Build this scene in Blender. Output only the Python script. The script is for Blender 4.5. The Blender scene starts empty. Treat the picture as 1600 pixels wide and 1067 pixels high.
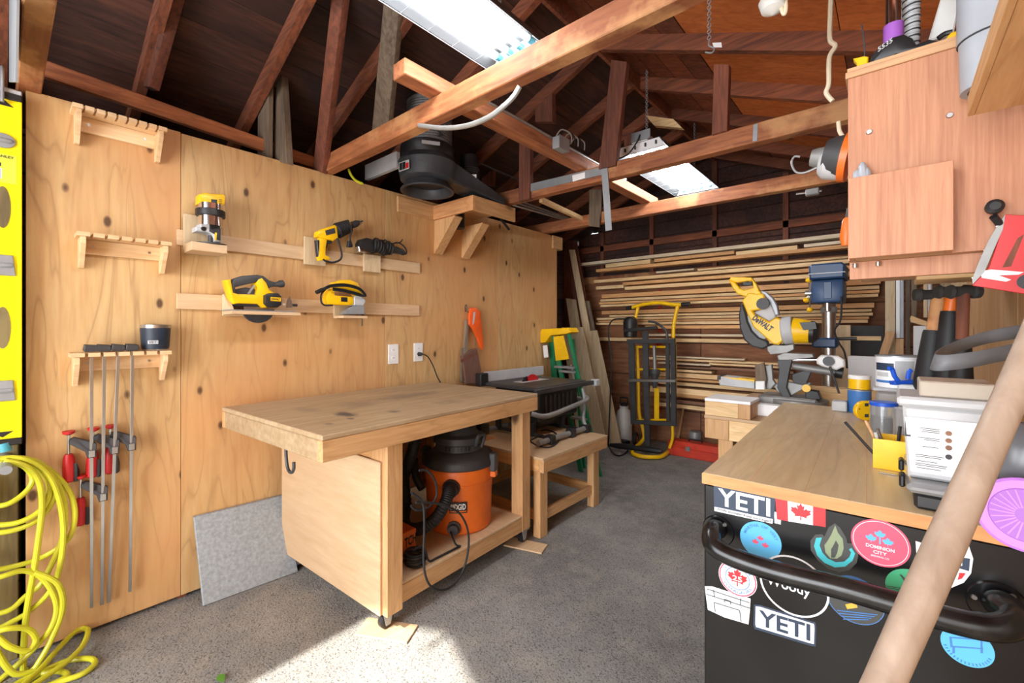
import bpy, bmesh, math, random
from mathutils import Vector, Matrix
V = Vector
sc = bpy.context.scene
COL = sc.collection
random.seed(7)
# ------------------------------------------------------------------ camera
F = 690.0; TH = math.atan(596 / 690); HC = 1.4; HZ = 515.0
SN, CS = math.sin(TH), math.cos(TH)
cam = bpy.data.cameras.new('camera'); cam.sensor_width = 36; cam.lens = 36 * F / 1600
cam.shift_y = -(533.5 - HZ) / 1600; cam.clip_start = 0.02
camo = bpy.data.objects.new('camera', cam); COL.objects.link(camo)
camo.location = (0, 0, HC); camo.rotation_euler = (math.pi / 2, 0, TH)
sc.camera = camo
# ------------------------------------------------------------------ view, sky, sun, door daylight
sc.view_settings.view_transform = 'Standard'; sc.view_settings.look = 'None'
sc.view_settings.exposure = 0.22; sc.view_settings.gamma = 1.0
sc.view_settings.use_curve_mapping = False
wd = bpy.data.worlds.new('sky'); sc.world = wd; wd.use_nodes = True
bgn = wd.node_tree.nodes['Background']
bgn.inputs[0].default_value = (0.86, 0.93, 1.0, 1); bgn.inputs[1].default_value = 2.2
sun = bpy.data.lights.new('sun', 'SUN'); sun.energy = 11; sun.angle = 0.012; sun.color = (1, 0.95, 0.86)
suno = bpy.data.objects.new('sun', sun); COL.objects.link(suno)
SUN_EL = math.radians(45)
suno.rotation_euler = (math.pi / 2 - SUN_EL, 0, 0)      # shines towards +Y and down
def area(name, loc, rot, sx, sy, energy, col):
    l = bpy.data.lights.new(name, 'AREA'); l.shape = 'RECTANGLE'; l.size = sx; l.size_y = sy
    l.energy = energy; l.color = col
    o = bpy.data.objects.new(name, l); COL.objects.link(o); o.location = loc; o.rotation_euler = rot
    return o
# daylight through the open front of the garage
DOORLIGHT = area('door_daylight', (-.82, -2.6, 1.45), (math.radians(90), 0, 0), 2.3, 2.5, 190, (0.95, 0.97, 1.0))

# ------------------------------------------------------------------ projection helper: pixel -> point on a real plane
def ray(px, py):
    u = (px - 800) / F; v = (HZ - py) / F
    return V((-SN + CS * u, CS + SN * u, v))
def W(px, py, X=None, Y=None, Z=None, P=None):
    d = ray(px, py); o = V((0, 0, HC))
    if P is not None: t = (P[0] - o).dot(P[1]) / d.dot(P[1])
    elif X is not None: t = X / d.x
    elif Y is not None: t = Y / d.y
    else: t = (Z - HC) / d.z
    return o + d * t
# ------------------------------------------------------------------ mesh builder
class MB:
    def __init__(s): s.b = bmesh.new()
    def _bev(s, geom, w, seg=1):
        if w > 0:
            es = [e for e in geom if isinstance(e, bmesh.types.BMEdge)]
            bmesh.ops.bevel(s.b, geom=es, offset=w, segments=seg, affect='EDGES', profile=0.5, clamp_overlap=True)
    def box(s, lo, hi, bev=0.0, M=None, seg=1):
        lo, hi = V(lo), V(hi)
        c = (lo + hi) / 2; d = hi - lo
        m = Matrix.Translation(c) @ Matrix.Diagonal((abs(d.x), abs(d.y), abs(d.z), 1))
        r = bmesh.ops.create_cube(s.b, size=1, matrix=m if M is None else M @ m)
        if bev: s._bev(list({e for v in r['verts'] for e in v.link_edges}), bev, seg)
        return s
    def beam(s, a, b, w, h, up=(0, 0, 1), bev=0.0):
        a, b = V(a), V(b); d = b - a; L = d.length; d.normalize()
        side = d.cross(V(up))
        if side.length < 1e-4: side = d.cross(V((1, 0, 0)))
        side.normalize(); u = side.cross(d)
        M = Matrix((side, d, u)).transposed().to_4x4(); M.translation = (a + b) / 2
        return s.box((-w / 2, -L / 2, -h / 2), (w / 2, L / 2, h / 2), bev, M)
    def cyl(s, a, b, r0, r1=None, n=16, bev=0):
        a, b = V(a), V(b); r1 = r0 if r1 is None else r1
        return s.lathe(a, b - a, [(0, r0), (1, r1)], n)
    def lathe(s, o, axis, prof, n=20, cap=True):
        """prof: (t along axis 0..1 or beyond, radius)"""
        o = V(o); axis = V(axis); z = axis.normalized()
        x = z.orthogonal().normalized(); y = z.cross(x)
        rings = []
        for t, r in prof:
            c = o + axis * t
            rings.append([s.b.verts.new(c + (x * math.cos(k * 2 * math.pi / n) + y * math.sin(k * 2 * math.pi / n)) * max(r, 1e-5)) for k in range(n)])
        for A, B in zip(rings, rings[1:]):
            for k in range(n): s.b.faces.new((A[k], A[(k + 1) % n], B[(k + 1) % n], B[k]))
        if cap:
            s.b.faces.new(rings[0][::-1]); s.b.faces.new(rings[-1])
        return s
    def tube(s, pts, r, n=8, closed=False, cap=True):
        pts = [V(p) for p in pts]; N = len(pts)
        rr = r if isinstance(r, (list, tuple)) else [r] * N
        rings = []; prev = None
        for i, p in enumerate(pts):
            if closed: t = pts[(i + 1) % N] - pts[i - 1]
            else: t = pts[min(i + 1, N - 1)] - pts[max(i - 1, 0)]
            if t.length < 1e-9: t = V((0, 0, 1))
            t.normalize()
            if prev is None: x = t.orthogonal().normalized()
            else:
                x = prev - t * prev.dot(t)
                x = x.normalized() if x.length > 1e-6 else t.orthogonal().normalized()
            prev = x; y = t.cross(x)
            rings.append([s.b.verts.new(p + (x * math.cos(k * 2 * math.pi / n) + y * math.sin(k * 2 * math.pi / n)) * rr[i]) for k in range(n)])
        for i in range(N if closed else N - 1):
            A, B = rings[i], rings[(i + 1) % N]
            for k in range(n): s.b.faces.new((A[k], A[(k + 1) % n], B[(k + 1) % n], B[k]))
        if not closed and cap:
            s.b.faces.new(rings[0][::-1]); s.b.faces.new(rings[-1])
        return s
    def prism(s, pts, vec, bev=0.0, seg=1):
        pts = [V(p) for p in pts]; vec = V(vec)
        a = [s.b.verts.new(p) for p in pts]; b = [s.b.verts.new(p + vec) for p in pts]
        n = len(pts); fs = [s.b.faces.new(a), s.b.faces.new(b[::-1])]
        for k in range(n): fs.append(s.b.faces.new((a[k], b[k], b[(k + 1) % n], a[(k + 1) % n])))
        bmesh.ops.recalc_face_normals(s.b, faces=fs)
        if bev: s._bev(list(set(fs[0].edges) | set(fs[1].edges)), bev, seg)
        return s
    def ball(s, c, r, sc3=(1, 1, 1), n=16, R=None):
        m = Matrix.Translation(V(c)) @ (R.to_4x4() if R else Matrix.Identity(4)) @ Matrix.Diagonal((r * sc3[0], r * sc3[1], r * sc3[2], 1))
        bmesh.ops.create_uvsphere(s.b, u_segments=n, v_segments=max(6, n // 2), radius=1, matrix=m); return s
    def torus(s, c, axis, R, r, n=24, m=8, a0=0, a1=None):
        c = V(c); z = V(axis).normalized(); x = z.orthogonal().normalized(); y = z.cross(x)
        closed = a1 is None; a1 = a1 if a1 is not None else 2 * math.pi
        k = n if closed else n + 1
        return s.tube([c + (x * math.cos(a0 + (a1 - a0) * i / n) + y * math.sin(a0 + (a1 - a0) * i / n)) * R for i in range(k)], r, m, closed)
    def quad(s, pts):
        s.b.faces.new([s.b.verts.new(V(p)) for p in pts]); return s
    def mesh(s, name, M=None, ang=0.6):
        bmesh.ops.recalc_face_normals(s.b, faces=s.b.faces[:])
        for f in s.b.faces: f.smooth = True
        for e in s.b.edges:
            if len(e.link_faces) == 2:
                if e.calc_face_angle(0) > ang: e.smooth = False
        me = bpy.data.meshes.new(name)
        if M is not None: s.b.transform(M)
        s.b.to_mesh(me); s.b.free(); return me
INV = {}
def tag(o, label=None, cat=None, group=None, kind=None):
    if label: o['label'] = label
    if cat: o['category'] = cat
    if group: o['group'] = group
    if kind: o['kind'] = kind
    return o
def T(name, label, cat, loc=(0, 0, 0), rz=0.0, group=None, kind=None):
    """a thing: an Empty at its base; parts are given in world space"""
    o = bpy.data.objects.new(name, None); o.empty_display_size = 0.05; COL.objects.link(o)
    o.location = loc; o.rotation_euler = (0, 0, rz)
    INV[o.name] = (Matrix.Translation(V(loc)) @ Matrix.Rotation(rz, 4, 'Z')).inverted()
    return tag(o, label, cat, group, kind)
def O(name, mb, mat, parent=None, label=None, cat=None, group=None, kind=None, local=False, ang=0.6):
    """one mesh object; a part when parent is given (mesh given in world space unless local)"""
    if parent is not None:
        M = None if local else INV[parent.name]
        me = mb.mesh(name, M, ang) if isinstance(mb, MB) else mb
        o = bpy.data.objects.new(name, me); COL.objects.link(o); o.parent = parent
        INV[o.name] = INV[parent.name]
    else:
        me = mb.mesh(name, None, ang) if isinstance(mb, MB) else mb
        xs = [v.co for v in me.vertices]
        c = V(((min(p.x for p in xs) + max(p.x for p in xs)) / 2, (min(p.y for p in xs) + max(p.y for p in xs)) / 2, min(p.z for p in xs)))
        me.transform(Matrix.Translation(-c))
        o = bpy.data.objects.new(name, me); COL.objects.link(o); o.location = c
        INV[o.name] = Matrix.Translation(-c)
    if mat is not None and not me.materials: me.materials.append(mat)
    return tag(o, label, cat, group, kind)
def copy_tree(o, parent=None):
    c = o.copy(); COL.objects.link(c)
    if parent is not None: c.parent = parent
    INV[c.name] = INV[o.name]
    for ch in [x for x in o.children]: copy_tree(ch, c)
    return c
def spline(pts, k=6, closed=False):
    pts = [V(p) for p in pts]; n = len(pts); out = []
    g = (lambda i: pts[i % n]) if closed else (lambda i: pts[max(0, min(n - 1, i))])
    for i in range(n if closed else n - 1):
        p0, p1, p2, p3 = g(i - 1), g(i), g(i + 1), g(i + 2)
        for j in range(k):
            t = j / k
            out.append(0.5 * ((2 * p1) + (p2 - p0) * t + (2 * p0 - 5 * p1 + 4 * p2 - p3) * t * t + (3 * p1 - p0 - 3 * p2 + p3) * t ** 3))
    if not closed: out.append(pts[-1])
    return out
def px(plane, *pts):
    """traced outline -> points on one plane, plane given as dict"""
    return [W(x, y, **plane) for x, y in pts]
# ------------------------------------------------------------------ lettering (all glyph meshes made in one go)
_TX = {}
def texts(strings):
    obs = {}
    for st, bold in strings:
        cu = bpy.data.curves.new('t', 'FONT'); cu.body = st; cu.size = 1; cu.align_x = 'CENTER'; cu.align_y = 'CENTER'
        cu.offset = bold; cu.resolution_u = 3
        o = bpy.data.objects.new('t', cu); COL.objects.link(o); obs[st] = o
    dg = bpy.context.evaluated_depsgraph_get()
    for st, o in obs.items():
        me = bpy.data.meshes.new_from_object(o.evaluated_get(dg))
        vs = [v.co.copy() for v in me.vertices]; fs = [tuple(p.vertices) for p in me.polygons]
        x0, x1 = min(v.x for v in vs), max(v.x for v in vs); y0, y1 = min(v.y for v in vs), max(v.y for v in vs)
        _TX[st] = ([((v.x - (x0 + x1) / 2) / (x1 - x0), (v.y - (y0 + y1) / 2) / (y1 - y0)) for v in vs], fs)
        bpy.data.objects.remove(o)
def TXT(name, st, c, u, v, mat, parent, off=None, label=None):
    """lettering centred at c; u = vector of the full width, v = vector of the full height"""
    c, u, v = V(c), V(u), V(v); n = u.cross(v).normalized() * (off if off else 0.0004)
    vs, fs = _TX[st]
    mb = MB(); bv = [mb.b.verts.new(c + u * a + v * b + n) for a, b in vs]
    for f in fs:
        try: mb.b.faces.new([bv[i] for i in f])
        except ValueError: pass
    me = bpy.data.meshes.new(name); mb.b.transform(INV[parent.name]); mb.b.to_mesh(me); mb.b.free()
    me.materials.append(mat)
    o = bpy.data.objects.new(name, me); COL.objects.link(o); o.parent = parent
    INV[o.name] = INV[parent.name]
    if label: o['label'] = label
    return o
def WORD(name, word, c, u, v, mat, parent, off=None, gap=0.12, widths=None, label=None, arc=None):
    return TXT(name, word, c, u, v, mat, parent, off, label)
texts([('YETI', .02), ('Wildly stronger! Keep ice longer!', .01), ('Martha', 0), ('MARTHA  OF  VERT', .01), ('DOMINION', .015), ('CITY', .015), ('BREWING CO', .005),
       ('25', .02), ('CANADIAN', .01), ('VOYAGEURS', .01), ('Woody', .015), ('DeWALT', .05), ('DEWALT', .03), ('RIDGID', .03), ('STANLEY', .02), ('TCH', .03), ('5535', .02),
       ('LAGUNA', .02),
       ('Martha.', 0)])
# ------------------------------------------------------------------ materials
def lin(c):
    return tuple(((x / 255) / 12.92 if x / 255 <= 0.04045 else ((x / 255 + 0.055) / 1.055) ** 2.4) for x in c) + (1,)
class N:
    def __init__(s, name):
        s.m = bpy.data.materials.new(name); s.m.use_nodes = True; s.t = s.m.node_tree
        s.p = s.t.nodes['Principled BSDF']
    def n(s, ty, **kw):
        x = s.t.nodes.new(ty)
        for k, v in kw.items():
            if isinstance(k, str) and hasattr(x, k): setattr(x, k, v)
        return x
    def l(s, a, b): s.t.links.new(a, b)
    def coords(s, sx, sy, sz):
        tc = s.n('ShaderNodeTexCoord'); mp = s.n('ShaderNodeMapping'); mp.inputs['Scale'].default_value = (sx, sy, sz)
        oi = s.n('ShaderNodeObjectInfo')
        s.rnd = oi.outputs['Random']
        vm = s.n('ShaderNodeVectorMath'); vm.operation = 'SCALE'; vm.inputs[0].default_value = (7.3, 3.1, 5.7)
        s.l(oi.outputs['Random'], vm.inputs['Scale']); s.l(tc.outputs['Object'], mp.inputs['Vector']); s.l(vm.outputs[0], mp.inputs['Location'])
        return mp.outputs[0]
    def noise(s, co, scale, detail=3, rough=0.55, dist=0.0):
        x = s.n('ShaderNodeTexNoise'); x.inputs['Scale'].default_value = scale; x.inputs['Detail'].default_value = detail
        x.inputs['Roughness'].default_value = rough; x.inputs['Distortion'].default_value = dist; s.l(co, x.inputs['Vector']); return x.outputs['Fac']
    def ramp(s, f, stops):
        x = s.n('ShaderNodeValToRGB'); e = x.color_ramp.elements
        while len(e) < len(stops): e.new(0.5)
        for k, (p, c) in enumerate(stops): e[k].position = p; e[k].color = c if len(c) == 4 else (*c, 1)
        s.l(f, x.inputs[0]); return x.outputs[0]
    def mix(s, f, a, b, mode='MIX'):
        x = s.n('ShaderNodeMix'); x.data_type = 'RGBA'; x.blend_type = mode
        for src, sock in ((f, x.inputs[0]), (a, x.inputs[6]), (b, x.inputs[7])):
            if hasattr(src, 'is_linked') or hasattr(src, 'links'): s.l(src, sock)
            else: sock.default_value = src
        return x.outputs[2]
    def math(s, op, a, b=0.0):
        x = s.n('ShaderNodeMath'); x.operation = op
        for src, sock in ((a, x.inputs[0]), (b, x.inputs[1])):
            if hasattr(src, 'links'): s.l(src, sock)
            else: sock.default_value = src
        return x.outputs[0]
    def bump(s, h, strength, dist=0.002):
        x = s.n('ShaderNodeBump'); x.inputs['Strength'].default_value = strength; x.inputs['Distance'].default_value = dist
        s.l(h, x.inputs['Height']); s.l(x.outputs[0], s.p.inputs['Normal'])
def flat(name, rgb, rough=0.5, metal=0.0, dirt=0.10, sc_=9.0, alpha=None, trans=0.0, emit=0.0, coat=0.0):
    a = N(name); co = a.coords(1, 1, 1); f = a.noise(co, sc_, 4)
    c = lin(rgb); d = tuple(x * (1 - dirt * 2.2) for x in c[:3]) + (1,)
    e = tuple(min(1, x * (1 + dirt * 0.9)) for x in c[:3]) + (1,)
    col = a.ramp(f, [(0.3, d), (0.7, e)]); a.l(col, a.p.inputs['Base Color'])
    a.p.inputs['Roughness'].default_value = rough; a.p.inputs['Metallic'].default_value = metal
    a.p.inputs['Coat Weight'].default_value = coat
    if trans: a.p.inputs['Transmission Weight'].default_value = trans
    if emit:
        a.p.inputs['Emission Color'].default_value = c; a.p.inputs['Emission Strength'].default_value = emit
    return a.m
def wood(name, c1, c2, axis='Z', rough=0.65, fine=40.0, stretch=14.0, knots=0.0, kn=(70, 40, 22), rings=0.5, vary=0.18, patch=None, bump=0.15, ringscale=2.2, stain=None):
    a = N(name)
    s3 = {'X': (1, stretch, stretch), 'Y': (stretch, 1, stretch), 'Z': (stretch, stretch, 1)}[axis]
    s4 = {'X': (.35, 2.2, 2.2), 'Y': (2.2, .35, 2.2), 'Z': (2.2, 2.2, .35)}[axis]
    co = a.coords(*s3); fine_ = a.noise(co, fine / 10, 5, .6, .3)
    co2 = a.coords(*s4); low = a.noise(co2, ringscale, 3, .5, .6)
    rg = a.math('PINGPONG', a.math('MULTIPLY', low, 9.0), 0.5)
    rg = a.ramp(rg, [(0.0, (1, 1, 1)), (0.12, (0.2, .2, .2)), (0.4, (0, 0, 0))])
    f = a.math('ADD', a.math('MULTIPLY', fine_, 0.65), a.math('MULTIPLY', low, 0.35))
    col = a.ramp(f, [(0.34, lin(c2)), (0.62, lin(c1))])
    dk = tuple(x * .62 for x in lin(c2)[:3]) + (1,)
    col = a.mix(a.math('MULTIPLY', rg, rings * .6), col, dk)
    if patch:
        co3 = a.coords(1, 1, 1); pf = a.ramp(a.noise(co3, 0.9, 3), [(0.42, (0, 0, 0)), (0.66, (1, 1, 1))])
        col = a.mix(a.math('MULTIPLY', pf, .8), col, lin(patch))
    if stain:
        co3 = a.coords(1, 1, 1); pf = a.ramp(a.noise(co3, stain[1], 5, .6), [(stain[2], (0, 0, 0)), (stain[2] + .12, (1, 1, 1))])
        col = a.mix(a.math('MULTIPLY', pf, stain[3]), col, lin(stain[0]))
    if knots:
        s5 = {'X': (.55, 1, 1), 'Y': (1, .55, 1), 'Z': (1, 1, .55)}[axis]
        vo = a.n('ShaderNodeTexVoronoi'); vo.inputs['Scale'].default_value = knots; a.l(a.coords(*s5), vo.inputs['Vector'])
        kf = a.ramp(vo.outputs['Distance'], [(0.07, (.9, .9, .9)), (0.10, (.55, .55, .55)), (0.13, (.08, .08, .08)), (0.26, (0, 0, 0))])
        col = a.mix(kf, col, lin(kn))
    hs = a.n('ShaderNodeHueSaturation'); a.l(col, hs.inputs['Color'])
    a.l(a.math('ADD', a.math('MULTIPLY', a.rnd, vary * 2), 1 - vary), hs.inputs['Value'])
    a.l(hs.outputs[0], a.p.inputs['Base Color']); a.p.inputs['Roughness'].default_value = rough
    if bump: a.bump(fine_, bump, .002)
    return a.m
def asphalt():
    a = N('worn_asphalt'); co = a.coords(1, 1, 1); big = a.noise(co, 1.1, 5, .6); mid = a.noise(co, 9, 4)
    vo = a.n('ShaderNodeTexVoronoi'); vo.inputs['Scale'].default_value = 95; a.l(co, vo.inputs['Vector'])
    sp = a.noise(co, 160, 2)
    col = a.ramp(big, [(0.32, lin((112, 111, 109))), (0.55, lin((142, 141, 138))), (0.72, lin((172, 169, 162)))])
    col = a.mix(a.ramp(mid, [(0.45, (0, 0, 0)), (0.75, (.5, .5, .5))]), col, lin((172, 165, 152)))
    col = a.mix(a.ramp(sp, [(0.54, (0, 0, 0)), (0.66, (.8, .8, .8))]), col, lin((52, 52, 52)))
    col = a.mix(a.ramp(vo.outputs['Distance'], [(0.12, (.5, .5, .5)), (0.3, (0, 0, 0))]), col, lin((182, 176, 166)))
    a.l(col, a.p.inputs['Base Color']); a.p.inputs['Roughness'].default_value = .85
    a.bump(a.math('ADD', sp, a.math('MULTIPLY', vo.outputs['Distance'], .8)), .55, .004); return a.m
def add_spots(m, spots):
    """stains with a place of their own: (x, y, rx, ry, rgb, strength) in object space"""
    nt = m.node_tree; pr = nt.nodes['Principled BSDF']
    tc = nt.nodes.new('ShaderNodeTexCoord'); nz = nt.nodes.new('ShaderNodeTexNoise'); nz.inputs['Scale'].default_value = 22
    nt.links.new(tc.outputs['Object'], nz.inputs['Vector'])
    for x, y, rx, ry, rgb, st in spots:
        src = pr.inputs['Base Color'].links[0].from_socket
        mp = nt.nodes.new('ShaderNodeMapping'); mp.inputs['Location'].default_value = (-x / rx, -y / ry, 0); mp.inputs['Scale'].default_value = (1 / rx, 1 / ry, 0)
        nt.links.new(tc.outputs['Object'], mp.inputs['Vector'])
        ln = nt.nodes.new('ShaderNodeVectorMath'); ln.operation = 'LENGTH'; nt.links.new(mp.outputs[0], ln.inputs[0])
        ad = nt.nodes.new('ShaderNodeMath'); ad.operation = 'ADD'; nt.links.new(ln.outputs['Value'], ad.inputs[0]); nt.links.new(nz.outputs['Fac'], ad.inputs[1])
        rp_ = nt.nodes.new('ShaderNodeValToRGB'); rp_.color_ramp.elements[0].position = .55; rp_.color_ramp.elements[0].color = (st, st, st, 1); rp_.color_ramp.elements[1].position = 1.0; rp_.color_ramp.elements[1].color = (0, 0, 0, 1)
        sb = nt.nodes.new('ShaderNodeMath'); sb.operation = 'MULTIPLY'; sb.inputs[1].default_value = .66; nt.links.new(ad.outputs[0], sb.inputs[0]); nt.links.new(sb.outputs[0], rp_.inputs[0])
        mx = nt.nodes.new('ShaderNodeMix'); mx.data_type = 'RGBA'; mx.inputs[7].default_value = lin(rgb)
        nt.links.new(rp_.outputs[0], mx.inputs[0]); nt.links.new(src, mx.inputs[6]); nt.links.new(mx.outputs[2], pr.inputs['Base Color'])
M = {}
M['ply'] = wood('pine_plywood', (208, 174, 122), (192, 150, 98), 'Z', .6, 40, 10, knots=7.5, rings=.95, vary=.03, patch=(202, 146, 92), bump=.05)
M['ply_r'] = wood('plywood_right', (208, 170, 124), (186, 142, 96), 'Z', .6, 40, 10, knots=6, rings=.6, vary=.05, bump=.05)
M['asphalt'] = asphalt()
M['roofdark'] = wood('old_dark_sheathing', (92, 56, 42), (46, 28, 24), 'Y', .8, 40, 10, rings=.4, vary=.25, patch=(34, 24, 24), bump=.3)
M['rafter'] = wood('old_rafter', (150, 86, 56), (88, 50, 36), 'X', .8, 40, 12, rings=.4, vary=.22, bump=.3)
M['orangeply'] = wood('orange_plywood', (222, 132, 70), (186, 98, 48), 'X', .7, 40, 8, rings=.5, vary=.15, bump=.1, knots=3)
M['joist'] = wood('old_joist', (196, 126, 78), (132, 74, 46), 'X', .7, 40, 10, rings=.5, vary=.1, patch=(102, 60, 42), bump=.3, stain=((214, 164, 110), 2.6, .50, .6))
M['joistY'] = wood('old_joist_long', (188, 120, 78), (128, 74, 48), 'Y', .7, 40, 10, rings=.4, vary=.12, bump=.3)
M['strut'] = wood('red_brown_strut', (134, 78, 56), (84, 50, 40), 'Z', .8, 40, 12, rings=.4, vary=.15, bump=.25)
M['greywood'] = wood('weathered_grey_wood', (138, 120, 100), (92, 78, 66), 'Z', .85, 40, 14, rings=.3, vary=.1, bump=.3)
M['backwall'] = wood('brown_sheathing', (176, 122, 84), (128, 82, 56), 'X', .75, 40, 8, rings=.6, vary=.14, patch=(120, 78, 56), bump=.2)
M['treated'] = wood('treated_post', (136, 120, 78), (98, 84, 54), 'Z', .8, 40, 12, rings=.5, vary=.05, bump=.3)
M['pineX'] = wood('pine_x', (244, 212, 160), (220, 176, 120), 'X', .6, 40, 14, rings=.5, vary=.14, bump=.1)
M['pineXo'] = wood('pine_x_orange', (230, 178, 116), (200, 142, 88), 'X', .6, 40, 14, rings=.5, vary=.14, bump=.1)
M['pineXp'] = wood('pale_wood_x', (236, 218, 188), (210, 186, 150), 'X', .6, 40, 14, rings=.3, vary=.1, bump=.1)
M['walnutX'] = wood('brown_wood_x', (146, 104, 76), (110, 74, 54), 'X', .6, 40, 14, rings=.3, vary=.15, bump=.1)
M['pineY'] = wood('pine_y', (218, 174, 124), (194, 144, 92), 'Y', .6, 40, 14, knots=3, rings=.5, vary=.06, bump=.1)
M['pineZ'] = wood('pine_z', (220, 176, 126), (196, 146, 94), 'Z', .6, 40, 14, knots=3, rings=.5, vary=.06, bump=.1)
M['palewoodZ'] = wood('pale_board_z', (222, 200, 164), (194, 168, 130), 'Z', .65, 40, 12, rings=.4, vary=.08, bump=.1)
M['palewoodY'] = wood('pale_rail_y', (218, 188, 150), (200, 164, 124), 'Y', .6, 40, 14, rings=.25, vary=.04, bump=.05)
M['rack'] = wood('rack_plywood', (236, 204, 160), (216, 172, 122), 'Y', .6, 40, 10, rings=.3, vary=.06, bump=.05)
M['benchtop'] = wood('worn_bench_top', (184, 160, 126), (158, 130, 96), 'Y', .55, 40, 8, rings=.25, vary=.02, bump=.08, stain=((112, 94, 76), 2.4, .58, .6))
M['sidepanel'] = wood('bench_side_plywood', (210, 182, 146), (192, 158, 120), 'X', .6, 40, 8, rings=.2, vary=.02, patch=(200, 164, 126), bump=.05)
M['butcher'] = wood('butcher_block', (218, 196, 156), (198, 170, 128), 'Y', .35, 40, 9, rings=.4, vary=.02, bump=.03)
M['redply'] = wood('reddish_veneer', (196, 142, 108), (168, 112, 82), 'Z', .6, 40, 26, rings=.25, vary=.05, bump=.08)
M['redplyX'] = wood('reddish_edge', (208, 166, 124), (186, 138, 98), 'X', .6, 40, 22, rings=.15, vary=.05, bump=.08)
M['handle'] = wood('old_tool_handle', (172, 152, 134), (146, 124, 106), 'Z', .55, 30, 10, rings=.25, vary=.02, bump=.06, stain=((120, 84, 62), 5, .64, .5))
M['brownbrush'] = wood('brown_bristle', (128, 92, 76), (92, 62, 52), 'Z', .9, 60, 20, rings=.1, bump=.5)
M['yellow'] = flat('tool_yellow', (250, 196, 10), .38, 0, .07)
M['levelyellow'] = flat('level_yellow', (246, 226, 8), .35, 0, .03)
M['hose'] = flat('hose_yellow', (208, 206, 48), .35, 0, .08)
M['black'] = flat('black_plastic', (34, 34, 36), .45, 0, .15)
M['dgrey'] = flat('dark_grey_plastic', (62, 62, 64), .5, 0, .15)
M['rubber'] = flat('black_rubber', (30, 30, 32), .6, 0, .15)
M['navy'] = flat('navy_coating', (34, 46, 62), .5, 0, .06)
M['steel'] = flat('brushed_steel', (196, 196, 196), .32, 1, .06)
M['chrome'] = flat('chrome', (226, 226, 228), .12, 1, .03)
M['alu'] = flat('cast_aluminium', (150, 150, 148), .5, .35, .12)
M['galv'] = flat('galvanised', (160, 164, 168), .45, .4, .08)
M['white'] = flat('white_plastic', (236, 236, 234), .45, 0, .02)
M['whitepaint'] = flat('white_enamel', (238, 240, 242), .4, 0, .02)
M['red'] = flat('red_plastic', (198, 30, 34), .4, 0, .08)
M['redpaint'] = flat('red_toolbox_paint', (204, 58, 36), .4, 0, .12)
M['orange'] = flat('vac_orange', (232, 112, 34), .42, 0, .06)
M['gloveorange'] = flat('glove_orange', (246, 96, 24), .6, 0, .06)
M['green'] = flat('ladder_green', (22, 124, 82), .4, 0, .08)
M['blue'] = flat('drill_press_blue', (36, 70, 112), .4, 0, .12)
M['brightblue'] = flat('bright_blue_plastic', (34, 92, 210), .4, 0, .05)
M['tealcap'] = flat('tube_end_teal', (80, 170, 190), .4, 0, .03)
M['purple'] = flat('filter_purple', (196, 128, 226), .5, 0, .05)
M['purple2'] = flat('filter_dark_purple', (158, 92, 188), .5, 0, .05)
M['granite'] = flat('grey_slab', (158, 164, 168), .7, 0, .12, 60)
M['greybox'] = flat('taupe_block', (178, 166, 150), .6, 0, .05)
M['ltgrey'] = flat('light_grey_plastic', (188, 190, 192), .5, 0, .06)
M['pvc'] = flat('grey_pvc', (164, 170, 178), .45, 0, .04)
M['jug'] = flat('translucent_jug', (240, 242, 238), .4, 0, .03, trans=.1)
M['clear'] = flat('clear_plastic', (222, 226, 228), .18, 0, .04, trans=.72)
M['clearfrost'] = flat('frosted_plastic', (226, 228, 230), .35, 0, .04, trans=.35)
M['smoke'] = flat('smoked_bag', (120, 124, 130), .3, 0, .15, trans=.45)
M['chest'] = flat('black_steel', (17, 17, 19), .24, .2, .18)
M['chesthandle'] = flat('dusty_black_handle', (40, 39, 38), .24, .3, .4, 14)
M['castblack'] = flat('fan_housing_grey', (58, 60, 64), .5, 0, .18)
M['filter'] = flat('filter_mesh_grey', (128, 130, 132), .6, .2, .12, 60)
M['conduit'] = flat('conduit_grey', (186, 188, 186), .4, .6, .08)
M['cord'] = flat('cream_cord', (232, 216, 186), .6, 0, .06)
M['blackmat'] = flat('black_mat', (58, 58, 58), .8, 0, .12)
M['belt'] = flat('belt_cloth', (104, 106, 110), .6, 0, .15)
M['leaf'] = flat('green_leaf', (84, 140, 48), .5)
M['st_navy'] = flat('sticker_navy', (40, 56, 78), .5, 0, .03)
M['st_blue'] = flat('sticker_blue', (88, 178, 228), .5, 0, .03)
M['st_pink'] = flat('sticker_pink', (226, 82, 110), .5, 0, .03)
M['st_red'] = flat('sticker_red', (214, 36, 44), .5, 0, .03)
M['st_white'] = flat('sticker_white', (236, 238, 242), .5, 0, .02)
M['st_teal'] = flat('sticker_teal', (60, 180, 190), .5, 0, .03)
M['st_green'] = flat('sticker_green', (60, 164, 116), .5, 0, .03)
M['st_sage'] = flat('sticker_sage', (132, 146, 112), .5, 0, .03)
M['st_grey'] = flat('sticker_charcoal', (60, 62, 60), .5, 0, .03)
M['st_mblue'] = flat('sticker_mid_blue', (66, 122, 190), .5, 0, .03)
M['st_gold'] = flat('sticker_gold', (226, 176, 60), .5, 0, .03)
M['paper'] = flat('label_paper', (238, 238, 238), .6, 0, .02)
M['ink'] = flat('printing_ink', (52, 52, 54), .6, 0, .02)
M['lampwhite'] = flat('reflector_white', (240, 242, 244), .4, 0, .01)
M['tubelight'] = flat('fluorescent_tube', (250, 252, 255), .4, 0, .0, emit=36.0)
M['reflector'] = flat('darkened_reflector', (66, 68, 70), .5, 0, .02)  # white metal darkened in colour, holds back the glare beside the tubes
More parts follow.
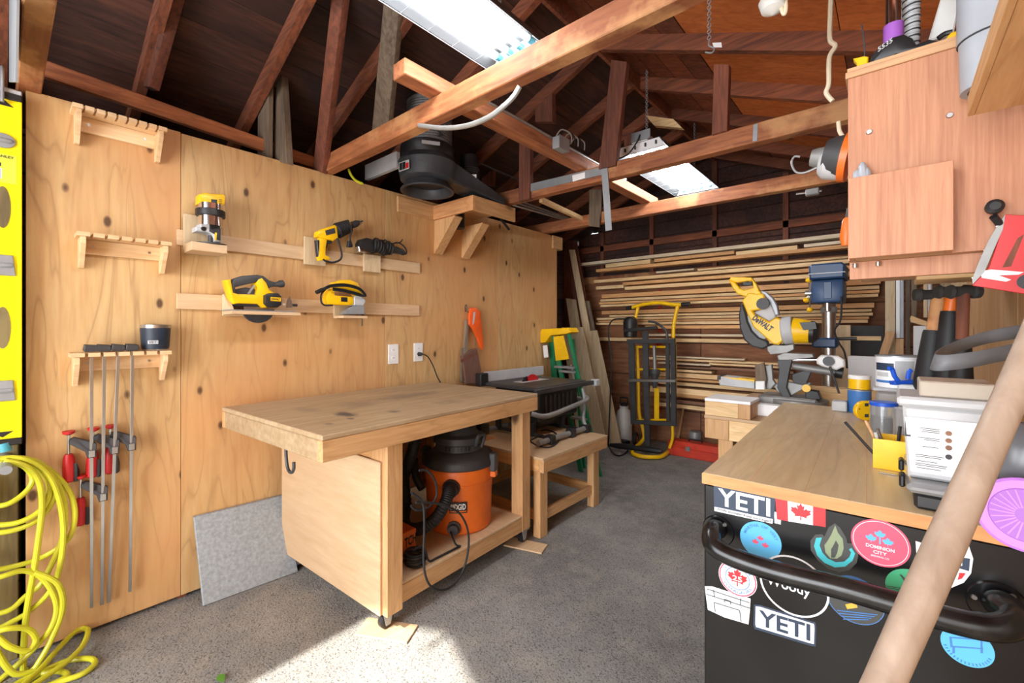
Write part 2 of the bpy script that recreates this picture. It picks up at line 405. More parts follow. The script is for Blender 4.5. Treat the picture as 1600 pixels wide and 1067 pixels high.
# ================================================================== STRUCTURE
WL, WR, WB, WF, XO = -2.80, 0.30, 5.40, -2.10, -3.40     # plywood wall, right wall, back wall, open front, outer left wall
PM = 0.42; ZE = 2.56; XR = (XO + WR) / 2
def zroof(x): return ZE + (x - XO) * PM if x < XR else ZE + (WR - x) * PM      # underside of the rafters
O('floor', MB().box((-6, -4, -.1), (3, 6, 0)), M['asphalt'], kind='structure')
# left plywood wall
wl = T('wall_left', None, None, (WL, 2, 0), kind='structure')
for y0, y1, zt in ((.07, .611, 2.425), (.613, 1.829, 2.42), (1.831, 3.049, 2.42), (3.051, 3.995, 2.42)):
    O('plywood_sheet', MB().box((WL - .018, y0, .02), (WL, y1, zt), .0015), M['ply'], wl)
O('treated_post', MB().box((WL - .14, -.13, 0), (WL - .02, .05, 2.42), .004), M['treated'], wl)
O('treated_post', MB().box((WL - .14, -.75, 0), (WL - .02, -.60, 2.42), .004), M['treated'], wl)
O('treated_post', MB().box((WL - .16, 3.90, 0), (WL - .02, 4.03, 2.28), .004), M['treated'], wl)
for y in (.62, 1.22, 1.83, 2.44, 3.05): O('stud', MB().box((WL - .11, y - .02, 0), (WL - .018, y + .02, 2.40)), M['strut'], wl)
O('header_block', MB().box((WL - .16, 3.90, 2.28), (WL + .02, 4.08, 2.42), .004), M['pineY'], wl)
for k in range(9): O('outer_board', MB().box((WL - .165, WF, .02 + k * .27), (WL - .14, .06, .28 + k * .27), .003), M['treated'], wl)
# outer wall of the old garage, behind the plywood
wo = T('wall_outer', None, None, (XO, 2, 0), kind='structure')
for k in range(13):
    O('sheathing_board', MB().box((XO - .03, WF, .01 + k * .2), (XO, WB + .03, .2 + k * .2), .003), M['roofdark'], wo)
for y in (4.15, 4.6, 5.05, 5.36): O('stud', MB().box((XO, y - .025, 0), (XO + .09, y + .025, 2.5)), M['strut'], wo)
# back wall
wb = T('wall_back', None, None, (-1.5, WB, 0), kind='structure')
zz = 0.0
for k, h in enumerate((.42, .40, .42, .42, .40)):
    for x0, x1 in ((XO, -1.72), (-1.72, WR + .05)):
        O('sheathing_panel', MB().box((x0 + .003, WB, zz + .004), (x1 - .003, WB + .02, zz + h - .004), .003), M['backwall'], wb)
    zz += h
for k in range(8):
    z0 = zz + k * .17; half = min(1.85, max(.1, (3.42 - z0) / PM))
    O('gable_board', MB().box((max(XO, XR - half), WB, z0 + .004), (min(WR, XR + half), WB + .02, z0 + .164), .003), M['roofdark'], wb)
O('ledger_board', MB().box((-3.38, WB - .04, 2.03), (WR, WB, 2.13), .004), M['joist'], wb)
O('gable_girt', MB().box((-3.38, WB - .06, 2.46), (WR, WB, 2.54), .004), M['rafter'], wb)
for x in (-3.0, -2.3, -1.55, -.85, -.2): O('gable_stud', MB().box((x - .025, WB - .06, 2.13), (x + .025, WB, zroof(x) - .01)), M['strut'], wb)
# right wall
wr = T('wall_right', None, None, (WR, 2, 0), kind='structure')
for y0, y1 in ((WF, .9), (.902, 2.118), (2.12, 3.4)):
    O('plywood_sheet', MB().box((WR, y0, .02), (WR + .018, y1, 2.44), .0015), M['ply_r'], wr)
for k in range(7): O('sheathing_panel', MB().box((WR + .09, 3.4, .01 + k * .35), (WR + .11, WB, .355 + k * .35), .003), M['backwall'], wr)
for y in (3.42, 3.85, 4.3, 4.75, 5.2): O('stud', MB().box((WR, y - .022, 0), (WR + .09, y + .022, 2.5)), M['palewoodZ'], wr)
O('top_plate', MB().box((WR, WF, 2.44), (WR + .1, WB, 2.54)), M['joistY'], wr)
# front wall left of the open door
wf = T('wall_front', None, None, (-2.6, WF, 0), kind='structure')
for k in range(8): O('siding_board', MB().box((XO, WF - .05, k * .41), (-1.93, WF, .405 + k * .41), .003), M['backwall'], wf)
# roof
ce = T('ceiling', None, None, (XR, 2.3, 2.42), kind='structure')
RT = .10                                                   # rafter depth
def slopebox(x0, x1, y0, y1, dz0, dz1):
    z0, z1 = zroof(x0), zroof(x1)
    return MB().prism([(x0, y0, z0 + dz0), (x1, y0, z1 + dz0), (x1, y0, z1 + dz1), (x0, y0, z0 + dz1)], (0, y1 - y0, 0))
for y in (-1.8, -1.2, -.55, 0.0, .5, 1.02, 1.5, 2.06, 2.72, 3.3, 3.84, 4.4, 4.95):
    O('rafter', slopebox(XO - .2, XR - .012, y - .022, y + .022, 0, RT), M['rafter'], ce)
for y in (-1.9, -1.25, -.55, .08, .74, 1.4, 2.06, 2.72, 3.38, 4.04, 4.7, 5.25):
    O('rafter', slopebox(XR + .012, WR + .25, y - .024, y + .024, 0, RT), M['rafter'], ce)
O('ridge_board', MB().box((XR - .012, WF, zroof(XR) - .02), (XR + .012, WB, zroof(XR) + .13)), M['rafter'], ce)
n = 11
for k in range(n):
    x0 = XO - .22 + (XR - XO + .22) * k / n; x1 = XO - .22 + (XR - XO + .22) * (k + 1) / n - .004
    O('roof_board', slopebox(x0, x1, WF, WB + .02, RT, RT + .022), M['roofdark'], ce)
for k in range(4):                                          # right slope: dark boards near the ridge, plywood panels below
    x0 = XR + k * .15; O('roof_board', slopebox(x0, x0 + .146, WF, WB + .02, RT, RT + .022), M['rafter'], ce)
ys = [WF, .08, .74, 1.4, 2.06, 2.72, 3.38, 4.04, 4.7, WB + .02]
for j in range(len(ys) - 1):
    for x0, x1 in ((XR + .605, XR + 1.35), (XR + 1.354, WR + .25)):
        O('plywood_panel', slopebox(x0 + (.12 if j % 2 else 0) * (x0 < XR + .5), x1, ys[j] + .002, ys[j + 1] - .002, RT, RT + .018), M['orangeply'] if (j + 2 * (x0 < XR + 1)) % 5 else M['rafter'], ce)
for y0, y1 in ((WF, WB),): O('roof_board', slopebox(XR + .58, XR + .75, y0, y1, RT + .023, RT + .043), M['roofdark'], ce)
O('roof_light_seal', slopebox(XO - .25, XR, WF, WB + .06, RT + .045, RT + .07), M['roofdark'], ce)  # unseen layer added over both slopes to keep light out of board gaps
O('roof_light_seal', slopebox(XR, WR + .3, WF, WB + .06, RT + .045, RT + .07), M['roofdark'], ce)
O('backing', MB().box((XO - .06, WF, 0), (XO - .035, WB + .06, 2.8)), M['roofdark'], wo)  # this and the next three: unseen sheets added to block light gaps
O('backing', MB().prism([(XO - .1, WB + .025, 0), (WR + .15, WB + .025, 0), (WR + .15, WB + .025, 2.55), (XR, WB + .025, 3.5), (XO - .1, WB + .025, 2.55)], (0, .03, 0)), M['roofdark'], wb)
O('backing', MB().box((WR + .115, WF, 0), (WR + .14, WB + .06, 2.75)), M['backwall'], wr)
O('backing', MB().box((XO, WF - .08, 0), (-1.93, WF - .052, 3.0)), M['backwall'], wf)
# ceiling joists
for y, x0, x1, m in ((.08, -3.35, -1.30, 'joist'), (1.40, -3.30, WR, 'joist'), (2.72, -3.35, WR, 'joist'), (3.78, -3.35, WR, 'joist')):
    O('ceiling_joist', MB().box((x0, y - .035, 2.42), (x1, y + .035, 2.525), .004), M[m], ce)
O('long_brace', MB().box((-1.715, 1.16, 2.526), (-1.625, 3.92, 2.60), .004), M['joistY'], ce)
# lengthwise pole behind the top of the plywood
a = W(40, 98, X=-2.93); b = W(490, 255, X=-2.93)
O('pole', MB().beam(a, b + (b - a) * .03, .045, .075, bev=.006), M['joistY'], ce)
# struts between joists and rafters: traced at their own depth, near side first
def strut(pts, Y, th, m): O('strut', MB().prism(px(dict(Y=Y), *pts), (0, th, 0), .003), M[m], ce)
PLL = (V((XO, 0, ZE + RT)), V((-PM, 0, 1)))                # underside of the left roof boards
def strut_l(top, bot, Y, m):
    pts = [W(*top[0], P=PLL), W(*top[1], P=PLL), W(*bot[1], Y=Y), W(*bot[0], Y=Y)]
    O('strut', MB().prism(pts, (-.02, .045, 0), .003), M[m], ce)
strut_l(((520, -30), (540, -30)), ((488, 268), (504, 268)), 1.34, 'strut')
strut_l(((602, -30), (628, -30)), ((580, 213), (606, 205)), 1.62, 'greywood')
strut_l(((258, -20), (276, -20)), ((216, 135), (234, 135)), .50, 'strut')
strut([(416, 65), (420, 80), (418, 246), (402, 242), (404, 85)], 1.05, .03, 'greywood')
strut([(434, 82), (438, 85), (448, 256), (426, 250)], 1.1, .04, 'greywood')
strut([(955, 93), (979, 96), (961, 258), (935, 264)], 2.66, .05, 'strut')
strut([(1115, 100), (1139, 100), (1136, 203), (1112, 210)], 2.66, .05, 'strut')
strut([(835, 120), (862, 118), (863, 190), (836, 190)], 2.70, .05, 'strut')
strut([(811, 222), (828, 222), (827, 310), (810, 314)], 2.66, .05, 'strut')
strut([(750, 212), (776, 205), (768, 290), (752, 288)], 3.0, .05, 'strut')
strut([(925, 205), (940, 205), (938, 290), (924, 290)], 3.82, .05, 'strut')
strut([(974, 175), (992, 178), (990, 270), (976, 270)], 3.82, .05, 'strut')
strut([(845, 240), (856, 240), (856, 300), (846, 300)], 3.9, .05, 'strut')
for p, q, Y in (((620, 205), (780, 225), 2.95), ((500, 185), (560, 80), 2.0), ((1016, 181), (1060, 200), 3.5)):
    O('brace', MB().beam(W(*p, Y=Y), W(*q, Y=Y), .03, .07), M['strut'], ce)
O('scrap_block', MB().prism(px(dict(Y=3.35), (1008, 180), (1052, 186), (1066, 200), (1022, 196)), (0, .05, 0)), M['pineX'], ce)
O('scrap_block', MB().prism(px(dict(Y=.5), (88, -8), (136, -8), (124, 24), (90, 8)), (0, .03, 0)), M['pineX'], ce)
O('hanging_plank', MB().prism(px(dict(Y=3.70), (921, 296), (940, 296), (936, 355), (920, 353)), (0, .02, 0)), M['greywood'], ce)
O('joist_end_block', MB().prism(px(dict(Y=3.86), (1002, 314), (1018, 314), (1021, 324), (1003, 326)), (0, .12, 0), .003), M['joist'], ce)
O('metal_strap', MB().prism(px(dict(Y=.02), (14, -5), (26, -5), (24, 128), (14, 128)), (0, .004, 0)), M['galv'], ce)
O('metal_strap', MB().prism(px(dict(Y=2.68), (1177, 195), (1184, 193), (1183, 220), (1176, 221)), (0, .004, 0)), M['galv'], ce)
# ================================================================== THINGS ON THE LEFT WALL
XW = WL + .0005
# ---- notched clamp racks
def rack(z, ya, yb, n, label, wide=.115):
    t = T('clamp_rack', label, 'rack', (XW, (ya + yb) / 2, z - .15), group='notched clamp racks on the plywood wall')
    xf = XW + wide; L = yb - ya; step = L / n
    pts = [V((XW, ya, z)), V((XW, yb, z))]                 # comb outline, seen from above
    for k in range(n - 1, -1, -1):
        y1 = ya + (k + 1) * step; y0 = ya + k * step
        e0 = y0 + (step * .11 if k else 0); e1 = y1 - (step * .11 if k < n - 1 else 0)
        pts += [V((xf, e1, z)), V((xf, e0, z))]
        if k: pts += [V((xf - .055, e0, z)), V((xf - .055, y0 - step * .11, z))]
    O('notched_shelf', MB().prism(pts, (0, 0, -.018)), M['rack'], t)
    O('back_board', MB().box((XW, ya + .03, z - .085), (XW + .018, yb - .03, z - .019), .001), M['redplyX'] if False else M['rack'], t)
    for y in (ya + .012, yb - .03):
        O('bracket', MB().prism([(XW, y, z - .019), (xf - .008, y, z - .019), (xf - .008, y, z - .05), (XW + .03, y, z - .15), (XW, y, z - .15)], (0, .018, 0), .001), M['rack'], t)
    for y in (ya + .06, yb - .07): O('screw', MB().cyl((XW + .018, y, z - .05), (XW + .0195, y, z - .05), .006, n=10), M['steel'], t)
    return t
zt1 = W(115, 160, X=WL + .11).z; zt2 = W(122, 361, X=WL + .11).z; zt3 = W(115, 552, X=WL + .11).z
yA, yB = W(120, 400, X=WL + .11).y, W(268, 400, X=WL + .11).y
rack(zt1, W(113, 160, X=WL + .11).y, W(261, 200, X=WL + .11).y, 9, 'empty notched wooden clamp rack topmost on the plywood wall')
rack(zt2, yA, yB, 7, 'empty notched wooden clamp rack above the one holding the black tumbler')
rack(zt3, W(110, 552, X=WL + .11).y, yB, 7, 'notched wooden rack holding four bar clamps and a black tumbler')
# ---- bar clamps (one built, the others are copies with their sliding jaw moved)
def clamp():
    t = T('bar_clamp', 'x', 'clamp', (0, 0, 0), group='bar clamps hanging from the lowest rack')
    O('bar', MB().box((-.004, -.006, -1.16), (.004, .006, 0), .0008), M['steel'], t)
    O('fixed_jaw', MB().prism([(.012, -.026, .008), (.012, -.022, .034), (.012, .020, .030), (.012, .024, .014), (.012, .018, .002), (.012, -.022, .002)], (-.05, 0, 0), .003), M['dgrey'], t)
    O('pad', MB().box((-.05, -.022, .0025), (-.038, .0, .008), .002), M['red'], t)
    j = O('sliding_jaw', MB().prism([(.012, .016, .022), (.012, .016, -.040), (.012, -.014, -.040), (.012, -.022, -.008), (-.03, -.07, .028), (-.03, -.07, .042), (-.03, -.052, .052)], (-.026, 0, .002), .003), M['dgrey'], t)
    O('clutch_plate', MB().box((.008, -.010, -.036), (.014, .010, -.006), .001), M['steel'], j)
    O('screw_spindle', MB().cyl((-.042, -.07, -.02), (-.042, -.07, .075), .005, n=10), M['steel'], j)
    O('swivel_pad', MB().lathe((-.042, -.07, .066), (0, 0, .018), [(0, .008), (.4, .02), (1, .022)], 14), M['red'], j)
    h = O('handle', MB().lathe((-.042, -.07, -.145), (0, 0, .125), [(0, .014), (.06, .020), (.5, .0215), (.85, .0195), (1, .014)], 14), M['red'], j)
    O('grip', MB().prism([(-.03, -.056, -.145), (-.026, -.056, -.06), (-.048, -.046, -.10), (-.052, -.046, -.145)], (.006, .012, 0), .002), M['black'], h)
    return t
c0 = clamp()
cl = [((143, 546), (143, 945), 697, 'leftmost bar clamp on the rack, red handle beside the bar'),
      ((163, 546), (159, 941), 766, 'second bar clamp from the left, sliding jaw set lowest'),
      ((185, 546), (170, 938), 692, 'third bar clamp from the left, its bar hanging slanted'),
      ((207, 546), (203, 922), 688, 'rightmost bar clamp, nearest the black tumbler')]
for k, (a, b, jy, lab) in enumerate(cl):
    o = c0 if k == 0 else copy_tree(c0)
    o['label'] = lab
    A = W(*a, X=WL + .09); B = W(*b, X=WL + .03); o.location = (A.x, A.y, zt3 + .002)
    d = B - A; L = d.length
    o.rotation_euler = (math.atan2(d.y, -d.z), 0, 0) if True else (0, 0, 0)
    o.rotation_euler = (math.atan2(d.y, -d.z), math.atan2(-d.x, -d.z), 0)
    J = W(a[0], jy, X=WL + .07)
    for ch in o.children:
        if ch.name.startswith('sliding_jaw'): ch.location = (0, 0, J.z - A.z)
        if ch.name.startswith('bar'): ch.scale = (1, 1, L / 1.16)
# ---- tumbler
cx = W(243, 545, X=WL + .05); b0 = V((cx.x, cx.y, zt3 + .0005)); hh = .128
t = T('tumbler', 'black insulated tumbler with steel rim standing on the lowest rack', 'tumbler', b0)
O('body', MB().lathe(b0, (0, 0, hh), [(0.06, .052), (.16, .055), (.86, .060)], 28), M['navy'], t)
O('base_ring', MB().lathe(b0, (0, 0, hh), [(0, .048), (.02, .05), (.06, .052)], 28), M['steel'], t)
O('rim', MB().lathe(b0, (0, 0, hh), [(.86, .060), (.98, .0605), (1, .058), (.98, .055), (.3, .05)], 28), M['steel'], t)
fd = V((.85, -.3, 0)).normalized(); ud = V((.3, .85, 0)).normalized()
cc = b0 + fd * .059 + V((0, 0, .042))
O('logo_plate', MB().box((-.020, -.0002, -.0085), (.020, .0006, .0085), 0, Matrix.Translation(cc) @ Matrix((ud, -fd, V((0, 0, 1)))).transposed().to_4x4()), M['ltgrey'], t)
TXT('lettering', 'YETI', cc + fd * .001, ud * .034, V((0, 0, .011)), M['navy'], t)
# ---- tool rails
zU0, zU1 = W(350, 391, X=WL + .018).z, W(350, 368, X=WL + .018).z
yu0, yu1 = W(275, 370, X=WL).y, W(654, 420, X=WL).y
O('tool_rail', MB().box((XW, yu0, zU0), (XW + .018, yu1, zU1), .0015), M['palewoodY'], label='upper pale wooden rail on the plywood wall, below the router and drill', cat='rail', group='tool rails')
zL0, zL1 = W(500, 489, X=WL + .018).z, W(500, 469, X=WL + .018).z
yl1 = W(653, 480, X=WL).y
O('tool_rail', MB().box((XW, yu0, zL0), (XW + .018, yl1, zL1), .0015), M['palewoodY'], label='lower pale wooden rail on the plywood wall, behind the circular saw and jigsaw', cat='rail', group='tool rails')
XR1 = XW + .0185
# ---- router and its holder
RX = WL + .13
t = T('tool_holder', 'pale wooden L-shaped holder carrying the yellow router', 'tool holder', W(318, 390, X=WL + .02), group='wooden tool holders')
ya, yb = W(286, 370, X=WL + .02).y, W(352, 385, X=WL + .14).y
zb = W(325, 393, X=WL + .17).z; zs = W(325, 380, X=WL + .17).z
O('back_plate', MB().box((XR1, ya, zb), (XR1 + .018, yb - .03, W(300, 336, X=WL + .03).z), .0015), M['palewoodZ'], t)
O('shelf', MB().box((XR1 + .0185, ya, zb), (WL + .172, yb, zs), .0015), M['palewoodY'], t)
t = T('router', 'yellow and silver trim router standing on the wooden holder', 'router', W(330, 378, X=RX))
PLR = dict(X=RX)
def lw(a, b, prof, n=22): return MB().lathe(a, b - a, prof, n)
c = W(329, 376, X=RX - .02); c.z = zs + .001
up = V((0, 0, 1)); sc1 = W(329, 300, X=RX - .02).z - c.z        # tool height
kx = sc1 / 76
def rl(y0, y1, prof): return MB().lathe(c + up * ((376 - y0) * kx), up * ((y0 - y1) * kx), prof, 24)
O('motor_body', rl(349, 318, [(0, 15 * kx), (1, 15 * kx)]), M['chrome'], t)
O('collar_ring', rl(336, 326, [(0, 17 * kx), (.1, 18 * kx), (.9, 18 * kx), (1, 17 * kx)]), M['black'], t)
h_ = MB().prism(px(PLR, (312, 303), (322, 300), (327, 302), (350, 303), (353, 307), (352, 318), (346, 322), (311, 317)), (-.08, 0, 0), .008, 2)
hd = O('head', h_, M['yellow'], t)
O('spec_label', MB().prism(px(dict(X=RX + .001), (330, 311), (339.5, 312), (339, 318), (330, 317)), (-.002, 0, 0)), M['black'], hd)
for q in (311.5, 314.5, 317.5): O('vent_slot', MB().prism(px(dict(X=RX + .001), (342, q), (347, q + .4), (347, q + 1.4), (342, q + 1)), (-.002, 0, 0)), M['black'], hd)
O('nameplate', MB().prism(px(dict(X=RX + .006), (321, 327), (336, 328.5), (336, 332), (321, 330.5)), (-.01, 0, 0)), M['yellow'], t)
bs = O('base', MB().prism(px(PLR, (313, 348), (345, 350), (346, 378), (334, 378), (334, 372), (330, 365), (322, 362), (306, 361), (306, 354), (313, 353)), (-.075, 0, 0), .004), M['ltgrey'], t)
O('base_plate', MB().lathe(c, up * .006, [(0, 20 * kx), (1, 20 * kx)], 28), M['dgrey'], t)
O('collet', MB().cyl(c + up * .007, c + up * (14 * kx), .012, n=14), M['dgrey'], t)
O('grip_pad', MB().prism(px(dict(X=RX + .004), (327, 351), (343, 353), (345, 358), (345, 376), (337, 374), (336, 366), (327, 361)), (-.02, 0, 0), .003), M['black'], bs)
O('trim_stripe', MB().prism(px(dict(X=RX + .005), (336, 363), (339, 364), (338, 376), (335.5, 375)), (-.004, 0, 0)), M['yellow'], bs)
O('lock_knob', MB().cyl(W(308, 357.5, X=RX - .05), W(319, 357.5, X=RX + .006), .011, n=12), M['black'], bs)
# ---- drill and its plate
t = T('tool_holder', 'pale square wooden plate on the upper rail behind the yellow drill', 'tool holder', W(490, 412, X=WL + .02), group='wooden tool holders')
O('back_plate', MB().box((XR1, W(476, 390, X=WL + .037).y, W(490, 414, X=WL + .037).z), (XR1 + .018, W(509, 390, X=WL + .037).y, W(490, 371, X=WL + .037).z), .0015), M['palewoodZ'], t)
O('peg', MB().cyl((XR1 + .018, W(503, 390, X=WL + .04).y, W(503, 372, X=WL + .04).z), (XR1 + .075, W(503, 390, X=WL + .04).y, W(503, 372, X=WL + .04).z), .010, n=12), M['palewoodY'], t)
DX = WL + .13; PD = dict(X=DX)
t = T('drill', 'yellow corded drill with its black cord wrapped around it', 'drill', W(505, 408, X=DX - .03))
O('body', MB().prism(px(PD, (497, 361), (502, 358), (524, 351), (527, 353), (529, 371), (522, 376), (512, 374), (503, 372), (496, 369)), (-.062, 0, 0), .010, 2), M['yellow'], t)
g = O('handle', MB().prism(px(dict(X=DX - .010), (500, 370), (512, 373), (510, 384), (509, 398), (516, 402), (516, 406), (500, 407), (498, 402), (499, 386)), (-.042, 0, 0), .006, 2), M['yellow'], t)
O('rear_grip', MB().prism(px(dict(X=DX - .012), (495, 375), (500, 375), (500, 388), (501, 402), (498, 402), (496, 388)), (-.038, 0, 0), .004), M['black'], g)
O('trigger', MB().prism(px(dict(X=DX - .018), (510, 375), (519, 376), (519, 380), (513, 381), (511, 388), (509, 387)), (-.024, 0, 0), .003), M['black'], g)
O('spec_label', MB().prism(px(dict(X=DX + .001), (508, 360), (523, 356), (524.5, 364), (510, 368)), (-.002, 0, 0)), M['dgrey'], t)
O('gear_case', MB().lathe(W(525, 361, X=DX - .03), W(550, 351, X=DX - .03) - W(525, 361, X=DX - .03), [(0, .034), (.5, .030), (.8, .022), (1, .016)], 18), M['dgrey'], t)
O('collar', MB().lathe(W(539, 353, X=DX - .03), W(545, 350.5, X=DX - .03) - W(539, 353, X=DX - .03), [(0, .028), (1, .028)], 18), M['yellow'], t)
ck = O('chuck', MB().lathe(W(549, 352, X=DX - .03), W(560, 348, X=DX - .03) - W(549, 352, X=DX - .03), [(0, .022), (.7, .022), (1, .016)], 18), M['dgrey'], t)
O('jaws', MB().lathe(W(559, 348.5, X=DX - .03), W(567, 345.5, X=DX - .03) - W(559, 348.5, X=DX - .03), [(0, .016), (.6, .013), (1, .006)], 14), M['chrome'], ck)
mb = MB()
A, B = W(526, 361, X=DX - .03), W(546, 353, X=DX - .03); ax = (B - A).normalized(); e1 = ax.orthogonal().normalized(); e2 = ax.cross(e1)
coil = [A + (B - A) * (k / 84) + (e1 * math.cos(k * .52) + e2 * math.sin(k * .52)) * (.046 - .010 * k / 84) for k in range(85)]
mb.tube(coil, .0062, 8)
mb.tube(spline(px(PD, (527, 372), (531, 384), (534, 398), (531, 406), (520, 410), (509, 408), (505, 405))), .0062, 8)
mb.tube(spline([coil[-1]] + px(dict(X=DX + .01), (549, 360), (547, 372), (548, 380))), .0056, 8)
O('cord', mb, M['rubber'], t)
O('plug', MB().prism(px(dict(X=DX + .02), (545, 376), (549.5, 376), (552, 384), (551, 386), (544, 386), (543.5, 384)), (-.024, 0, 0), .004), M['rubber'], t)
# ---- angle grinder / multi tool and its block
t = T('tool_holder', 'small pale wooden block on the upper rail under the black grinder', 'tool holder', W(582, 425, X=WL + .02), group='wooden tool holders')
O('back_plate', MB().box((XR1, W(569, 410, X=WL + .037).y, W(582, 425, X=WL + .037).z), (XR1 + .018, W(595, 410, X=WL + .037).y, W(582, 398, X=WL + .037).z), .0015), M['palewoodZ'], t)
GX = WL + .11; PG = dict(X=GX)
t = T('grinder', 'black angle grinder wrapped in its cord, resting on the upper rail', 'grinder', W(595, 397, X=GX))
O('gear_head', MB().prism(px(PG, (564, 374), (574, 371), (584, 374), (586, 393), (574, 394), (562, 391), (561, 380)), (-.06, 0, 0), .010, 2), M['black'], t)
O('guard', MB().prism(px(dict(X=GX - .0), (560, 385), (568, 389), (577, 391), (577, 394), (562, 393)), (-.07, 0, 0), .003), M['chrome'], t)
a, b = W(582, 383, X=GX - .03), W(618, 391, X=GX - .03)
O('motor_body', MB().lathe(a, b - a, [(0, .036), (.3, .040), (.7, .036), (1, .024)], 18), M['dgrey'], t)
O('rear_handle', MB().lathe(W(608, 388, X=GX - .03), W(633, 395, X=GX - .03) - W(608, 388, X=GX - .03), [(0, .026), (.4, .027), (.8, .022), (1, .010)], 16), M['dgrey'], t)
mb = MB(); ax = (b - a).normalized(); e1 = ax.orthogonal().normalized(); e2 = ax.cross(e1)
mb.tube([a + (b - a) * (k / 90) * .8 + (e1 * math.cos(k * .56) + e2 * math.sin(k * .56)) * (.047 - .008 * math.sin(k)) for k in range(91)], .0055, 8)
mb.tube(spline(px(PG, (612, 382), (620, 379), (628, 382), (634, 389), (635, 396), (628, 398))), .005, 8)
mb.tube(spline(px(PG, (619, 380), (626, 378), (629, 374))), .004, 6)
O('cord', mb, M['rubber'], t)
# ---- circular saw and shelf
SX = WL + .17; PS = dict(X=SX)
zsh = W(420, 485, X=SX).z
t = T('tool_holder', 'pale wooden bracket shelf carrying the circular saw', 'tool holder', W(405, 492, X=WL + .02), group='wooden tool holders')
y0, y1 = W(347, 485, X=WL + .02).y, W(470, 490, X=SX).y
O('back_plate', MB().box((XR1, y0, zsh - .03), (XR1 + .018, y0 + .26, W(347, 459, X=WL + .05).z), .0015), M['palewoodZ'], t)
O('shelf', MB().box((XR1 + .0185, y0, zsh - .024), (SX, y1, zsh - .006), .0015), M['palewoodY'], t)
O('side_bracket', MB().prism([(XR1 + .0185, y0, zsh - .006), (SX - .015, y0, zsh - .006), (SX - .03, y0, zsh + .01), (XR1 + .03, y0, zsh + .085), (XR1 + .0185, y0, zsh + .085)], (0, .018, 0)), M['palewoodZ'], t)
t = T('circular_saw', 'yellow cordless circular saw standing on its wooden shelf', 'circular saw', W(410, 484, X=SX - .05))
O('shoe_plate', MB().box((SX - .13, W(357, 484, X=SX).y, zsh - .005), (SX - .005, W(462, 484, X=SX).y, zsh), .001), M['galv'], t)
PB = dict(X=SX - .03)
O('body', MB().prism(px(PB, (353, 437), (361, 436), (365, 457), (372, 459), (400, 460), (402, 450), (399, 444), (404, 436), (410, 434), (417, 442), (421, 452), (430, 458), (441, 464), (440, 476), (430, 481), (412, 481), (404, 475), (374, 474), (366, 475), (362, 468), (357, 452)), (-.08, 0, 0), .008, 2), M['yellow'], t)
O('top_handle', MB().prism(px(dict(X=SX - .035), (362, 441), (366, 435), (378, 431), (402, 429), (412, 431), (421, 438), (430, 441), (427, 448), (421, 450), (412, 439), (400, 441), (374, 447), (368, 449), (370, 470), (366, 470), (363, 452)), (-.05, 0, 0), .006, 2), M['dgrey'], t)
O('front_knob', MB().lathe(W(426, 445, X=SX - .05), W(444, 443, X=SX - .05) - W(426, 445, X=SX - .05), [(0, .010), (.3, .013), (.6, .021), (.9, .021), (1, .012)], 16), M['dgrey'], t)
mc = O('motor_cap', MB().prism(px(dict(X=SX + .005), (415, 461), (421, 458), (436, 458), (441, 463), (441, 476), (435, 480), (421, 480), (415, 474)), (-.06, 0, 0), .010, 2), M['black'], t)
O('nameplate', MB().prism(px(dict(X=SX + .0065), (423, 464), (439, 465), (439, 471), (423, 470)), (-.002, 0, 0)), M['yellow'], mc)
q = [W(431, 467.5, X=SX + .007), W(438, 468, X=SX + .007), W(424, 467, X=SX + .007)]
TXT('lettering', 'DEWALT', q[0], q[1] - q[2], V((0, 0, .012)), M['black'], mc)
O('blade_guard', MB().prism(px(dict(X=SX - .055), (362, 478), (368, 452), (384, 449), (396, 451), (416, 458), (428, 480)), (-.035, 0, 0), .004), M['dgrey'], t)
O('lower_guard', MB().prism([W(404 + 25 * math.cos(a), 484 + 20.5 * math.sin(a), X=SX - .06) for a in [k * math.pi / 14 for k in range(15)]], (-.014, 0, 0), .002), M['castblack'], t)
O('blade', MB().lathe(W(404, 480, X=SX - .064), V((-.002, 0, 0)), [(0, .075), (1, .075)], 36), M['steel'], t)
O('bevel_quadrant', MB().prism(px(dict(X=SX - .02), (448, 481), (449, 470), (453, 462), (456, 472), (458, 481)), (-.006, 0, 0)), M['steel'], t)
O('bevel_knob', MB().cyl(W(456, 476.5, X=SX - .03), W(464, 477, X=SX - .03), .008, n=12), M['black'], t)
O('adjust_screw', MB().cyl(W(444, 475.5, X=SX), W(444, 475.5, X=SX - .02), .007, n=10), M['steel'], t)
O('lever', MB().beam(W(388, 459, X=SX - .03), W(397, 446, X=SX - .03), .008, .010), M['alu'], t)
# ---- jigsaw and shelf
t = T('tool_holder', 'small pale wooden shelf carrying the jigsaw', 'tool holder', W(545, 494, X=WL + .02), group='wooden tool holders')
JX = WL + .15; zj = W(545, 492, X=JX).z
y0, y1 = W(523, 490, X=WL + .04).y, W(574, 495, X=JX).y
O('back_plate', MB().box((XR1, y0, zj - .02), (XR1 + .018, y1 - .02, zj + .10), .0015), M['palewoodZ'], t)
O('shelf', MB().box((XR1 + .0185, y0, zj - .020), (JX, y1, zj - .004), .0015), M['palewoodY'], t)
PJ = dict(X=JX - .025)
t = T('jigsaw', 'yellow jigsaw with coiled black cord on the lower rail', 'jigsaw', W(545, 490, X=JX - .04))
O('body', MB().prism(px(PJ, (514, 452), (522, 451), (524, 461), (545, 463), (553, 463), (553, 476), (545, 477), (522, 476), (513, 475), (510, 467)), (-.065, 0, 0), .008, 2), M['yellow'], t)
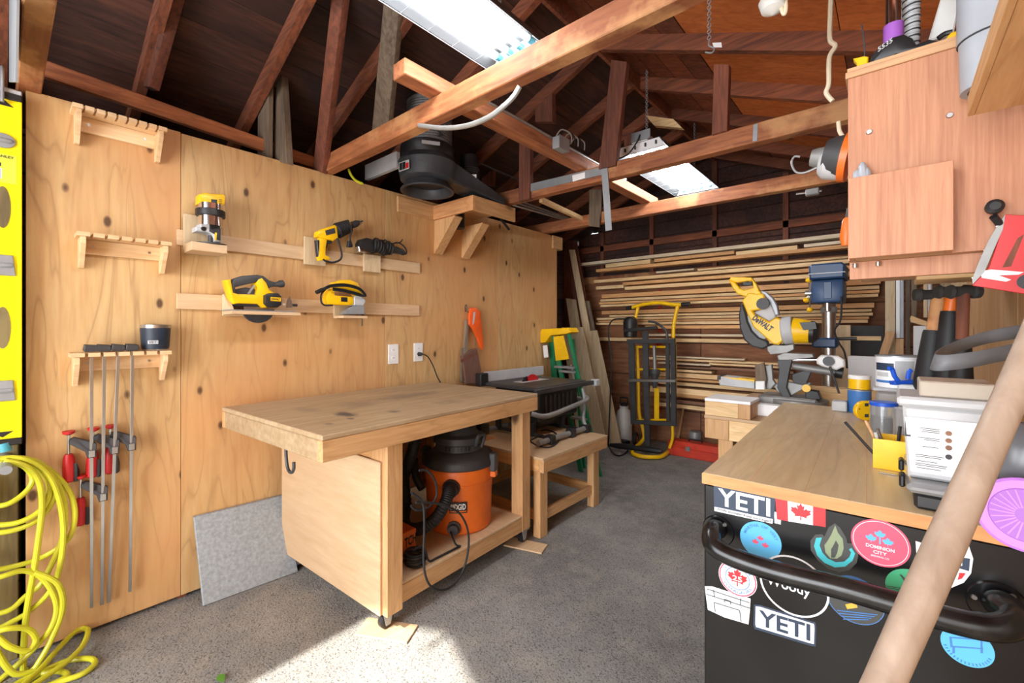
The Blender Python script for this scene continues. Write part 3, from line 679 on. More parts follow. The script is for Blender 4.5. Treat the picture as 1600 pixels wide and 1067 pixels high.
O('top_handle', MB().prism(px(PJ, (521, 441), (534, 437), (548, 437), (560, 442), (565, 452), (568, 460), (556, 462), (550, 456), (530, 454), (522, 456)), (-.055, 0, 0), .010, 2), M['yellow'], t)
O('gear_head', MB().prism(px(PJ, (553, 463), (562, 461), (571, 467), (572, 472), (568, 478), (553, 477)), (-.062, 0, 0), .006), M['ltgrey'], t)
O('spec_label', MB().prism(px(dict(X=JX - .024), (533, 464), (543, 464.5), (543, 472), (533, 471)), (-.002, 0, 0)), M['black'], t)
O('shoe_plate', MB().prism(px(PJ, (536, 491), (546, 482), (552, 478), (569, 478), (570, 491)), (-.06, 0, 0), .002), M['galv'], t)
O('blade', MB().box((JX - .062, W(566, 490, X=JX - .06).y - .005, zj - .07), (JX - .060, W(566, 490, X=JX - .06).y + .005, zj)), M['steel'], t)
mb = MB()
for d, xx in ((0, .0), (1.6, -.008), (3.2, .006)):
    mb.tube(spline(px(dict(X=JX - .012 + xx), (506, 450 + d), (518, 445 + d), (540, 444 + d), (560, 449 + d), (570, 458 + d), (571, 463), (562, 459 + d), (540, 453 + d), (520, 450 + d))), .0045, 8)
mb.tube(spline(px(PJ, (509, 452), (502, 460), (502, 472), (508, 477), (520, 477))), .005, 8)
O('cord', mb, M['rubber'], t)
O('plug', MB().lathe(W(494, 457, X=JX - .01), W(509, 450, X=JX - .01) - W(494, 457, X=JX - .01), [(0, .012), (.6, .013), (1, .006)], 12), M['rubber'], t)
# ---- level
LX = WL + .06; PV = dict(X=LX)
t = T('spirit_level', 'long bright yellow box-beam spirit level hung upright at the wall edge', 'level', W(22, 690, X=WL + .03))
a, b, c_, d_ = W(-6, 150, X=LX), W(36, 150, X=LX), W(42, 682, X=LX), W(7, 682, X=LX)
yl, yr = -.048, .058
zt, zb_ = a.z, c_.z
O('beam', MB().box((LX - .022, yl + .012, zb_), (LX - .006, yr - .012, zt)), M['levelyellow'], t)
for y in (yl, yr - .012): O('edge_rail', MB().box((LX - .03, y, zb_), (LX + .002, y + .012, zt), .002), M['levelyellow'], t)
for z in (zt, zb_ - .028): O('end_cap', MB().box((LX - .032, yl - .001, z), (LX + .004, yr + .001, z + .028), .004), M['black'], t)
O('end_tip', MB().box((LX - .03, yl, zt + .028), (LX + .002, yr, zt + .045), .003), M['ltgrey'], t)
yc = (yl + yr) / 2
def oval(y, z, ry, rz, n=24): return [V((LX - .0055, y + ry * math.cos(k * 2 * math.pi / n), z + rz * math.sin(k * 2 * math.pi / n))) for k in range(n)]
for pz in (222, 415, 610):
    z = W(18, pz, X=LX).z
    f = O('vial_frame', MB().prism(oval(yc, z, .036, .030) if pz == 222 else [V((LX - .0055, yc + sy * .036, z + sz * .042)) for sy, sz in ((-1, -1), (1, -1), (.8, 1), (-.8, 1))], (.008, 0, 0), .003), M['galv'], t)
    O('vial', MB().lathe((LX + .003, yc - .026, z), (0, .052, 0), [(0, .007), (.1, .010), (.9, .010), (1, .007)], 14), M['clear'], f)
for pz in (325, 512):
    z = W(18, pz, X=LX).z
    O('hand_slot', MB().prism(oval(yc, z, .022, .085), (.001, 0, 0)), M['treated'], t)
for z, sgn in ((zt - .028, 1), (zb_ + .03, 1)): O('arrow_mark', MB().prism([V((LX - .0055, yc - .03, z)), V((LX - .0055, yc + .03, z)), V((LX - .0055, yc, z - .022 if z < 1.4 else z + .026))], (.0008, 0, 0)), M['black'], t)
zl = W(18, 262, X=LX).z
lb = O('label_sticker', MB().box((LX - .0055, yc - .04, zl - .065), (LX - .0048, yc + .038, zl + .052)), flat('level_label', (226, 232, 70), .5), t)
TXT('lettering', 'STANLEY', (LX - .0045, yc, zl + .042), (0, .062, 0), (0, 0, .010), M['ink'], lb)
O('barcode', MB().box((LX - .0047, yc - .034, zl - .05), (LX - .0042, yc - .002, zl - .008)), M['paper'], lb)
bc = MB()
for k in range(9): bc.box((LX - .0041, yc - .031, zl - .048 + k * .0043), (LX - .0039, yc - .005, zl - .0462 + k * .0043))
O('barcode_lines', bc, M['ink'], lb)
O('warning_mark', MB().prism([V((LX - .0047, yc - .034, zl + .0)), V((LX - .0047, yc - .004, zl + .0)), V((LX - .0047, yc - .004, zl + .015)), V((LX - .0047, yc - .034, zl + .006))], (.0004, 0, 0)), M['ink'], lb)
O('red_mark', MB().box((LX - .0047, yc - .034, zl + .02), (LX - .0042, yc - .016, zl + .026)), M['red'], lb)
O('wall_hook', MB().tube(spline([(WL - .02, .004, zt + .13), (LX + .008, .004, zt + .12), (LX + .012, .004, zt + .03), (LX + .01, .004, zt - .02)]), .006, 8), M['galv'], label='grey metal hook in front of the top of the yellow level', cat='hook')
# ---- yellow hose
k2 = 1067 / 387.0
def hz(pts, xo): return [W(x / k2, 680 + y / k2, X=WL + xo) for x, y in pts]
t = T('air_hose', 'long yellow hose coiled on a wall bracket and spilling onto the floor', 'hose', (WL + .12, -.02, 0))
mb = MB(); R_ = .0105
for pts, xo, cl_ in (
    ([(-20, 112), (100, 96), (200, 140), (290, 230), (322, 330), (295, 440), (200, 520), (80, 562), (-60, 575), (-200, 520), (-260, 380), (-220, 220), (-120, 130)], .05, True),
    ([(-20, 118), (110, 110), (185, 160), (215, 235), (180, 315), (80, 372), (-60, 385), (-160, 330), (-180, 220), (-110, 140)], .075, True),
    ([(0, 100), (120, 105), (215, 180), (265, 320), (270, 480), (232, 640), (150, 742), (60, 802), (-60, 840), (-200, 800), (-260, 600), (-230, 320), (-120, 140)], .085, True),
    ([(-40, 300), (40, 290), (120, 235), (140, 180), (90, 125), (-10, 112), (-100, 160), (-110, 250)], .06, True),
    ([(-60, 420), (60, 405), (170, 360), (235, 270), (230, 190), (150, 120), (20, 104), (-110, 150), (-170, 280), (-140, 390)], .07, True),
    ([(-60, 770), (40, 748), (115, 690), (180, 640), (255, 480), (280, 360), (262, 240), (170, 120), (30, 104), (-110, 150), (-210, 330), (-210, 600), (-150, 740)], .06, True),
    ([(20, 108), (110, 130), (165, 190), (182, 300), (165, 450), (142, 600), (116, 760), (102, 920), (100, 1050), (110, 1130)], .10, False),
    ([(-60, 640), (20, 600), (110, 585), (195, 630), (243, 725), (222, 820), (140, 930), (40, 1022), (-60, 1085), (-180, 1000), (-160, 760)], .12, True),
    ([(150, 590), (245, 632), (272, 740), (225, 880), (160, 985), (128, 1090)], .14, False),
    ([(-30, 850), (40, 826), (120, 836), (155, 885), (120, 925), (40, 905), (-20, 870), (-10, 940), (60, 1020), (150, 1062)], .15, False)):
    P_ = hz(pts, xo)
    P_ = [V((p.x + .012 * math.sin(i * 1.7), p.y, max(p.z, .012))) for i, p in enumerate(P_)]
    mb.tube(spline(P_, 7, cl_), R_, 10, cl_)
def fl(pts, z): return [V((*W(x / k2, 680 + y / k2, Z=z).xy, z)) for x, y in pts]
mb.tube(spline(fl([(60, 1110), (180, 1000), (250, 920), (330, 842), (378, 838), (360, 900), (300, 965), (210, 1030), (120, 1090)], .04), 7), R_, 10)
mb.tube(spline(fl([(90, 1080), (190, 1015), (290, 972), (385, 962), (408, 985), (350, 1030), (240, 1066), (120, 1110)], .014), 7), R_, 10)
mb.tube(spline(fl([(40, 1090), (130, 1040), (240, 1015), (290, 1035), (230, 1070), (130, 1120)], .012), 7), R_, 10)
O('hose', mb, M['hose'], t)
a = W(9, 735, X=WL + .16)
O('hose_bracket', MB().cyl((WL - .02, a.y, a.z + .02), (a.x, a.y, a.z), .018, n=16), M['galv'], label='grey metal peg holding the coiled yellow hose', cat='hook')
O('hose_coupling', MB().cyl(W(5, 692, X=WL + .05), W(8, 705, X=WL + .05), .02, n=14), M['tealcap'], label='light blue pipe coupling below the yellow level', cat='coupling')
# ---- outlets
for x0, x1, y0, y1, lab in ((606, 622, 538, 568, 'white duplex wall outlet with nothing plugged in'), (646, 660, 536, 564, 'white duplex wall outlet with a black plug in it')):
    A, B = W(x0, y0, X=WL), W(x1, y1, X=WL)
    t = T('wall_outlet', lab, 'outlet', (WL, (A.y + B.y) / 2, B.z), group='wall outlets')
    O('cover_plate', MB().box((XW, A.y, B.z), (XW + .006, B.y, A.z), .002), M['white'], t)
    cy = (A.y + B.y) / 2; cz = (A.z + B.z) / 2; h = A.z - B.z
    for s_ in (-1, 1):
        rc = O('receptacle', MB().lathe((XW + .006, cy, cz + s_ * h * .2), (.002, 0, 0), [(0, .018), (1, .017)], 20), M['whitepaint'], t)
        for dy in (-.006, .006): O('slot', MB().box((XW + .0078, cy + dy - .0012, cz + s_ * h * .2 - .003), (XW + .0085, cy + dy + .0012, cz + s_ * h * .2 + .006)), M['ink'], rc)
    PLG = (cy, cz + -h * .1)
t = T('power_cord', 'black plug and cord running from the outlet down behind the bench', 'cord', (WL + .03, PLG[0], 1.0))
O('plug', MB().lathe((XW + .0085, PLG[0], PLG[1]), (.04, .006, 0), [(0, .016), (.6, .014), (1, .007)], 14), M['rubber'], t)
O('cord', MB().tube(spline([V((XW + .046, PLG[0] + .006, PLG[1]))] + px(dict(X=WL + .05), (668, 557), (676, 570), (683, 588)) + px(dict(X=WL + .02), (690, 604), (694, 640))), .0045, 8), M['rubber'], t)
# ---- bench brush, hook, orange gloves
t = T('bench_brush', 'old wooden whisk broom with brown bristles hanging beside orange gloves', 'brush', W(733, 598, X=WL + .03))
O('handle', MB().prism(px(dict(X=WL + .035), (728, 500), (734, 499), (732, 522), (732, 560), (724, 560), (727, 525)), (-.022, 0, 0), .004), M['greywood'], t)
O('handle_edge', MB().prism(px(dict(X=WL + .032), (722, 545), (730, 540), (728, 600), (721, 596)), (-.02, 0, 0), .003), M['greywood'], t)
O('bristles', MB().prism(px(dict(X=WL + .05), (723, 556), (738, 546), (746, 544), (752, 577), (752, 600), (728, 600)), (-.035, 0, 0), .005), M['brownbrush'], t)
O('binding', MB().prism(px(dict(X=WL + .052), (720, 562), (744, 550), (745, 554), (721, 566)), (-.004, 0, 0)), M['strut'], t)
O('wall_hook', MB().tube(spline([(XW, W(727, 487, X=WL).y, W(727, 487, X=WL).z)] + px(dict(X=WL + .03), (727, 478), (729, 477), (730, 486), (735, 489))), .004, 8), M['dgrey'], label='dark wire hook holding the orange gloves', cat='hook')
t = T('gloves', 'pair of bright orange work gloves hanging from a wire hook', 'gloves', W(745, 546, X=WL + .03))
O('glove', MB().prism(px(dict(X=WL + .055), (736, 482), (742, 480), (747, 483), (751, 487), (753, 505), (756, 540), (755, 547), (751, 543), (747, 530), (739, 513), (734, 507), (734, 494)), (-.025, 0, 0), .008, 2), M['gloveorange'], t)
O('glove', MB().prism(px(dict(X=WL + .028), (733, 492), (740, 484), (745, 490), (741, 512), (737, 512)), (-.02, 0, 0), .005), M['gloveorange'], t)
O('reflective_trim', MB().prism(px(dict(X=WL + .056), (740, 488), (743, 487), (741, 504), (738, 508)), (-.001, 0, 0)), M['ltgrey'], t)
O('strap', MB().tube(spline(px(dict(X=WL + .03), (735, 505), (742, 520), (743, 545), (744, 560))), .003, 6), M['greywood'], t)
# ---- dust collector on its wall shelf
Y0 = 2.28; XS0 = -2.78; XF = -2.33
zb_, zt_ = W(680, 346, X=XS0).z, W(682, 322, X=XS0).z
zb_ = zt_ - .115
t = T('wall_shelf', 'bracketed wooden wall shelf carrying the dust collector', 'shelf', (WL, 2.4, zb_ - .3))
yb_ = W(620, 320, X=WL).y
O('backer_board', MB().box((XW, yb_, zb_), (XW + .018, Y0 + .02, zt_), .0015), M['pineY'], t)
O('front_board', MB().box((XW, Y0 - .02, zb_), (XF, Y0, zt_ - .005), .0015), wood('shelf_pine', (224, 164, 110), (196, 132, 82), 'X', .6, 40, 14, knots=4, rings=.5, vary=.03), t)
O('end_board', MB().box((XF - .02, Y0, zb_), (XF, Y0 + .46, zt_ - .005), .0015), M['pineY'], t)
O('shelf_top', MB().box((XW, Y0, zt_ - .025), (XF - .02, Y0 + .46, zt_ - .005)), M['pineY'], t)
for y in (Y0 - .001, Y0 + .30):
    O('gusset', MB().prism([(XW, y, zb_ - .001), (XW + .26, y, zb_ - .001), (XW + .02, y, zb_ - .26), (XW, y, zb_ - .26)], (0, .02, 0), .001), M['pineZ'], t)
    O('gusset_face', MB().prism([(XW + .26, y - .02, zb_ - .001), (XW + .02, y - .02, zb_ - .26), (XW + .02, y + .06, zb_ - .26), (XW + .26, y + .06, zb_ - .001)], (.012, 0, -.012)), M['pineZ'], t)
FC = W(668, 296, X=-2.46); FC.z = zt_ + .02
t = T('dust_collector', 'dark grey wall dust collector with mesh filter drum and open inlet ring', 'dust collector', FC)
rad = .185
O('fan_housing', MB().lathe(FC + V((0, 0, .005)), (0, 0, .17), [(0, .16), (.1, rad), (.75, rad + .02), (1, rad - .01)], 36), M['castblack'], t)
ir = MB().lathe(FC, (0, 0, .06), [(0, rad - .035), (-.35, rad - .02), (-.75, rad + .0), (-.9, rad), (-.9, rad - .014), (-.2, rad - .045), (1, rad - .05)], 36, cap=False)
O('inlet_ring', ir, M['castblack'], t)
O('inlet_throat', MB().lathe(FC + V((0, 0, .003)), (0, 0, .002), [(0, rad - .05), (1, rad - .05)], 36), M['black'], t)
O('clamp_band', MB().lathe(FC + V((0, 0, .175)), (0, 0, .085), [(0, rad - .01), (.2, rad), (.8, rad), (1, rad - .02)], 36), M['black'], t)
fz = W(675, 165, X=-2.46).z
O('filter_drum', MB().lathe(FC + V((.01, .01, .26)), (0, 0, fz - FC.z - .26), [(0, rad - .03), (.97, rad - .03), (1, rad - .04)], 36), M['filter'], t)
O('drum_lid', MB().lathe(FC + V((.01, .01, fz - FC.z)), (0, 0, .02), [(0, rad - .02), (1, rad - .03)], 36), M['castblack'], t)
e = V((CS, SN, 0)); nn = V((SN, -CS, 0))
for k in range(16):                                        # perforation rows of the drum
    zc = FC.z + .28 + k * (fz - FC.z - .3) / 16
    O('drum_rib', MB().torus((FC.x + .01, FC.y + .01, zc), (0, 0, 1), rad - .029, .0022, 32, 6), M['dgrey'], t)
pc = FC + e * .135 + V((0, 0, .29)) + nn * .09
O('brand_strip', MB().lathe(FC + V((.01, .01, .27)), (0, 0, fz - FC.z - .30), [(0, rad - .0285), (1, rad - .0285)], 36, cap=False), M['filter'], t)
dt = (nn * .80 + e * .6).normalized(); pp = FC + V((.01, .01, 0)) + dt * (rad - .024) + V((0, 0, .26 + (fz - FC.z - .26) * .45))
TXT('lettering', 'LAGUNA', pp, V((0, 0, -(fz - FC.z) * .45)), V((0, 0, 1)).cross(dt) * .045 * 1.0, M['dgrey'], t, .002)
dl = (nn * .8 - e * .6).normalized(); c = FC + dt * (-.0) + dl * (rad + .02) + V((0, 0, .07))
sd = V((0, 0, 1)).cross(dl)
wl_ = O('warning_label', MB().box((-.05, -.002, -.03), (.05, .002, .03), 0, Matrix.Translation(c) @ Matrix((sd, dl, V((0, 0, 1)))).transposed().to_4x4()), M['ltgrey'], t)
for i, m in enumerate(('black', 'black', 'red')): O('label_panel', MB().box((-.044 + i * .031, .002, -.024), (-.016 + i * .031, .003, .012 if i == 2 else .024), 0, Matrix.Translation(c) @ Matrix((sd, dl, V((0, 0, 1)))).transposed().to_4x4()), M[m], wl_)
O('clamp_latch', MB().box((-.06, -.004, -.012), (.06, .006, .012), .003, Matrix.Translation(FC + (nn * .95 + e * .3).normalized() * (rad + .003) + V((0, 0, .215))) @ Matrix(((nn * .95 + e * .3).normalized().cross(V((0, 0, -1))), (nn * .95 + e * .3).normalized(), V((0, 0, 1)))).transposed().to_4x4()), M['ltgrey'], t)
oa = FC + V((0.0, .16, .08)); ob = W(770, 292, X=-2.46)
O('outlet_duct', MB().prism([V((-2.30, FC.y + .02, FC.z + .02)), V((-2.33, ob.y + .02, zt_ - .004)), V((-2.33, ob.y + .02, zt_ + .05)), V((-2.30, FC.y + .08, FC.z + .16))], (-.17, 0, 0), .01), M['castblack'], t)
mc = W(733, 268, X=-2.42)
mt = O('motor', MB().lathe(mc - V((0, 0, .08)), (0, 0, .20), [(0, .075), (.5, .075), (.6, .068), (.95, .066), (1, .05)], 24), M['black'], t)
for k in range(6): O('cooling_fin', MB().torus(mc + V((0, 0, -.06 + k * .014)), (0, 0, 1), .076, .003, 24, 6), M['dgrey'], mt)
O('motor_cord', MB().tube(spline([mc + V((.05, .03, .04))] + px(dict(X=-2.42), (752, 256), (775, 266), (810, 280), (850, 292))), .006, 8), M['dgrey'], t)
O('duct_port', MB().lathe((XW + .14, Y0 + .15, zb_ - .06), (0, 0, .16), [(0, .042), (.2, .042), (.2, .04), (1, .04)], 20), M['black'], t)
O('paper_tag', MB().box((-.02, -.001, -.012), (.02, .001, .012), 0, Matrix.Translation(W(740, 275, X=-2.33)) @ Matrix.Rotation(.7, 4, 'Z')), M['paper'], t)
# ================================================================== WORKBENCH, VACUUM, TABLE SAW, LADDER
BRZ = math.radians(2.5)
t = T('workbench', 'large wooden workbench on casters with worn stained top', 'workbench', (-1.69, .82, 0), BRZ)
def bb(name, lo, hi, m, par=None, bev=.003): return O(name, MB().box(lo, hi, bev), M[m], par or t, local=True)
BD, BL, BT = -1.035, 1.47, .985
M['benchtop2'] = wood('stained_bench_top', (190, 166, 132), (164, 136, 102), 'Y', .55, 40, 8, rings=.25, vary=.02, bump=.08, stain=((124, 106, 86), 2.4, .60, .5))
def bl_(x, y): p = INV[t.name] @ W(x, y, Z=BT); return p.x, p.y
add_spots(M['benchtop2'], [(*bl_(540, 647), .10, .055, (44, 46, 62), .85), (*bl_(615, 643), .05, .03, (70, 66, 70), .7), (*bl_(548, 654), .03, .02, (50, 50, 60), .7), (*bl_(515, 662), .035, .03, (96, 84, 76), .6), (*bl_(640, 618), .10, .30, (110, 98, 88), .55), (*bl_(560, 632), .12, .14, (116, 102, 88), .45), (*bl_(480, 640), .12, .06, (124, 110, 96), .4)])
bb('bench_top', (BD, 0, BT - .022), (0, BL, BT), 'benchtop2', bev=.004)
bb('apron', (-.038, .001, BT - .108), (0, BL, BT - .0225), 'pineY')
bb('apron', (BD, .001, BT - .108), (BD + .038, BL, BT - .0225), 'pineY')
bb('apron', (BD + .039, .001, BT - .108), (-.039, .039, BT - .0225), 'benchtop')
bb('apron', (BD + .039, BL - .038, BT - .108), (-.039, BL, BT - .0225), 'sidepanel')
for x0 in (-.145, BD + .05):
    for y0, y1 in ((.315, .405), (BL - .095, BL - .008)):
        lg = bb('leg', (x0, y0, .10), (x0 + .09, y1, BT - .109), 'pineZ')
        bb('leg_facing', (x0 + .0905, y0 + .002, .10), (x0 + .125, y1, BT - .109), 'pineZ', lg) if x0 > -.5 and y0 < 1 else None
bb('side_panel', (BD + .02, .302, .10), (-.055, .3145, .80), 'sidepanel')
bb('cross_rail', (BD + .141, .32, .795), (-.146, .36, .87), 'pineXo')
bb('cross_rail', (BD + .141, .34, .10), (-.146, .38, .188), 'pineXo')
bb('cross_rail', (BD + .141, BL - .08, .10), (-.146, BL - .04, .188), 'pineXo')
bb('bottom_rail', (-.095, .4055, .10), (-.057, BL - .0955, .188), 'pineY')
bb('bottom_rail', (BD + .06, .4055, .10), (BD + .098, BL - .0955, .188), 'pineY')
bb('base_shelf', (BD + .02, .325, .1885), (-.055, BL - .0955, .203), 'sidepanel')
bb('back_panel', (BD + .012, .32, .21), (BD + .02, BL - .02, .87), 'backwall')
def caster(x, y):
    c = O('caster', MB().box((x - .035, y - .035, .092), (x + .035, y + .035, .0995), .002), M['galv'], t, local=True)
    O('fork', MB().prism([(x - .022, y - .028, .092), (x - .022, y + .028, .092), (x - .022, y + .012, .03), (x - .022, y - .012, .03)], (.003, 0, 0)).prism([(x + .019, y - .028, .092), (x + .019, y + .028, .092), (x + .019, y + .012, .03), (x + .019, y - .012, .03)], (.003, 0, 0)), M['galv'], c, local=True)
    O('wheel', MB().lathe((x - .016, y, .047), (.032, 0, 0), [(0, .030), (.15, .036), (.85, .036), (1, .030)], 22), M['black'], c, local=True)
for x, y in ((-.09, .36), (-.09, BL - .05), (BD + .09, .36), (BD + .09, BL - .05)): caster(x, y)
a = W(449, 690, Y=.835); Mi = INV[t.name]
O('hanging_hook', MB().tube(spline([a + V((0, .004, .05))] + px(dict(Y=.835), (447, 700), (448, 722), (451, 735), (456, 738), (459, 732), (459, 722))), .007, 10), M['dgrey'], t, label='dark iron hook under the bench end')
mk = MB()
# floor wedges under casters
for x, y, ang, lab in ((-1.78, 1.17, .5, 'thin wooden board under the near caster of the workbench'), (-1.80, 2.22, .3, 'thin wooden board under the far caster of the workbench')):
    m_ = Matrix.Translation((x, y, .0)) @ Matrix.Rotation(ang, 4, 'Z')
    O('floor_shim', MB().box((-.13, -.06, .001), (.13, .06, .0105), .001, m_), M['palewoodY'], label=lab, cat='board', group='shims under the bench')
# --- shop vacuum
vc = V((-2.05, 1.87, .204)); SH = Matrix.Translation(vc)
t = T('shop_vacuum', 'orange shop vacuum with black lid and ribbed hose under the workbench', 'vacuum', vc)
up = V((0, 0, 1))
dr = O('drum', MB().lathe(vc, up, [(0, .188), (.01, .196), (.20, .203), (.285, .208), (.30, .212), (.36, .214), (.372, .208)], 40), M['orange'], t)
O('drum_band', MB().torus(vc + up * .29, up, .2105, .003, 40, 6), M['orange'], dr)
O('lid', MB().lathe(vc, up, [(.372, .214), (.38, .222), (.405, .222), (.43, .21), (.455, .17), (.47, .14)], 40), M['dgrey'], t)
O('power_head', MB().lathe(vc, up, [(.46, .15), (.50, .145), (.51, .16), (.545, .155), (.56, .12), (.60, .10), (.61, .06)], 36), M['dgrey'], t)
vn = (V((0, 0, HC)) - vc); vn.z = 0; vn.normalize(); vs = up.cross(vn)             # towards viewer, and to the right
def vp(ang, r, z): return vc + (vn * math.cos(ang) + vs * math.sin(ang)) * r + up * z
for k in range(7):
    an = -.55 + k * .16
    O('head_louver', MB().beam(vp(an, .147, .475), vp(an, .147, .505), .012, .008, up=vp(an, 1, 0) - vc), M['black'], t)
for an in (1.15, -2.0, 2.9):
    l_ = O('lid_latch', MB().box((-.03, -.02, -.06), (.03, .02, .05), .006, Matrix.Translation(vp(an, .228, .40)) @ Matrix.Rotation(math.atan2((vp(an, 1, 0) - vc).y, (vp(an, 1, 0) - vc).x) - math.pi / 2, 4, 'Z')), M['dgrey'], t)
O('latch_lug', MB().box((-.022, -.015, -.02), (.022, .02, .016), .004, Matrix.Translation(vp(1.15, .226, .325)) @ Matrix.Rotation(math.atan2((vp(1.15, 1, 0) - vc).y, (vp(1.15, 1, 0) - vc).x) - math.pi / 2, 4, 'Z')), M['orange'], t)
O('carry_handle', MB().tube(spline([vp(1.1, .15, .48), vp(1.1, .17, .55), vp(.75, .17, .56), vp(.7, .15, .50)]), .012, 10), M['dgrey'], t)
po = vp(-.22, .205, .285)
pt = O('hose_port', MB().lathe(po, (vp(-.22, .25, .275) - po), [(0, .052), (.3, .052), (.3, .045), (1, .043)], 24), M['black'], t)
hp = spline([po, vp(-.22, .27, .28), vp(-.25, .32, .235), vp(-.38, .36, .16), vp(-.62, .37, .10), vp(-.95, .36, .07), vp(-1.3, .34, .075), vp(-1.7, .33, .10)], 14)
rr = [.0315 + (.0035 if i % 2 else 0) for i in range(len(hp))]
O('hose', MB().tube(hp, rr, 16), M['rubber'], t)
hp2 = spline([vp(-1.7, .33, .10), vp(-1.75, .35, .25), vp(-1.35, .32, .36), vp(-1.15, .30, .48), vp(-1.1, .28, .58)], 12)
O('hose', MB().tube(hp2, [.0315 + (.0035 if i % 2 else 0) for i in range(len(hp2))], 14), M['rubber'], t)
hp3 = spline([vp(-1.5, .27, .40), vp(-1.15, .28, .33), vp(-.92, .27, .27)], 6)
O('accessory_nozzle', MB().tube(hp3, .022, 14), M['black'], t)
dp = vp(-.15, .198, .05)
O('drain_plug', MB().lathe(dp, vp(-.15, .24, .05) - dp, [(0, .04), (.4, .04), (.4, .03), (1, .028)], 20), M['dgrey'], t)
# badge wraps the drum
n_ = 8; mbp = MB(); mw = MB()
rows = []
for k in range(n_ + 1):
    an = -.28 + .50 * k / n_
    rows.append((vp(an, .2065, .135), vp(an, .2095, .20)))
for A, B in zip(rows, rows[1:]): mbp.quad([A[0], B[0], B[1], A[1]])
bd = O('badge', mbp, M['black'], t)
vsx, fs = _TX['RIDGID']; mw = MB(); bv = [mw.b.verts.new(vp(-.03 + .42 * a, .2098 + .001, .173 + .034 * b)) for a, b in vsx]
for f in fs:
    try: mw.b.faces.new([bv[i] for i in f])
    except ValueError: pass
O('lettering', mw, M['white'], bd)
mo = MB()
for k in range(n_): mo.quad([vp(-.26 + .46 * k / n_, .2085, .142), vp(-.26 + .46 * (k + 1) / n_, .2085, .142), vp(-.26 + .46 * (k + 1) / n_, .2088, .149), vp(-.26 + .46 * k / n_, .2088, .149)])
O('badge_stripe', mo, M['orange'], bd)
cdp = px(dict(X=-1.70), (655, 735), (668, 736), (680, 752), (682, 775), (670, 792), (652, 797), (642, 790))
mb = MB(); mb.tube(spline(cdp, 8), .0055, 8)
cdp = px(dict(X=-1.68), (643, 770), (660, 785), (663, 820), (662, 880), (670, 912), (688, 922), (708, 914), (724, 890), (732, 855), (730, 825), (718, 802), (700, 792), (680, 786), (650, 785))
mb.tube(spline(cdp, 8), .0055, 8)
cdp = [vp(-.2, .245, .045)] + px(dict(X=-1.80), (712, 850), (719, 868), (714, 884), (700, 891), (682, 889), (670, 876), (664, 858), (655, 855), (645, 860))
cdp = [V((p.x, p.y, max(p.z, .212))) for p in cdp]
mb.tube(spline(cdp, 8), .0055, 8); O('power_cord', mb, M['rubber'], t)
# box and cords beside the vacuum
c = W(652, 828, Z=.204)
c = V((-2.06, 1.36, .204))
t = T('cardboard_carton', 'small orange carton with black letters beside the shop vacuum', 'box', c)
O('body', MB().box(c + V((-.10, -.07, 0)), c + V((.12, .10, .13)), .003), M['orange'], t)
TXT('lettering', 'TCH', c + V((.121, .06, .08)), V((0, .075, .010)), V((0, 0, .05)), M['black'], t)
t = T('coiled_cable', 'black cable coil in front of the orange carton', 'cable', c + V((.2, .05, 0)))
mb = MB()
for k in range(5): mb.torus(c + V((.215, .02, .012 + k * .013)), (.05 * (-1) ** k, .04, 1), 0.048 + .006 * (k % 2), .006, 24, 8)
O('coil', mb, M['rubber'], t)
# odds and ends on a ledge behind the vacuum
led = O('inner_ledge', MB().box((-2.70, 2.10, .66), (-2.05, 2.20, .68), .002), M['pineXo'], bpy.data.objects['workbench'])
for k, (x, m, lab) in enumerate(((-2.14, 'black', 'small black tool case on the ledge behind the vacuum, nearest the bench leg'), (-2.24, 'dgrey', 'dark grey battery pack on the ledge behind the vacuum'), (-2.35, 'red', 'small red canister on the ledge behind the vacuum'))):
    if k < 2:
        O('tool_case', MB().box((x - .045, 2.105, .681), (x + .045, 2.195, .76 + .03 * k), .012, seg=2).box((x - .02, 2.13, .76), (x + .02, 2.17, .785 + .03 * k), .004), M[m], label=lab, cat='case')
    else:
        O('canister', MB().lathe((x, 2.15, .681), up, [(0, .028), (.10, .028), (.115, .012), (.13, .012)], 16), M[m], label=lab, cat='canister')
# --- grey slab leaning on the wall
A, B, C_, D_ = W(303, 808, X=-2.775), W(445, 773, X=-2.775), W(466, 893, Z=.003), W(318, 947, Z=.003)
O('stone_slab', MB().prism([A, B, C_, D_], (-.022, 0, 0.0), .003), M['granite'], label='grey speckled slab leaning against the plywood wall', cat='slab')
# --- low table
t = T('low_table', 'low wooden table supporting the table saw', 'table', (-2.18, 2.75, 0))
TZ = .55; x0, x1, y0, y1 = -2.62, -1.745, 2.335, 3.2
O('table_top', MB().box((x0, y0, TZ - .018), (x1, y1, TZ), .002), M['sidepanel'], t)
for y in (y0 + .005, y1 - .045): O('apron', MB().box((x0 + .005, y, TZ - .10), (x1 - .041, y + .04, TZ - .0185), .002), M['pineXo'], t)
for x in (x1 - .04, x0): O('apron', MB().box((x, y0 + .005, TZ - .10), (x + .04, y1 - .005, TZ - .0185), .002), M['pineY'], t)
for x in (x1 - .10, x0 + .03):
    for y in (y0 + .02, y1 - .15):
        O('leg', MB().box((x, y, 0), (x + .059, y + .085, TZ - .101), .003), M['pineZ'], t)
for x in (x1 - .085, x0 + .045): O('stretcher', MB().box((x, y0 + .106, .10), (x + .03, y1 - .151, .17), .003), M['pineY'], t)
for y in (y0 + .045, y1 - .12): O('stretcher', MB().box((x0 + .09, y, .10), (x1 - .101, y + .03, .17), .003), M['pineXo'], t)
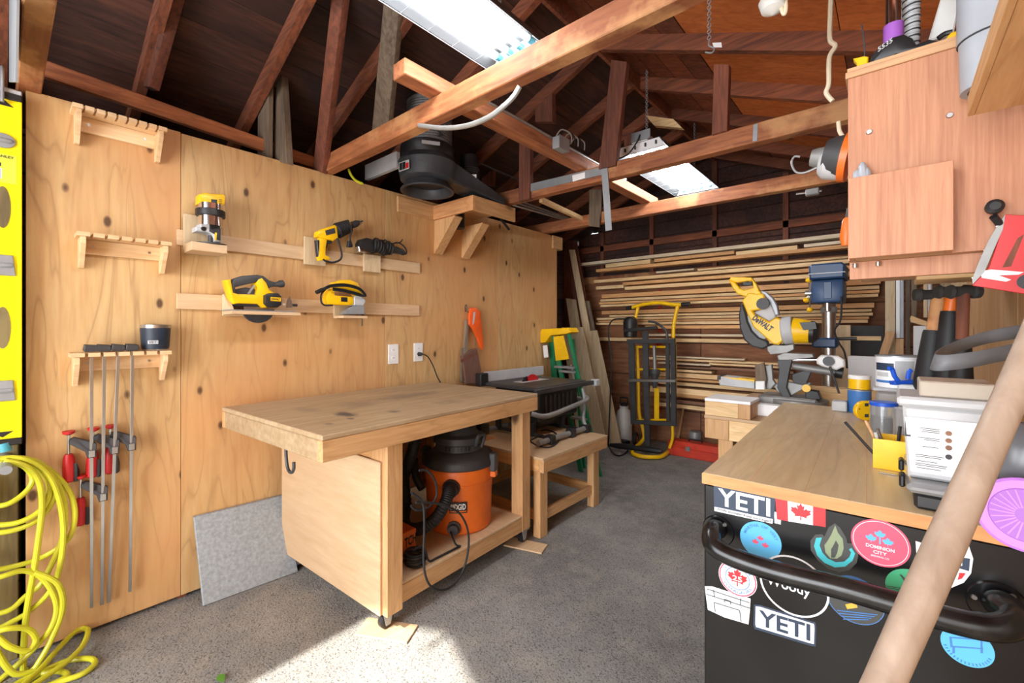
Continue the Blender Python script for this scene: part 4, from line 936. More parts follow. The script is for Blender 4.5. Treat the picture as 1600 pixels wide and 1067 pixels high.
# --- table saw
t = T('table_saw', 'grey jobsite table saw with white fence and red blade insert', 'table saw', (-2.33, 2.95, TZ))
SZ = .955
tp = O('saw_table', MB().box((-2.62, 2.66, SZ - .03), (-2.05, 3.38, SZ), .006), M['dgrey'], t)
for x in (-2.30, -2.20): O('miter_slot', MB().box((x - .009, 2.662, SZ - .003), (x + .009, 3.378, SZ + .0006)), M['black'], tp)
O('throat_plate', MB().box((-2.45, 2.85, SZ), (-2.34, 3.22, SZ + .001)), M['ltgrey'], tp)
O('front_rail', MB().box((-2.049, 2.62, SZ - .045), (-2.02, 3.46, SZ - .008), .004), M['dgrey'], t)
O('rail_end', MB().box((-2.06, 3.462, SZ - .06), (-2.0, 3.53, SZ + .0), .008), M['ltgrey'], t)
O('rip_fence', MB().box((-2.655, 2.70, SZ + .001), (-2.61, 3.50, SZ + .085), .003), M['ltgrey'], t)
O('fence_head', MB().box((-2.66, 2.60, SZ - .03), (-2.59, 2.699, SZ + .08), .008), M['black'], t)
O('blade', MB().lathe((-2.395, 3.04, SZ - .05), (.003, 0, 0), [(0, .105), (1, .105)], 44), M['red'], t)
O('riving_knife', MB().prism([(-2.395, 2.90, SZ), (-2.395, 2.98, SZ), (-2.395, 2.97, SZ + .045), (-2.395, 2.93, SZ + .035)], (.003, 0, 0)), M['black'], t)
bd = O('motor_cabinet', MB().box((-2.56, 2.74, SZ - .28), (-2.09, 3.30, SZ - .031), .015), M['black'], t)
for k in range(7): O('vent_slat', MB().box((-2.089, 2.82 + k * .06, SZ - .22), (-2.083, 2.845 + k * .06, SZ - .08), .002), M['dgrey'], bd)
O('sawdust_tray', MB().prism([(-2.54, 2.80, SZ - .281), (-2.10, 2.80, SZ - .281), (-2.20, 2.90, SZ - .36), (-2.44, 2.90, SZ - .36)], (0, .36, 0), .006), M['dgrey'], t)
def tb(name, pts, r, m): O(name, MB().tube(spline(pts, 6), r, 12), M[m], t)
tb('stand_tube', [(-2.07, 2.62, SZ - .19), (-1.99, 2.70, SZ - .21), (-1.96, 2.95, SZ - .18), (-1.97, 3.25, SZ - .15), (-2.04, 3.32, SZ - .13)], .019, 'alu')
tb('stand_leg', [(-2.03, 3.28, SZ - .06), (-2.01, 3.28, SZ - .15), (-2.00, 3.26, SZ - .22), (-1.96, 3.18, SZ - .30), (-1.92, 3.16, TZ + .045)], .016, 'alu')
for x in (-1.93, -2.50): tb('base_tube', [(x, 2.52, TZ + .034), (x, 2.9, TZ + .034), (x, 3.17, TZ + .034)], .021, 'alu')
for y in (2.64, 2.92, 3.14):
    O('tube_clamp', MB().box((-1.965, y, TZ + .001), (-1.895, y + .06, TZ + .068), .008), M['black'], t)
for y in (2.70, 3.10):
    O('cross_tube', MB().cyl((-2.48, y, TZ + .034), (-1.951, y, TZ + .034), .014, n=12), M['black'], t)
    O('upright', MB().box((-2.50, y - .02, TZ + .036), (-2.46, y + .02, SZ - .28), .004), M['black'], t)
    O('upright', MB().box((-2.14, y - .02, TZ + .036), (-2.10, y + .02, SZ - .28), .004), M['black'], t)
O('power_cord', MB().tube(spline([(-1.99, 2.66, TZ + .06)] + [V((*W(x, y, Z=TZ).xy, TZ + .007)) for x, y in ((829, 690), (845, 699), (862, 699), (873, 689), (868, 678), (855, 673), (845, 674))], 8), .0055, 8), M['rubber'], t)
# --- step ladder folded against the wall
t = T('step_ladder', 'green fibreglass step ladder with yellow top leaning at the wall end', 'ladder', (-2.55, 3.75, 0))
LY = 3.72
def fp(x, y, xx, yy):                                     # extend a line to the floor
    A, B = W(x, y, Y=LY), W(xx, yy, Y=LY); return A, A + (B - A) * ((A.z - .003) / (A.z - B.z))
def rail(a, b, w, yo, m='green'):
    A, B = fp(*a, *b); O('rail', MB().prism([A + V((-w / 2, yo, 0)), A + V((w / 2, yo, 0)), B + V((w / 2, yo, 0)), B + V((-w / 2, yo, 0))], (0, .028, 0), .002), M[m], t)
rail((864, 525), (893, 668), .05, 0); rail((888, 522), (920, 668), .035, 0)
rail((850, 530), (860, 668), .06, .12); rail((884, 530), (896, 668), .03, .12)
O('top_cap', MB().prism(px(dict(Y=LY - .02), (842, 522), (846, 514), (888, 512), (892, 519), (884, 522), (860, 524), (852, 535), (843, 536)), (0, .16, 0), .008, 2), M['yellow'], t)
O('tool_tray', MB().prism(px(dict(Y=LY - .012), (864, 526), (880, 524), (889, 561), (868, 564)), (0, .012, 0), .004), M['yellow'], t)
for a, b in (((868, 571), (899, 567)), ((876, 578), (900, 577)), ((884, 618), (910, 614)), ((893, 650), (918, 647))):
    A, B = W(*a, Y=LY), W(*b, Y=LY); B.z = A.z
    O('step', MB().box((A.x, LY - .03, A.z - .022), (B.x, LY + .06, A.z), .003), M['alu'], t)
O('warning_label', MB().prism(px(dict(Y=LY - .001), (848, 540), (855, 539), (857, 558), (850, 559)), (0, .001, 0)), M['paper'], t)
O('brace', MB().tube(px(dict(Y=LY + .05), (892, 570), (900, 610), (912, 660)), .007, 8), M['alu'], t)
# leaf on the floor
c = W(345, 1060, Z=.004)
O('leaf', MB().prism([c + V(p) for p in ((-.03, 0, 0), (-.01, .014, .006), (.015, .012, .01), (.035, 0, .004), (.012, -.014, .004), (-.012, -.013, .002))], (0, 0, .001)), M['leaf'], label='small green leaf lying on the floor near the grey slab', cat='leaf')
# ================================================================== BACK OF THE ROOM
# --- lumber on wall brackets: (left px, y at left px, right px, thickness px, material, forward offset)
LUM = [(908, 413, 1372, 4.5, 'pineXp', 0), (1022, 407, 1147, 5, 'pineXo', 0), (1150, 396, 1246, 6, 'pineX', .01), (1256, 384, 1372, 5, 'pineXp', 0),
       (946, 415.5, 1016, 6, 'pineX', .01), (931, 423, 1374, 4.5, 'pineXo', 0), (1025, 425.5, 1084, 2.5, 'pineXp', .02), (1090, 421.5, 1374, 3, 'pineX', 0),
       (928, 440, 1374, 4.5, 'pineX', .0), (973, 443.5, 1376, 4.5, 'pineXo', .02), (931, 450, 974, 5, 'pineX', 0), (976, 450.5, 1376, 5, 'pineX', 0),
       (940, 463, 1376, 6, 'pineXo', 0), (938, 469.5, 1374, 3.6, 'pineX', .02), (936, 474, 1374, 3.2, 'pineXo', .01), (938, 478, 1372, 3.4, 'pineX', .03),
       (940, 488.5, 1366, 5.5, 'pineXo', 0), (952, 493.8, 1362, 3, 'pineX', .02), (932, 498.3, 1364, 3.2, 'pineX', .03), (934, 502, 1358, 2.8, 'pineXo', .01), (931, 505.8, 1356, 3.6, 'pineX', .02),
       (1008, 511, 1258, 5, 'pineXo', 0), (1010, 523, 1270, 3.2, 'pineXp', .02), (935, 529.5, 1276, 5, 'pineX', 0),
       (1025, 556.5, 1163, 2.4, 'pineXp', .03), (1012, 559.8, 1240, 3.0, 'pineX', 0), (1028, 566.5, 1110, 2.6, 'pineXp', .03), (1108, 568.5, 1250, 3, 'pineX', .01), (1030, 571.5, 1120, 3, 'walnutX', 0),
       (1110, 575, 1240, 4, 'walnutX', .01), (1030, 577, 1112, 3.4, 'pineX', .01), (1018, 583, 1246, 6.5, 'pineX', 0), (1022, 589.6, 1246, 3.5, 'pineXo', .02), (1024, 596.5, 1250, 5, 'pineX', .0),
       (1016, 607, 1180, 9, 'pineX', .0), (1050, 616.5, 1250, 5, 'pineXo', .01), (1018, 622.8, 1150, 5, 'walnutX', .02), (1030, 631, 1140, 6, 'pineX', .0)]
YL = 5.17
words = {'pineX': 'pale pine', 'pineXo': 'orange-toned pine', 'pineXp': 'whitish', 'walnutX': 'brown'}
ONES = ['', 'first', 'second', 'third', 'fourth', 'fifth', 'sixth', 'seventh', 'eighth', 'ninth', 'tenth', 'eleventh', 'twelfth', 'thirteenth', 'fourteenth', 'fifteenth', 'sixteenth', 'seventeenth', 'eighteenth', 'nineteenth']
def ordinal(n):
    if n < 20: return ONES[n]
    tens = {2: ('twenty', 'twentieth'), 3: ('thirty', 'thirtieth'), 4: ('forty', 'fortieth')}[n // 10]
    return tens[1] if n % 10 == 0 else tens[0] + '-' + ONES[n % 10]
HGT = sorted(range(len(LUM)), key=lambda i: -W(LUM[i][0], LUM[i][1], Y=YL - LUM[i][5]).z)
RANK = {i: k + 1 for k, i in enumerate(HGT)}
for k, (x0, y, x1, th, m, fo) in enumerate(LUM):
    Yp = YL - fo; A = W(x0, y, Y=Yp); B = W(x1, y, Y=Yp); h = th / F * (A - V((0, 0, HC))).dot(V((-SN, CS, 0)))
    ln = 'long' if x1 - x0 > 300 else ('mid-length' if x1 - x0 > 150 else 'short')
    O('lumber_board', MB().box((A.x, Yp, A.z - h / 2), (min(B.x, WR - .02), Yp + .14 - .03 * random.random(), A.z + h / 2 - .001), .001), M[m],
      label='%s %s board, %s from the top of the back wall lumber' % (ln, words[m], ordinal(RANK[k])), cat='board', group='lumber stacked on the back wall')
# bracket arms
for pxx in (1020, 1222):
    for yy in (430, 456, 482, 511, 536, 600, 640):
        A = W(pxx, yy, Y=YL)
        O('lumber_bracket', MB().box((A.x - .018, YL + .06, A.z - .028), (A.x + .018, WB - .002, A.z + .0)).box((A.x - .02, WB - .02, A.z - .06), (A.x + .02, WB - .001, A.z + .04)), M['redpaint'] if pxx == 1020 else M['blackmat'],
          label='%s bracket arm under the lumber, %s column' % ({430: 'topmost', 456: 'second', 482: 'third', 511: 'fourth', 536: 'fifth', 600: 'sixth', 640: 'lowest'}[yy], 'red left' if pxx == 1020 else 'dark right'), cat='bracket', group='brackets under the lumber')
# --- boards leaning in the far left corner
def lean(name, pts, Y, th, m, lab, cat='board', ext=True):
    P_ = px(dict(Y=Y), *pts)                               # tl, tr, br, bl ; the lower edge runs on to the floor
    if ext:
        tl, tr, br, bl = P_
        br = tr + (br - tr) * ((tr.z - .003) / (tr.z - br.z)); bl = tl + (bl - tl) * ((tl.z - .003) / (tl.z - bl.z)); P_ = [tl, tr, br, bl]
    O(name, MB().prism(P_, (0, th, 0), .0015), M[m], label=lab, cat=cat, group='boards leaning in the far corner')
lean('leaning_board', [(882, 376), (900, 376), (930, 560), (908, 560)], 4.98, .022, 'strut', 'wide dark brown board leaning in the corner behind the pale ones')
lean('leaning_board', [(884, 466), (899, 468), (914, 560), (898, 560)], 4.90, .02, 'palewoodZ', 'short pale panel leaning in the corner, square top at left')
lean('leaning_board', [(910, 470), (920, 470), (938, 560), (926, 560)], 4.93, .02, 'greywood', 'narrow greyish board leaning in the corner behind the long pale board')
lean('leaning_board', [(889, 390), (897, 390), (937, 600), (926, 600)], 4.83, .025, 'palewoodZ', 'longest pale narrow board leaning in the corner')
lean('leaning_board', [(877, 511), (910, 511), (928, 600), (890, 600)], 4.74, .02, 'palewoodZ', 'wide grey-tan plywood offcut leaning behind the ladder')
lean('leaning_board', [(921, 517), (932, 516), (950, 600), (937, 600)], 4.74, .022, 'palewoodZ', 'short pale board leaning in the corner nearest the hand truck')
O('cable', MB().tube(spline([(-3.3, 4.3, 1.75), (-3.28, 4.5, 1.95), (-3.3, 4.65, 1.6), (-3.32, 4.68, 1.0), (-3.3, 4.7, .5)], 8), .008, 8), M['ltgrey'], label='grey cable hanging in the dark gap past the plywood', cat='cable')
# --- hand truck
HY = 4.86; PH = dict(Y=HY)
t = T('hand_truck', 'yellow tubular hand truck with black grips leaning at the back wall', 'hand truck', (-2.1, 4.75, 0))
def ht(name, pts, r, m, Y=HY, par=None, k=6): return O(name, MB().tube(spline(px(dict(Y=Y), *pts), k), r, 12), M[m], par or t)
ht('handlebar', [(986, 481), (1004, 476), (1028, 473), (1053, 476), (1067, 476)], .021, 'yellow')
ht('grip', [(979, 481.5), (988, 480.5)], .024, 'black'); ht('grip', [(1065, 476), (1078, 475)], .026, 'black')
ht('side_rail', [(997, 480), (991, 504), (986, 528)], .020, 'yellow'); ht('side_rail', [(1059, 478), (1053, 505), (1052, 528)], .020, 'yellow')
ht('side_rail', [(995, 540), (997, 587), (998, 640), (1004, 668), (1006, 684), (995, 697)], .021, 'yellow'); ht('side_rail', [(1054, 531), (1055, 606), (1051, 660), (1051, 684), (1046, 700)], .017, 'yellow')
for y in (542, 577, 656): ht('crossbar', [(992, y), (1042, y)], .013, 'yellow')
O('centre_plate', MB().prism(px(PH, (1022, 606), (1029.5, 606), (1029.5, 655), (1022, 655)), (0, .012, 0), .002), M['yellow'], t)
z_ = .03
O('toe_loop', MB().tube(spline([V((*W(x, y, Z=z_).xy, z_)) for x, y in ((998, 694), (989, 703), (990, 709), (1003, 713), (1020, 714), (1036, 712), (1047, 701), (1050, 690))], 6), .022, 12), M['yellow'], t)
for x, y, r, lab in ((993, 682, .085, 'black'), (1061, 683, .06, 'black')):
    c = W(x, y, Y=4.98 if x < 1000 else 5.2); c.z = r + .002
    w_ = O('wheel', MB().torus(c, (1, .25, 0), r - .024, .024, 28, 10), M['rubber'], t)
    O('wheel_hub', MB().lathe(c - V((.02, .005, 0)), (.04, .01, 0), [(0, r - .045), (1, r - .045)], 20), M['orange'], w_)
# --- black folding stand in front of the truck
SY = 4.70; PSY = dict(Y=SY)
t = T('folding_stand', 'black steel folding tool stand strapped upright against the yellow hand truck', 'stand', (-2.1, SY, 0))
def fb(name, pts, m='blackmat', Y=SY, th=.03): return O(name, MB().prism(px(dict(Y=Y), *pts), (0, th, 0), .003), M[m], t)
fb('top_bar', [(979, 530), (1054, 529), (1054, 536), (979, 537)])
fb('left_post', [(981, 537), (990, 537), (993, 659), (985, 659)])
fb('right_post', [(1047, 536), (1054.5, 536), (1056, 662), (1048, 662)])
fb('right_post', [(1039.5, 536), (1045, 536), (1046, 658), (1041, 658)], Y=SY + .032)
fb('bottom_bar', [(985, 656), (1056, 660), (1056, 666), (985, 662)], Y=SY - .005)
fb('centre_post', [(1003, 517), (1012, 517), (1015, 700), (1007, 700)], 'dgrey', SY + .035)
fb('latch_bar', [(981, 592), (1055, 593), (1055, 597.5), (981, 596.5)], 'steel', SY - .025, .02)
fb('upper_arm', [(974, 514), (1025, 509), (1027, 514), (975, 519)], 'black', SY - .02)
O('bent_tube', MB().tube(spline(px(dict(Y=SY), (1013, 502), (1024, 504), (1036, 512), (1042, 520), (1042, 532)), 6), .013, 10), M['dgrey'], t)
O('clamp_block', MB().lathe(W(1023, 577, Y=SY + .06), W(1023, 606, Y=SY + .06) - W(1023, 577, Y=SY + .06), [(0, .05), (.2, .06), (.5, .035), (.7, .04), (1, .02)], 16), M['dgrey'], t)
O('clamp_rod', MB().cyl(W(1022, 540, Y=SY + .06), W(1023, 580, Y=SY + .06), .016, n=12), M['alu'], t)
O('foot', MB().box(W(1003, 699, Y=SY + .03), W(1019, 703, Y=SY + .10), .004), M['dgrey'], t)
t = T('ear_muff_pot', 'black plastic pot hanging at the top left of the hand truck', 'pot', W(985, 527, Y=4.78))
a = W(985, 527, Y=4.80)
O('pot', MB().lathe(a, (0, 0, .24), [(0, .05), (.04, .075), (.7, .082), (.9, .07), (1, .04)], 22), M['black'], t)
O('pot_rim', MB().torus(a + V((0, 0, .09)), (0, 0, 1), .08, .006, 24, 8), M['dgrey'], t)
O('extension_cord', MB().tube(spline(px(dict(Y=4.66), (976, 498), (960, 499), (952, 508), (951, 525), (955, 562), (953, 630), (951, 682)) + [V((*W(x, y, Z=.01).xy, .01)) for x, y in ((951, 696), (958, 708), (968, 712), (978, 707), (984, 698))], 8), .008, 8), M['rubber'], label='black cable hanging beside the hand truck and looping on the floor', cat='cable')
a, b = W(953, 695, Z=.06), W(1034, 705, Z=.092)
O('vacuum_wand', MB().lathe(a, b - a, [(0, .02), (.2, .034), (.5, .028), (.95, .03), (1, .02)], 14), M['black'], label='black wand lying on the floor in front of the hand truck', cat='wand')
c = W(966, 692, Z=.0)
O('floor_nozzle', MB().prism([c + V((-.16, -.02, .002)), c + V((.12, -.06, .002)), c + V((.14, .03, .002)), c + V((-.12, .07, .002))], (0, 0, .05), .012, 2), M['black'], label='flat black floor nozzle between the white jug and the wand', cat='nozzle')
# --- jug
c = W(975, 688, Z=0); c = V((c.x, c.y, .001))
t = T('sprayer_jug', 'white plastic jug with black cap standing beside the hand truck', 'jug', c)
O('tank', MB().lathe(c, (0, 0, .47), [(0, .085), (.03, .10), (.6, .10), (.78, .085), (.86, .05), (.90, .045)], 28), M['jug'], t)
O('neck_ring', MB().lathe(c, (0, 0, .47), [(.88, .055), (.93, .055)], 24), M['jug'], t)
O('cap', MB().lathe(c, (0, 0, .47), [(.93, .045), (1.0, .048), (1.02, .03)], 20), M['black'], t)
O('cap_handle', MB().tube([c + V((-.05, 0, .47)), c + V((-.05, 0, .54)), c + V((.05, 0, .54)), c + V((.05, 0, .47))], .010, 8), M['black'], t)
# --- toolbox
t = T('toolbox', 'long red metal toolbox on the floor by the saw station', 'toolbox', (-1.62, 4.98, 0))
xa, xb, ya, yb = -1.92, -1.38, 4.90, 5.10
O('box_body', MB().box((xa, ya, .001), (xb, yb, .10), .006), M['redpaint'], t)
ld = O('lid', MB().prism([(xa - .004, ya - .004, .101), (xa - .004, yb + .004, .101), (xa - .004, yb - .03, .16), (xa - .004, ya + .03, .16)], (xb - xa + .008, 0, 0), .005), M['redpaint'], t)
O('latch', MB().box((xa + .20, ya - .014, .075), (xa + .25, ya - .005, .125), .003), M['steel'], t)
O('ridge', MB().box((xa + .01, ya - .002, .05), (xb - .01, ya, .058)), M['redpaint'], t)
O('lid_handle', MB().tube([(-1.72, 5.0, .161), (-1.72, 5.0, .185), (-1.58, 5.0, .185), (-1.58, 5.0, .161)], .008, 8), M['black'], t)
O('paint_tray', MB().lathe((-1.74, 5.26, .001), (0, 0, .22), [(0, .05), (.1, .06), (.9, .07), (1, .06)], 18), M['alu'], label='grey metal canister standing behind the red toolbox', cat='canister')
O('offcut', MB().beam((-1.98, 5.33, .003), (-1.92, 5.385, .46), .03, .02), M['pineZ'], label='thin stick leaning on the back wall behind the hand truck', cat='stick')
# --- saw station bench
t = T('saw_station', 'rough wooden saw bench behind the black tool chest', 'bench', (-.35, 3.7, 0))
SB = .836
O('bench_top', MB().box((-.95, 3.05, SB - .02), (.285, 4.40, SB), .002), M['sidepanel'], t)
O('apron', MB().box((-.948, 3.052, SB - .15), (-.80, 3.16, SB - .0205), .003), M['pineZ'], t)
O('apron', MB().box((-.7995, 3.056, SB - .15), (.28, 3.10, SB - .0205), .003), M['pineX'], t)
O('apron', MB().box((-.948, 3.165, SB - .15), (-.90, 4.39, SB - .0205), .003), M['pineY'], t)
for x in (-.88, .16):
    for y in (3.11, 4.25): O('leg', MB().box((x, y, 0), (x + .09, y + .09, SB - .151), .003), M['pineZ'], t)
O('lower_shelf', MB().box((-.9, 3.12, .18), (.26, 4.33, .2), .002), M['sidepanel'], t)
t = T('support_box', 'small wooden box with white top on the saw bench end', 'box', (-.81, 3.17, SB))
O('front_board', MB().box((-.946, 3.052, SB + .001), (-.7445, 3.075, SB + .092), .002), M['pineX'], t)
O('end_grain_block', MB().box((-.744, 3.052, SB + .001), (-.675, 3.30, SB + .092), .002), M['pineZ'], t)
O('side_board', MB().box((-.946, 3.0755, SB + .001), (-.915, 3.30, SB + .092), .002), M['pineY'], t)
O('white_top', MB().box((-.948, 3.05, SB + .093), (-.673, 3.302, SB + .112), .002), M['whitepaint'], t)
# --- mitre saw, seen from its side
MY = 3.45
def m5(*pts): return [(1080 + x / 4.85, 420 + y / 4.85) for x, y in pts]
t = T('miter_saw', 'yellow sliding mitre saw with grey blade guard on the saw bench', 'mitre saw', (-.45, MY, SB))
def mp(name, pts, m, Y=MY, th=.05, bev=.004, par=None): return O(name, MB().prism(px(dict(Y=Y), *m5(*pts)), (0, th, 0), bev), M[m], par or t)
def mc_(name, a, b, prof, m, Y=MY, n=22, par=None, Y2=None):
    A = W(*m5(a)[0], Y=Y); B = W(*m5(b)[0], Y=Y2 or Y); return O(name, MB().lathe(A, B - A, prof, n), M[m], par or t)
h = mp('handle', [(285, 85), (330, 100), (365, 145), (400, 160), (475, 140), (515, 165), (560, 215), (480, 235), (420, 215), (350, 190), (315, 150)], 'yellow', MY - .01, .045, .007)
mp('handle_top', [(285, 85), (300, 62), (455, 65), (470, 92), (430, 92), (345, 105), (330, 100)], 'yellow', MY - .01, .045, .006, h)
mp('handle_post', [(455, 65), (490, 110), (515, 165), (478, 170), (470, 140), (462, 92)], 'yellow', MY - .0095, .044, .005, h)
mp('trigger', [(380, 108), (430, 96), (464, 104), (462, 122), (400, 130)], 'black', MY, .03, .003, h)
mp('gear_arm', [(385, 245), (400, 222), (430, 182), (545, 190), (580, 280), (550, 305), (462, 318), (480, 345), (590, 400), (640, 365), (680, 380), (706, 440), (700, 540), (660, 575), (620, 570), (470, 440), (420, 330)], 'yellow', MY - .03, .06, .008)
mp('upper_guard', [(520, 160), (565, 172), (620, 220), (652, 280), (665, 350), (630, 356), (610, 290), (575, 225), (530, 190)], 'galv', MY + .02, .05, .006)
mp('guard_shroud', [(470, 330), (520, 310), (560, 270), (600, 260), (630, 330), (640, 365), (590, 400)], 'ltgrey', MY + .005, .05, .006)
mp('lower_guard', [(372, 270), (358, 350), (366, 450), (400, 540), (460, 590), (540, 610), (590, 585), (575, 545), (510, 520), (460, 470), (428, 400), (412, 330), (390, 262)], 'dgrey', MY + .025, .05, .01)
bl = W(*m5((500, 435))[0], Y=MY + .05)
O('blade', MB().lathe(bl, (0, .003, 0), [(0, .100), (1, .100)], 40), M['alu'], t)
mc_('pivot_knob', (540, 265), (545, 262), [(0, .038), (.6, .040), (1, .03)], 'dgrey', MY - .05, Y2=MY + .0)
mc_('gear_ring', (690, 470), (775, 462), [(0, .085), (.15, .094), (.85, .094), (1, .088)], 'ltgrey', MY + .02)
mt = mc_('motor', (770, 468), (905, 478), [(0, .086), (.7, .078), (1, .072)], 'yellow', MY + .02)
mc_('motor_cap', (900, 478), (968, 482), [(0, .073), (.5, .070), (1, .045)], 'black', MY + .02, par=mt)
mp('spec_label', [(820, 405), (940, 402), (950, 455), (850, 465)], 'dgrey', MY - .058, .004, 0, mt)
A, B = W(*m5((473, 365))[0], Y=MY - .031), W(*m5((612, 462))[0], Y=MY - .031)
u = B - A; vv = V((u.z, 0, -u.x)) * -1; vv = V((-u.z, 0, u.x)).normalized() * .042
TXT('lettering', 'DeWALT', (A + B) / 2 + V((0, 0, .0)), u, vv, M['black'], t, .001)
mp('carriage', [(575, 590), (620, 575), (700, 580), (775, 570), (780, 610), (720, 640), (600, 650), (575, 620)], 'alu', MY, .07)
mp('turret_arm', [(650, 690), (770, 680), (748, 760), (722, 900), (762, 985), (690, 972), (650, 900), (665, 760)], 'dgrey', MY - .02, .04)
mp('rail_head', [(650, 660), (700, 635), (920, 645), (930, 672), (770, 692), (660, 692)], 'alu', MY - .02, .09)
mc_('slide_rail', (760, 690), (960, 690), [(0, .012), (1, .012)], 'chrome', MY, 14)
mc_('slide_rail', (760, 690), (960, 690), [(0, .012), (1, .012)], 'chrome', MY + .07, 14)
mp('rail_clamp', [(950, 682), (980, 655), (1110, 660), (1160, 690), (1165, 738), (1100, 768), (990, 740), (950, 720)], 'white', MY - .03, .10, .008)
mc_('clamp_knob', (1040, 700), (1042, 700), [(0, .03), (1, .025)], 'black', MY - .055, Y2=MY - .031)
mc_('support_tube', (770, 735), (1120, 790), [(0, .022), (1, .026)], 'alu', MY + .04, 18)
mc_('tube_cap', (1090, 782), (1150, 792), [(0, .036), (1, .036)], 'black', MY + .04, 20)
mc_('locking_rod', (1050, 740), (1122, 945), [(0, .007), (1, .006)], 'dgrey', MY - .06, 10)
mp('fence', [(482, 728), (550, 710), (572, 840), (560, 912), (488, 912)], 'greywood', MY - .06, .03)
mp('fence_bracket', [(560, 735), (610, 725), (620, 840), (640, 870), (600, 915), (565, 905)], 'alu', MY - .02, .04)
mp('extension_wing', [(200, 815), (330, 825), (480, 858), (480, 910), (330, 895), (215, 880)], 'ltgrey', MY - .05, .16)
mp('wing_scale', [(240, 818), (480, 842), (480, 856), (330, 838)], 'yellow', MY - .051, .10, 0)
mp('wing_tip', [(196, 812), (222, 812), (222, 842), (196, 840)], 'black', MY - .055, .17)
mp('white_stop', [(486, 852), (556, 852), (556, 915), (486, 915)], 'white', MY - .09, .05)
mp('linkage', [(620, 880), (700, 850), (850, 880), (900, 860), (905, 880), (760, 960), (650, 930)], 'alu', MY + .02, .05)
mp('detent_plate', [(760, 800), (880, 760), (910, 780), (870, 880), (820, 900), (770, 860)], 'dgrey', MY + .05, .04)
mc_('yellow_knob', (872, 905), (873, 905), [(0, .024), (1, .018)], 'yellow', MY - .06, Y2=MY - .02)
mp('foot', [(860, 915), (960, 930), (985, 992), (870, 992)], 'black', MY - .02, .08)
bx0, bx1 = W(*m5((520, 990))[0], Y=MY).x, W(*m5((960, 990))[0], Y=MY).x
O('base', MB().box((bx0, MY - .06, SB + .001), (bx1, MY + .18, W(*m5((700, 985))[0], Y=MY).z + .02), .01), M['alu'], t)
O('turntable', MB().lathe((bx0 + .22, MY + .05, SB + .05), (0, 0, .05), [(0, .17), (1, .17)], 36), M['alu'], t)
O('offcut', MB().box((bx0 - .10, MY - .20, SB + .001), (bx0 + .2, MY - .12, SB + .075), .003), M['whitepaint'], label='white painted offcut lying in front of the mitre saw', cat='offcut')
# --- drill press
DY = 4.12
def d8(*pts): return [(1200 + x / 3.5575, 300 + y / 3.5575) for x, y in pts]
cx_ = W(1295, 500, Y=DY).x
t = T('drill_press', 'blue bench drill press with yellow-knobbed feed handle', 'drill press', (cx_, DY, SB))
def zz8(y): return W(1295, 300 + y / 3.5575, Y=DY).z
zc0, zc1, zc2 = zz8(415), zz8(500), zz8(620)
O('column', MB().cyl((cx_, DY, SB + .02), (cx_, DY, zc2 + .02), .043, n=24), M['steel'], t)
O('column_collar', MB().lathe((cx_, DY, zz8(668)), (0, 0, zz8(640) - zz8(668)), [(0, .052), (1, .052)], 24), M['alu'], t)
O('head', MB().box((cx_ - .10, DY - .13, zc2), (cx_ + .10, DY + .14, zc1 + .01), .02, seg=2), M['blue'], t)
O('face_plate', MB().box((cx_ - .02, DY - .136, zc2 + .03), (cx_ + .03, DY - .1305, zc1 - .01), .004), M['blue'], t)
O('belt_cover', MB().prism([(cx_ - .105, DY - .16, zc1 + .012), (cx_ + .105, DY - .16, zc1 + .012), (cx_ + .11, DY - .16, zc0 - .01), (cx_ + .09, DY - .16, zc0 + .01), (cx_ - .09, DY - .16, zc0 + .01), (cx_ - .11, DY - .16, zc0 - .01)], (0, .34, 0), .012), M['blue'], t)
O('cover_trim', MB().box((cx_ - .112, DY - .166, zc1 + .05), (cx_ + .112, DY + .18, zc1 + .056)), M['ltgrey'], t)
hub = V((cx_ - .115, DY - .04, zz8(560)))
hb = O('feed_hub', MB().cyl(hub + V((.04, 0, 0)), hub - V((.03, 0, 0)), .022, n=16), M['steel'], t)
for x, y in ((225, 490), (213, 600), (232, 655), (250, 468)):
    e_ = W(*d8((x, y))[0], Y=DY - .06)
    s_ = O('spoke', MB().cyl(hub, e_, .006, n=8), M['steel'], hb); O('knob', MB().ball(e_, .021, n=14), M['yellow'], hb)
O('quill', MB().cyl((cx_ - .0, DY - .09, zc2 - .06), (cx_, DY - .09, zc2 + .01), .02, n=16), M['steel'], t)
O('table_bracket', MB().box((cx_ - .10, DY - .08, zz8(865)), (cx_ + .055, DY + .08, zz8(810)), .012), M['blue'], t)
O('table_lock', MB().cyl((cx_ + .05, DY - .03, zz8(815)), (cx_ + .17, DY - .03, zz8(812)), .012, n=10), M['black'], t)
O('base_plate', MB().box((cx_ - .13, DY - .2, SB + .001), (cx_ + .12, DY + .15, SB + .03), .01), M['blue'], t)
O('power_cord', MB().tube(spline(px(dict(Y=DY - .14), *d8((408, 580), (408, 660), (400, 720), (370, 770), (390, 830), (425, 890), (440, 980))), 8), .006, 8), M['rubber'], t)
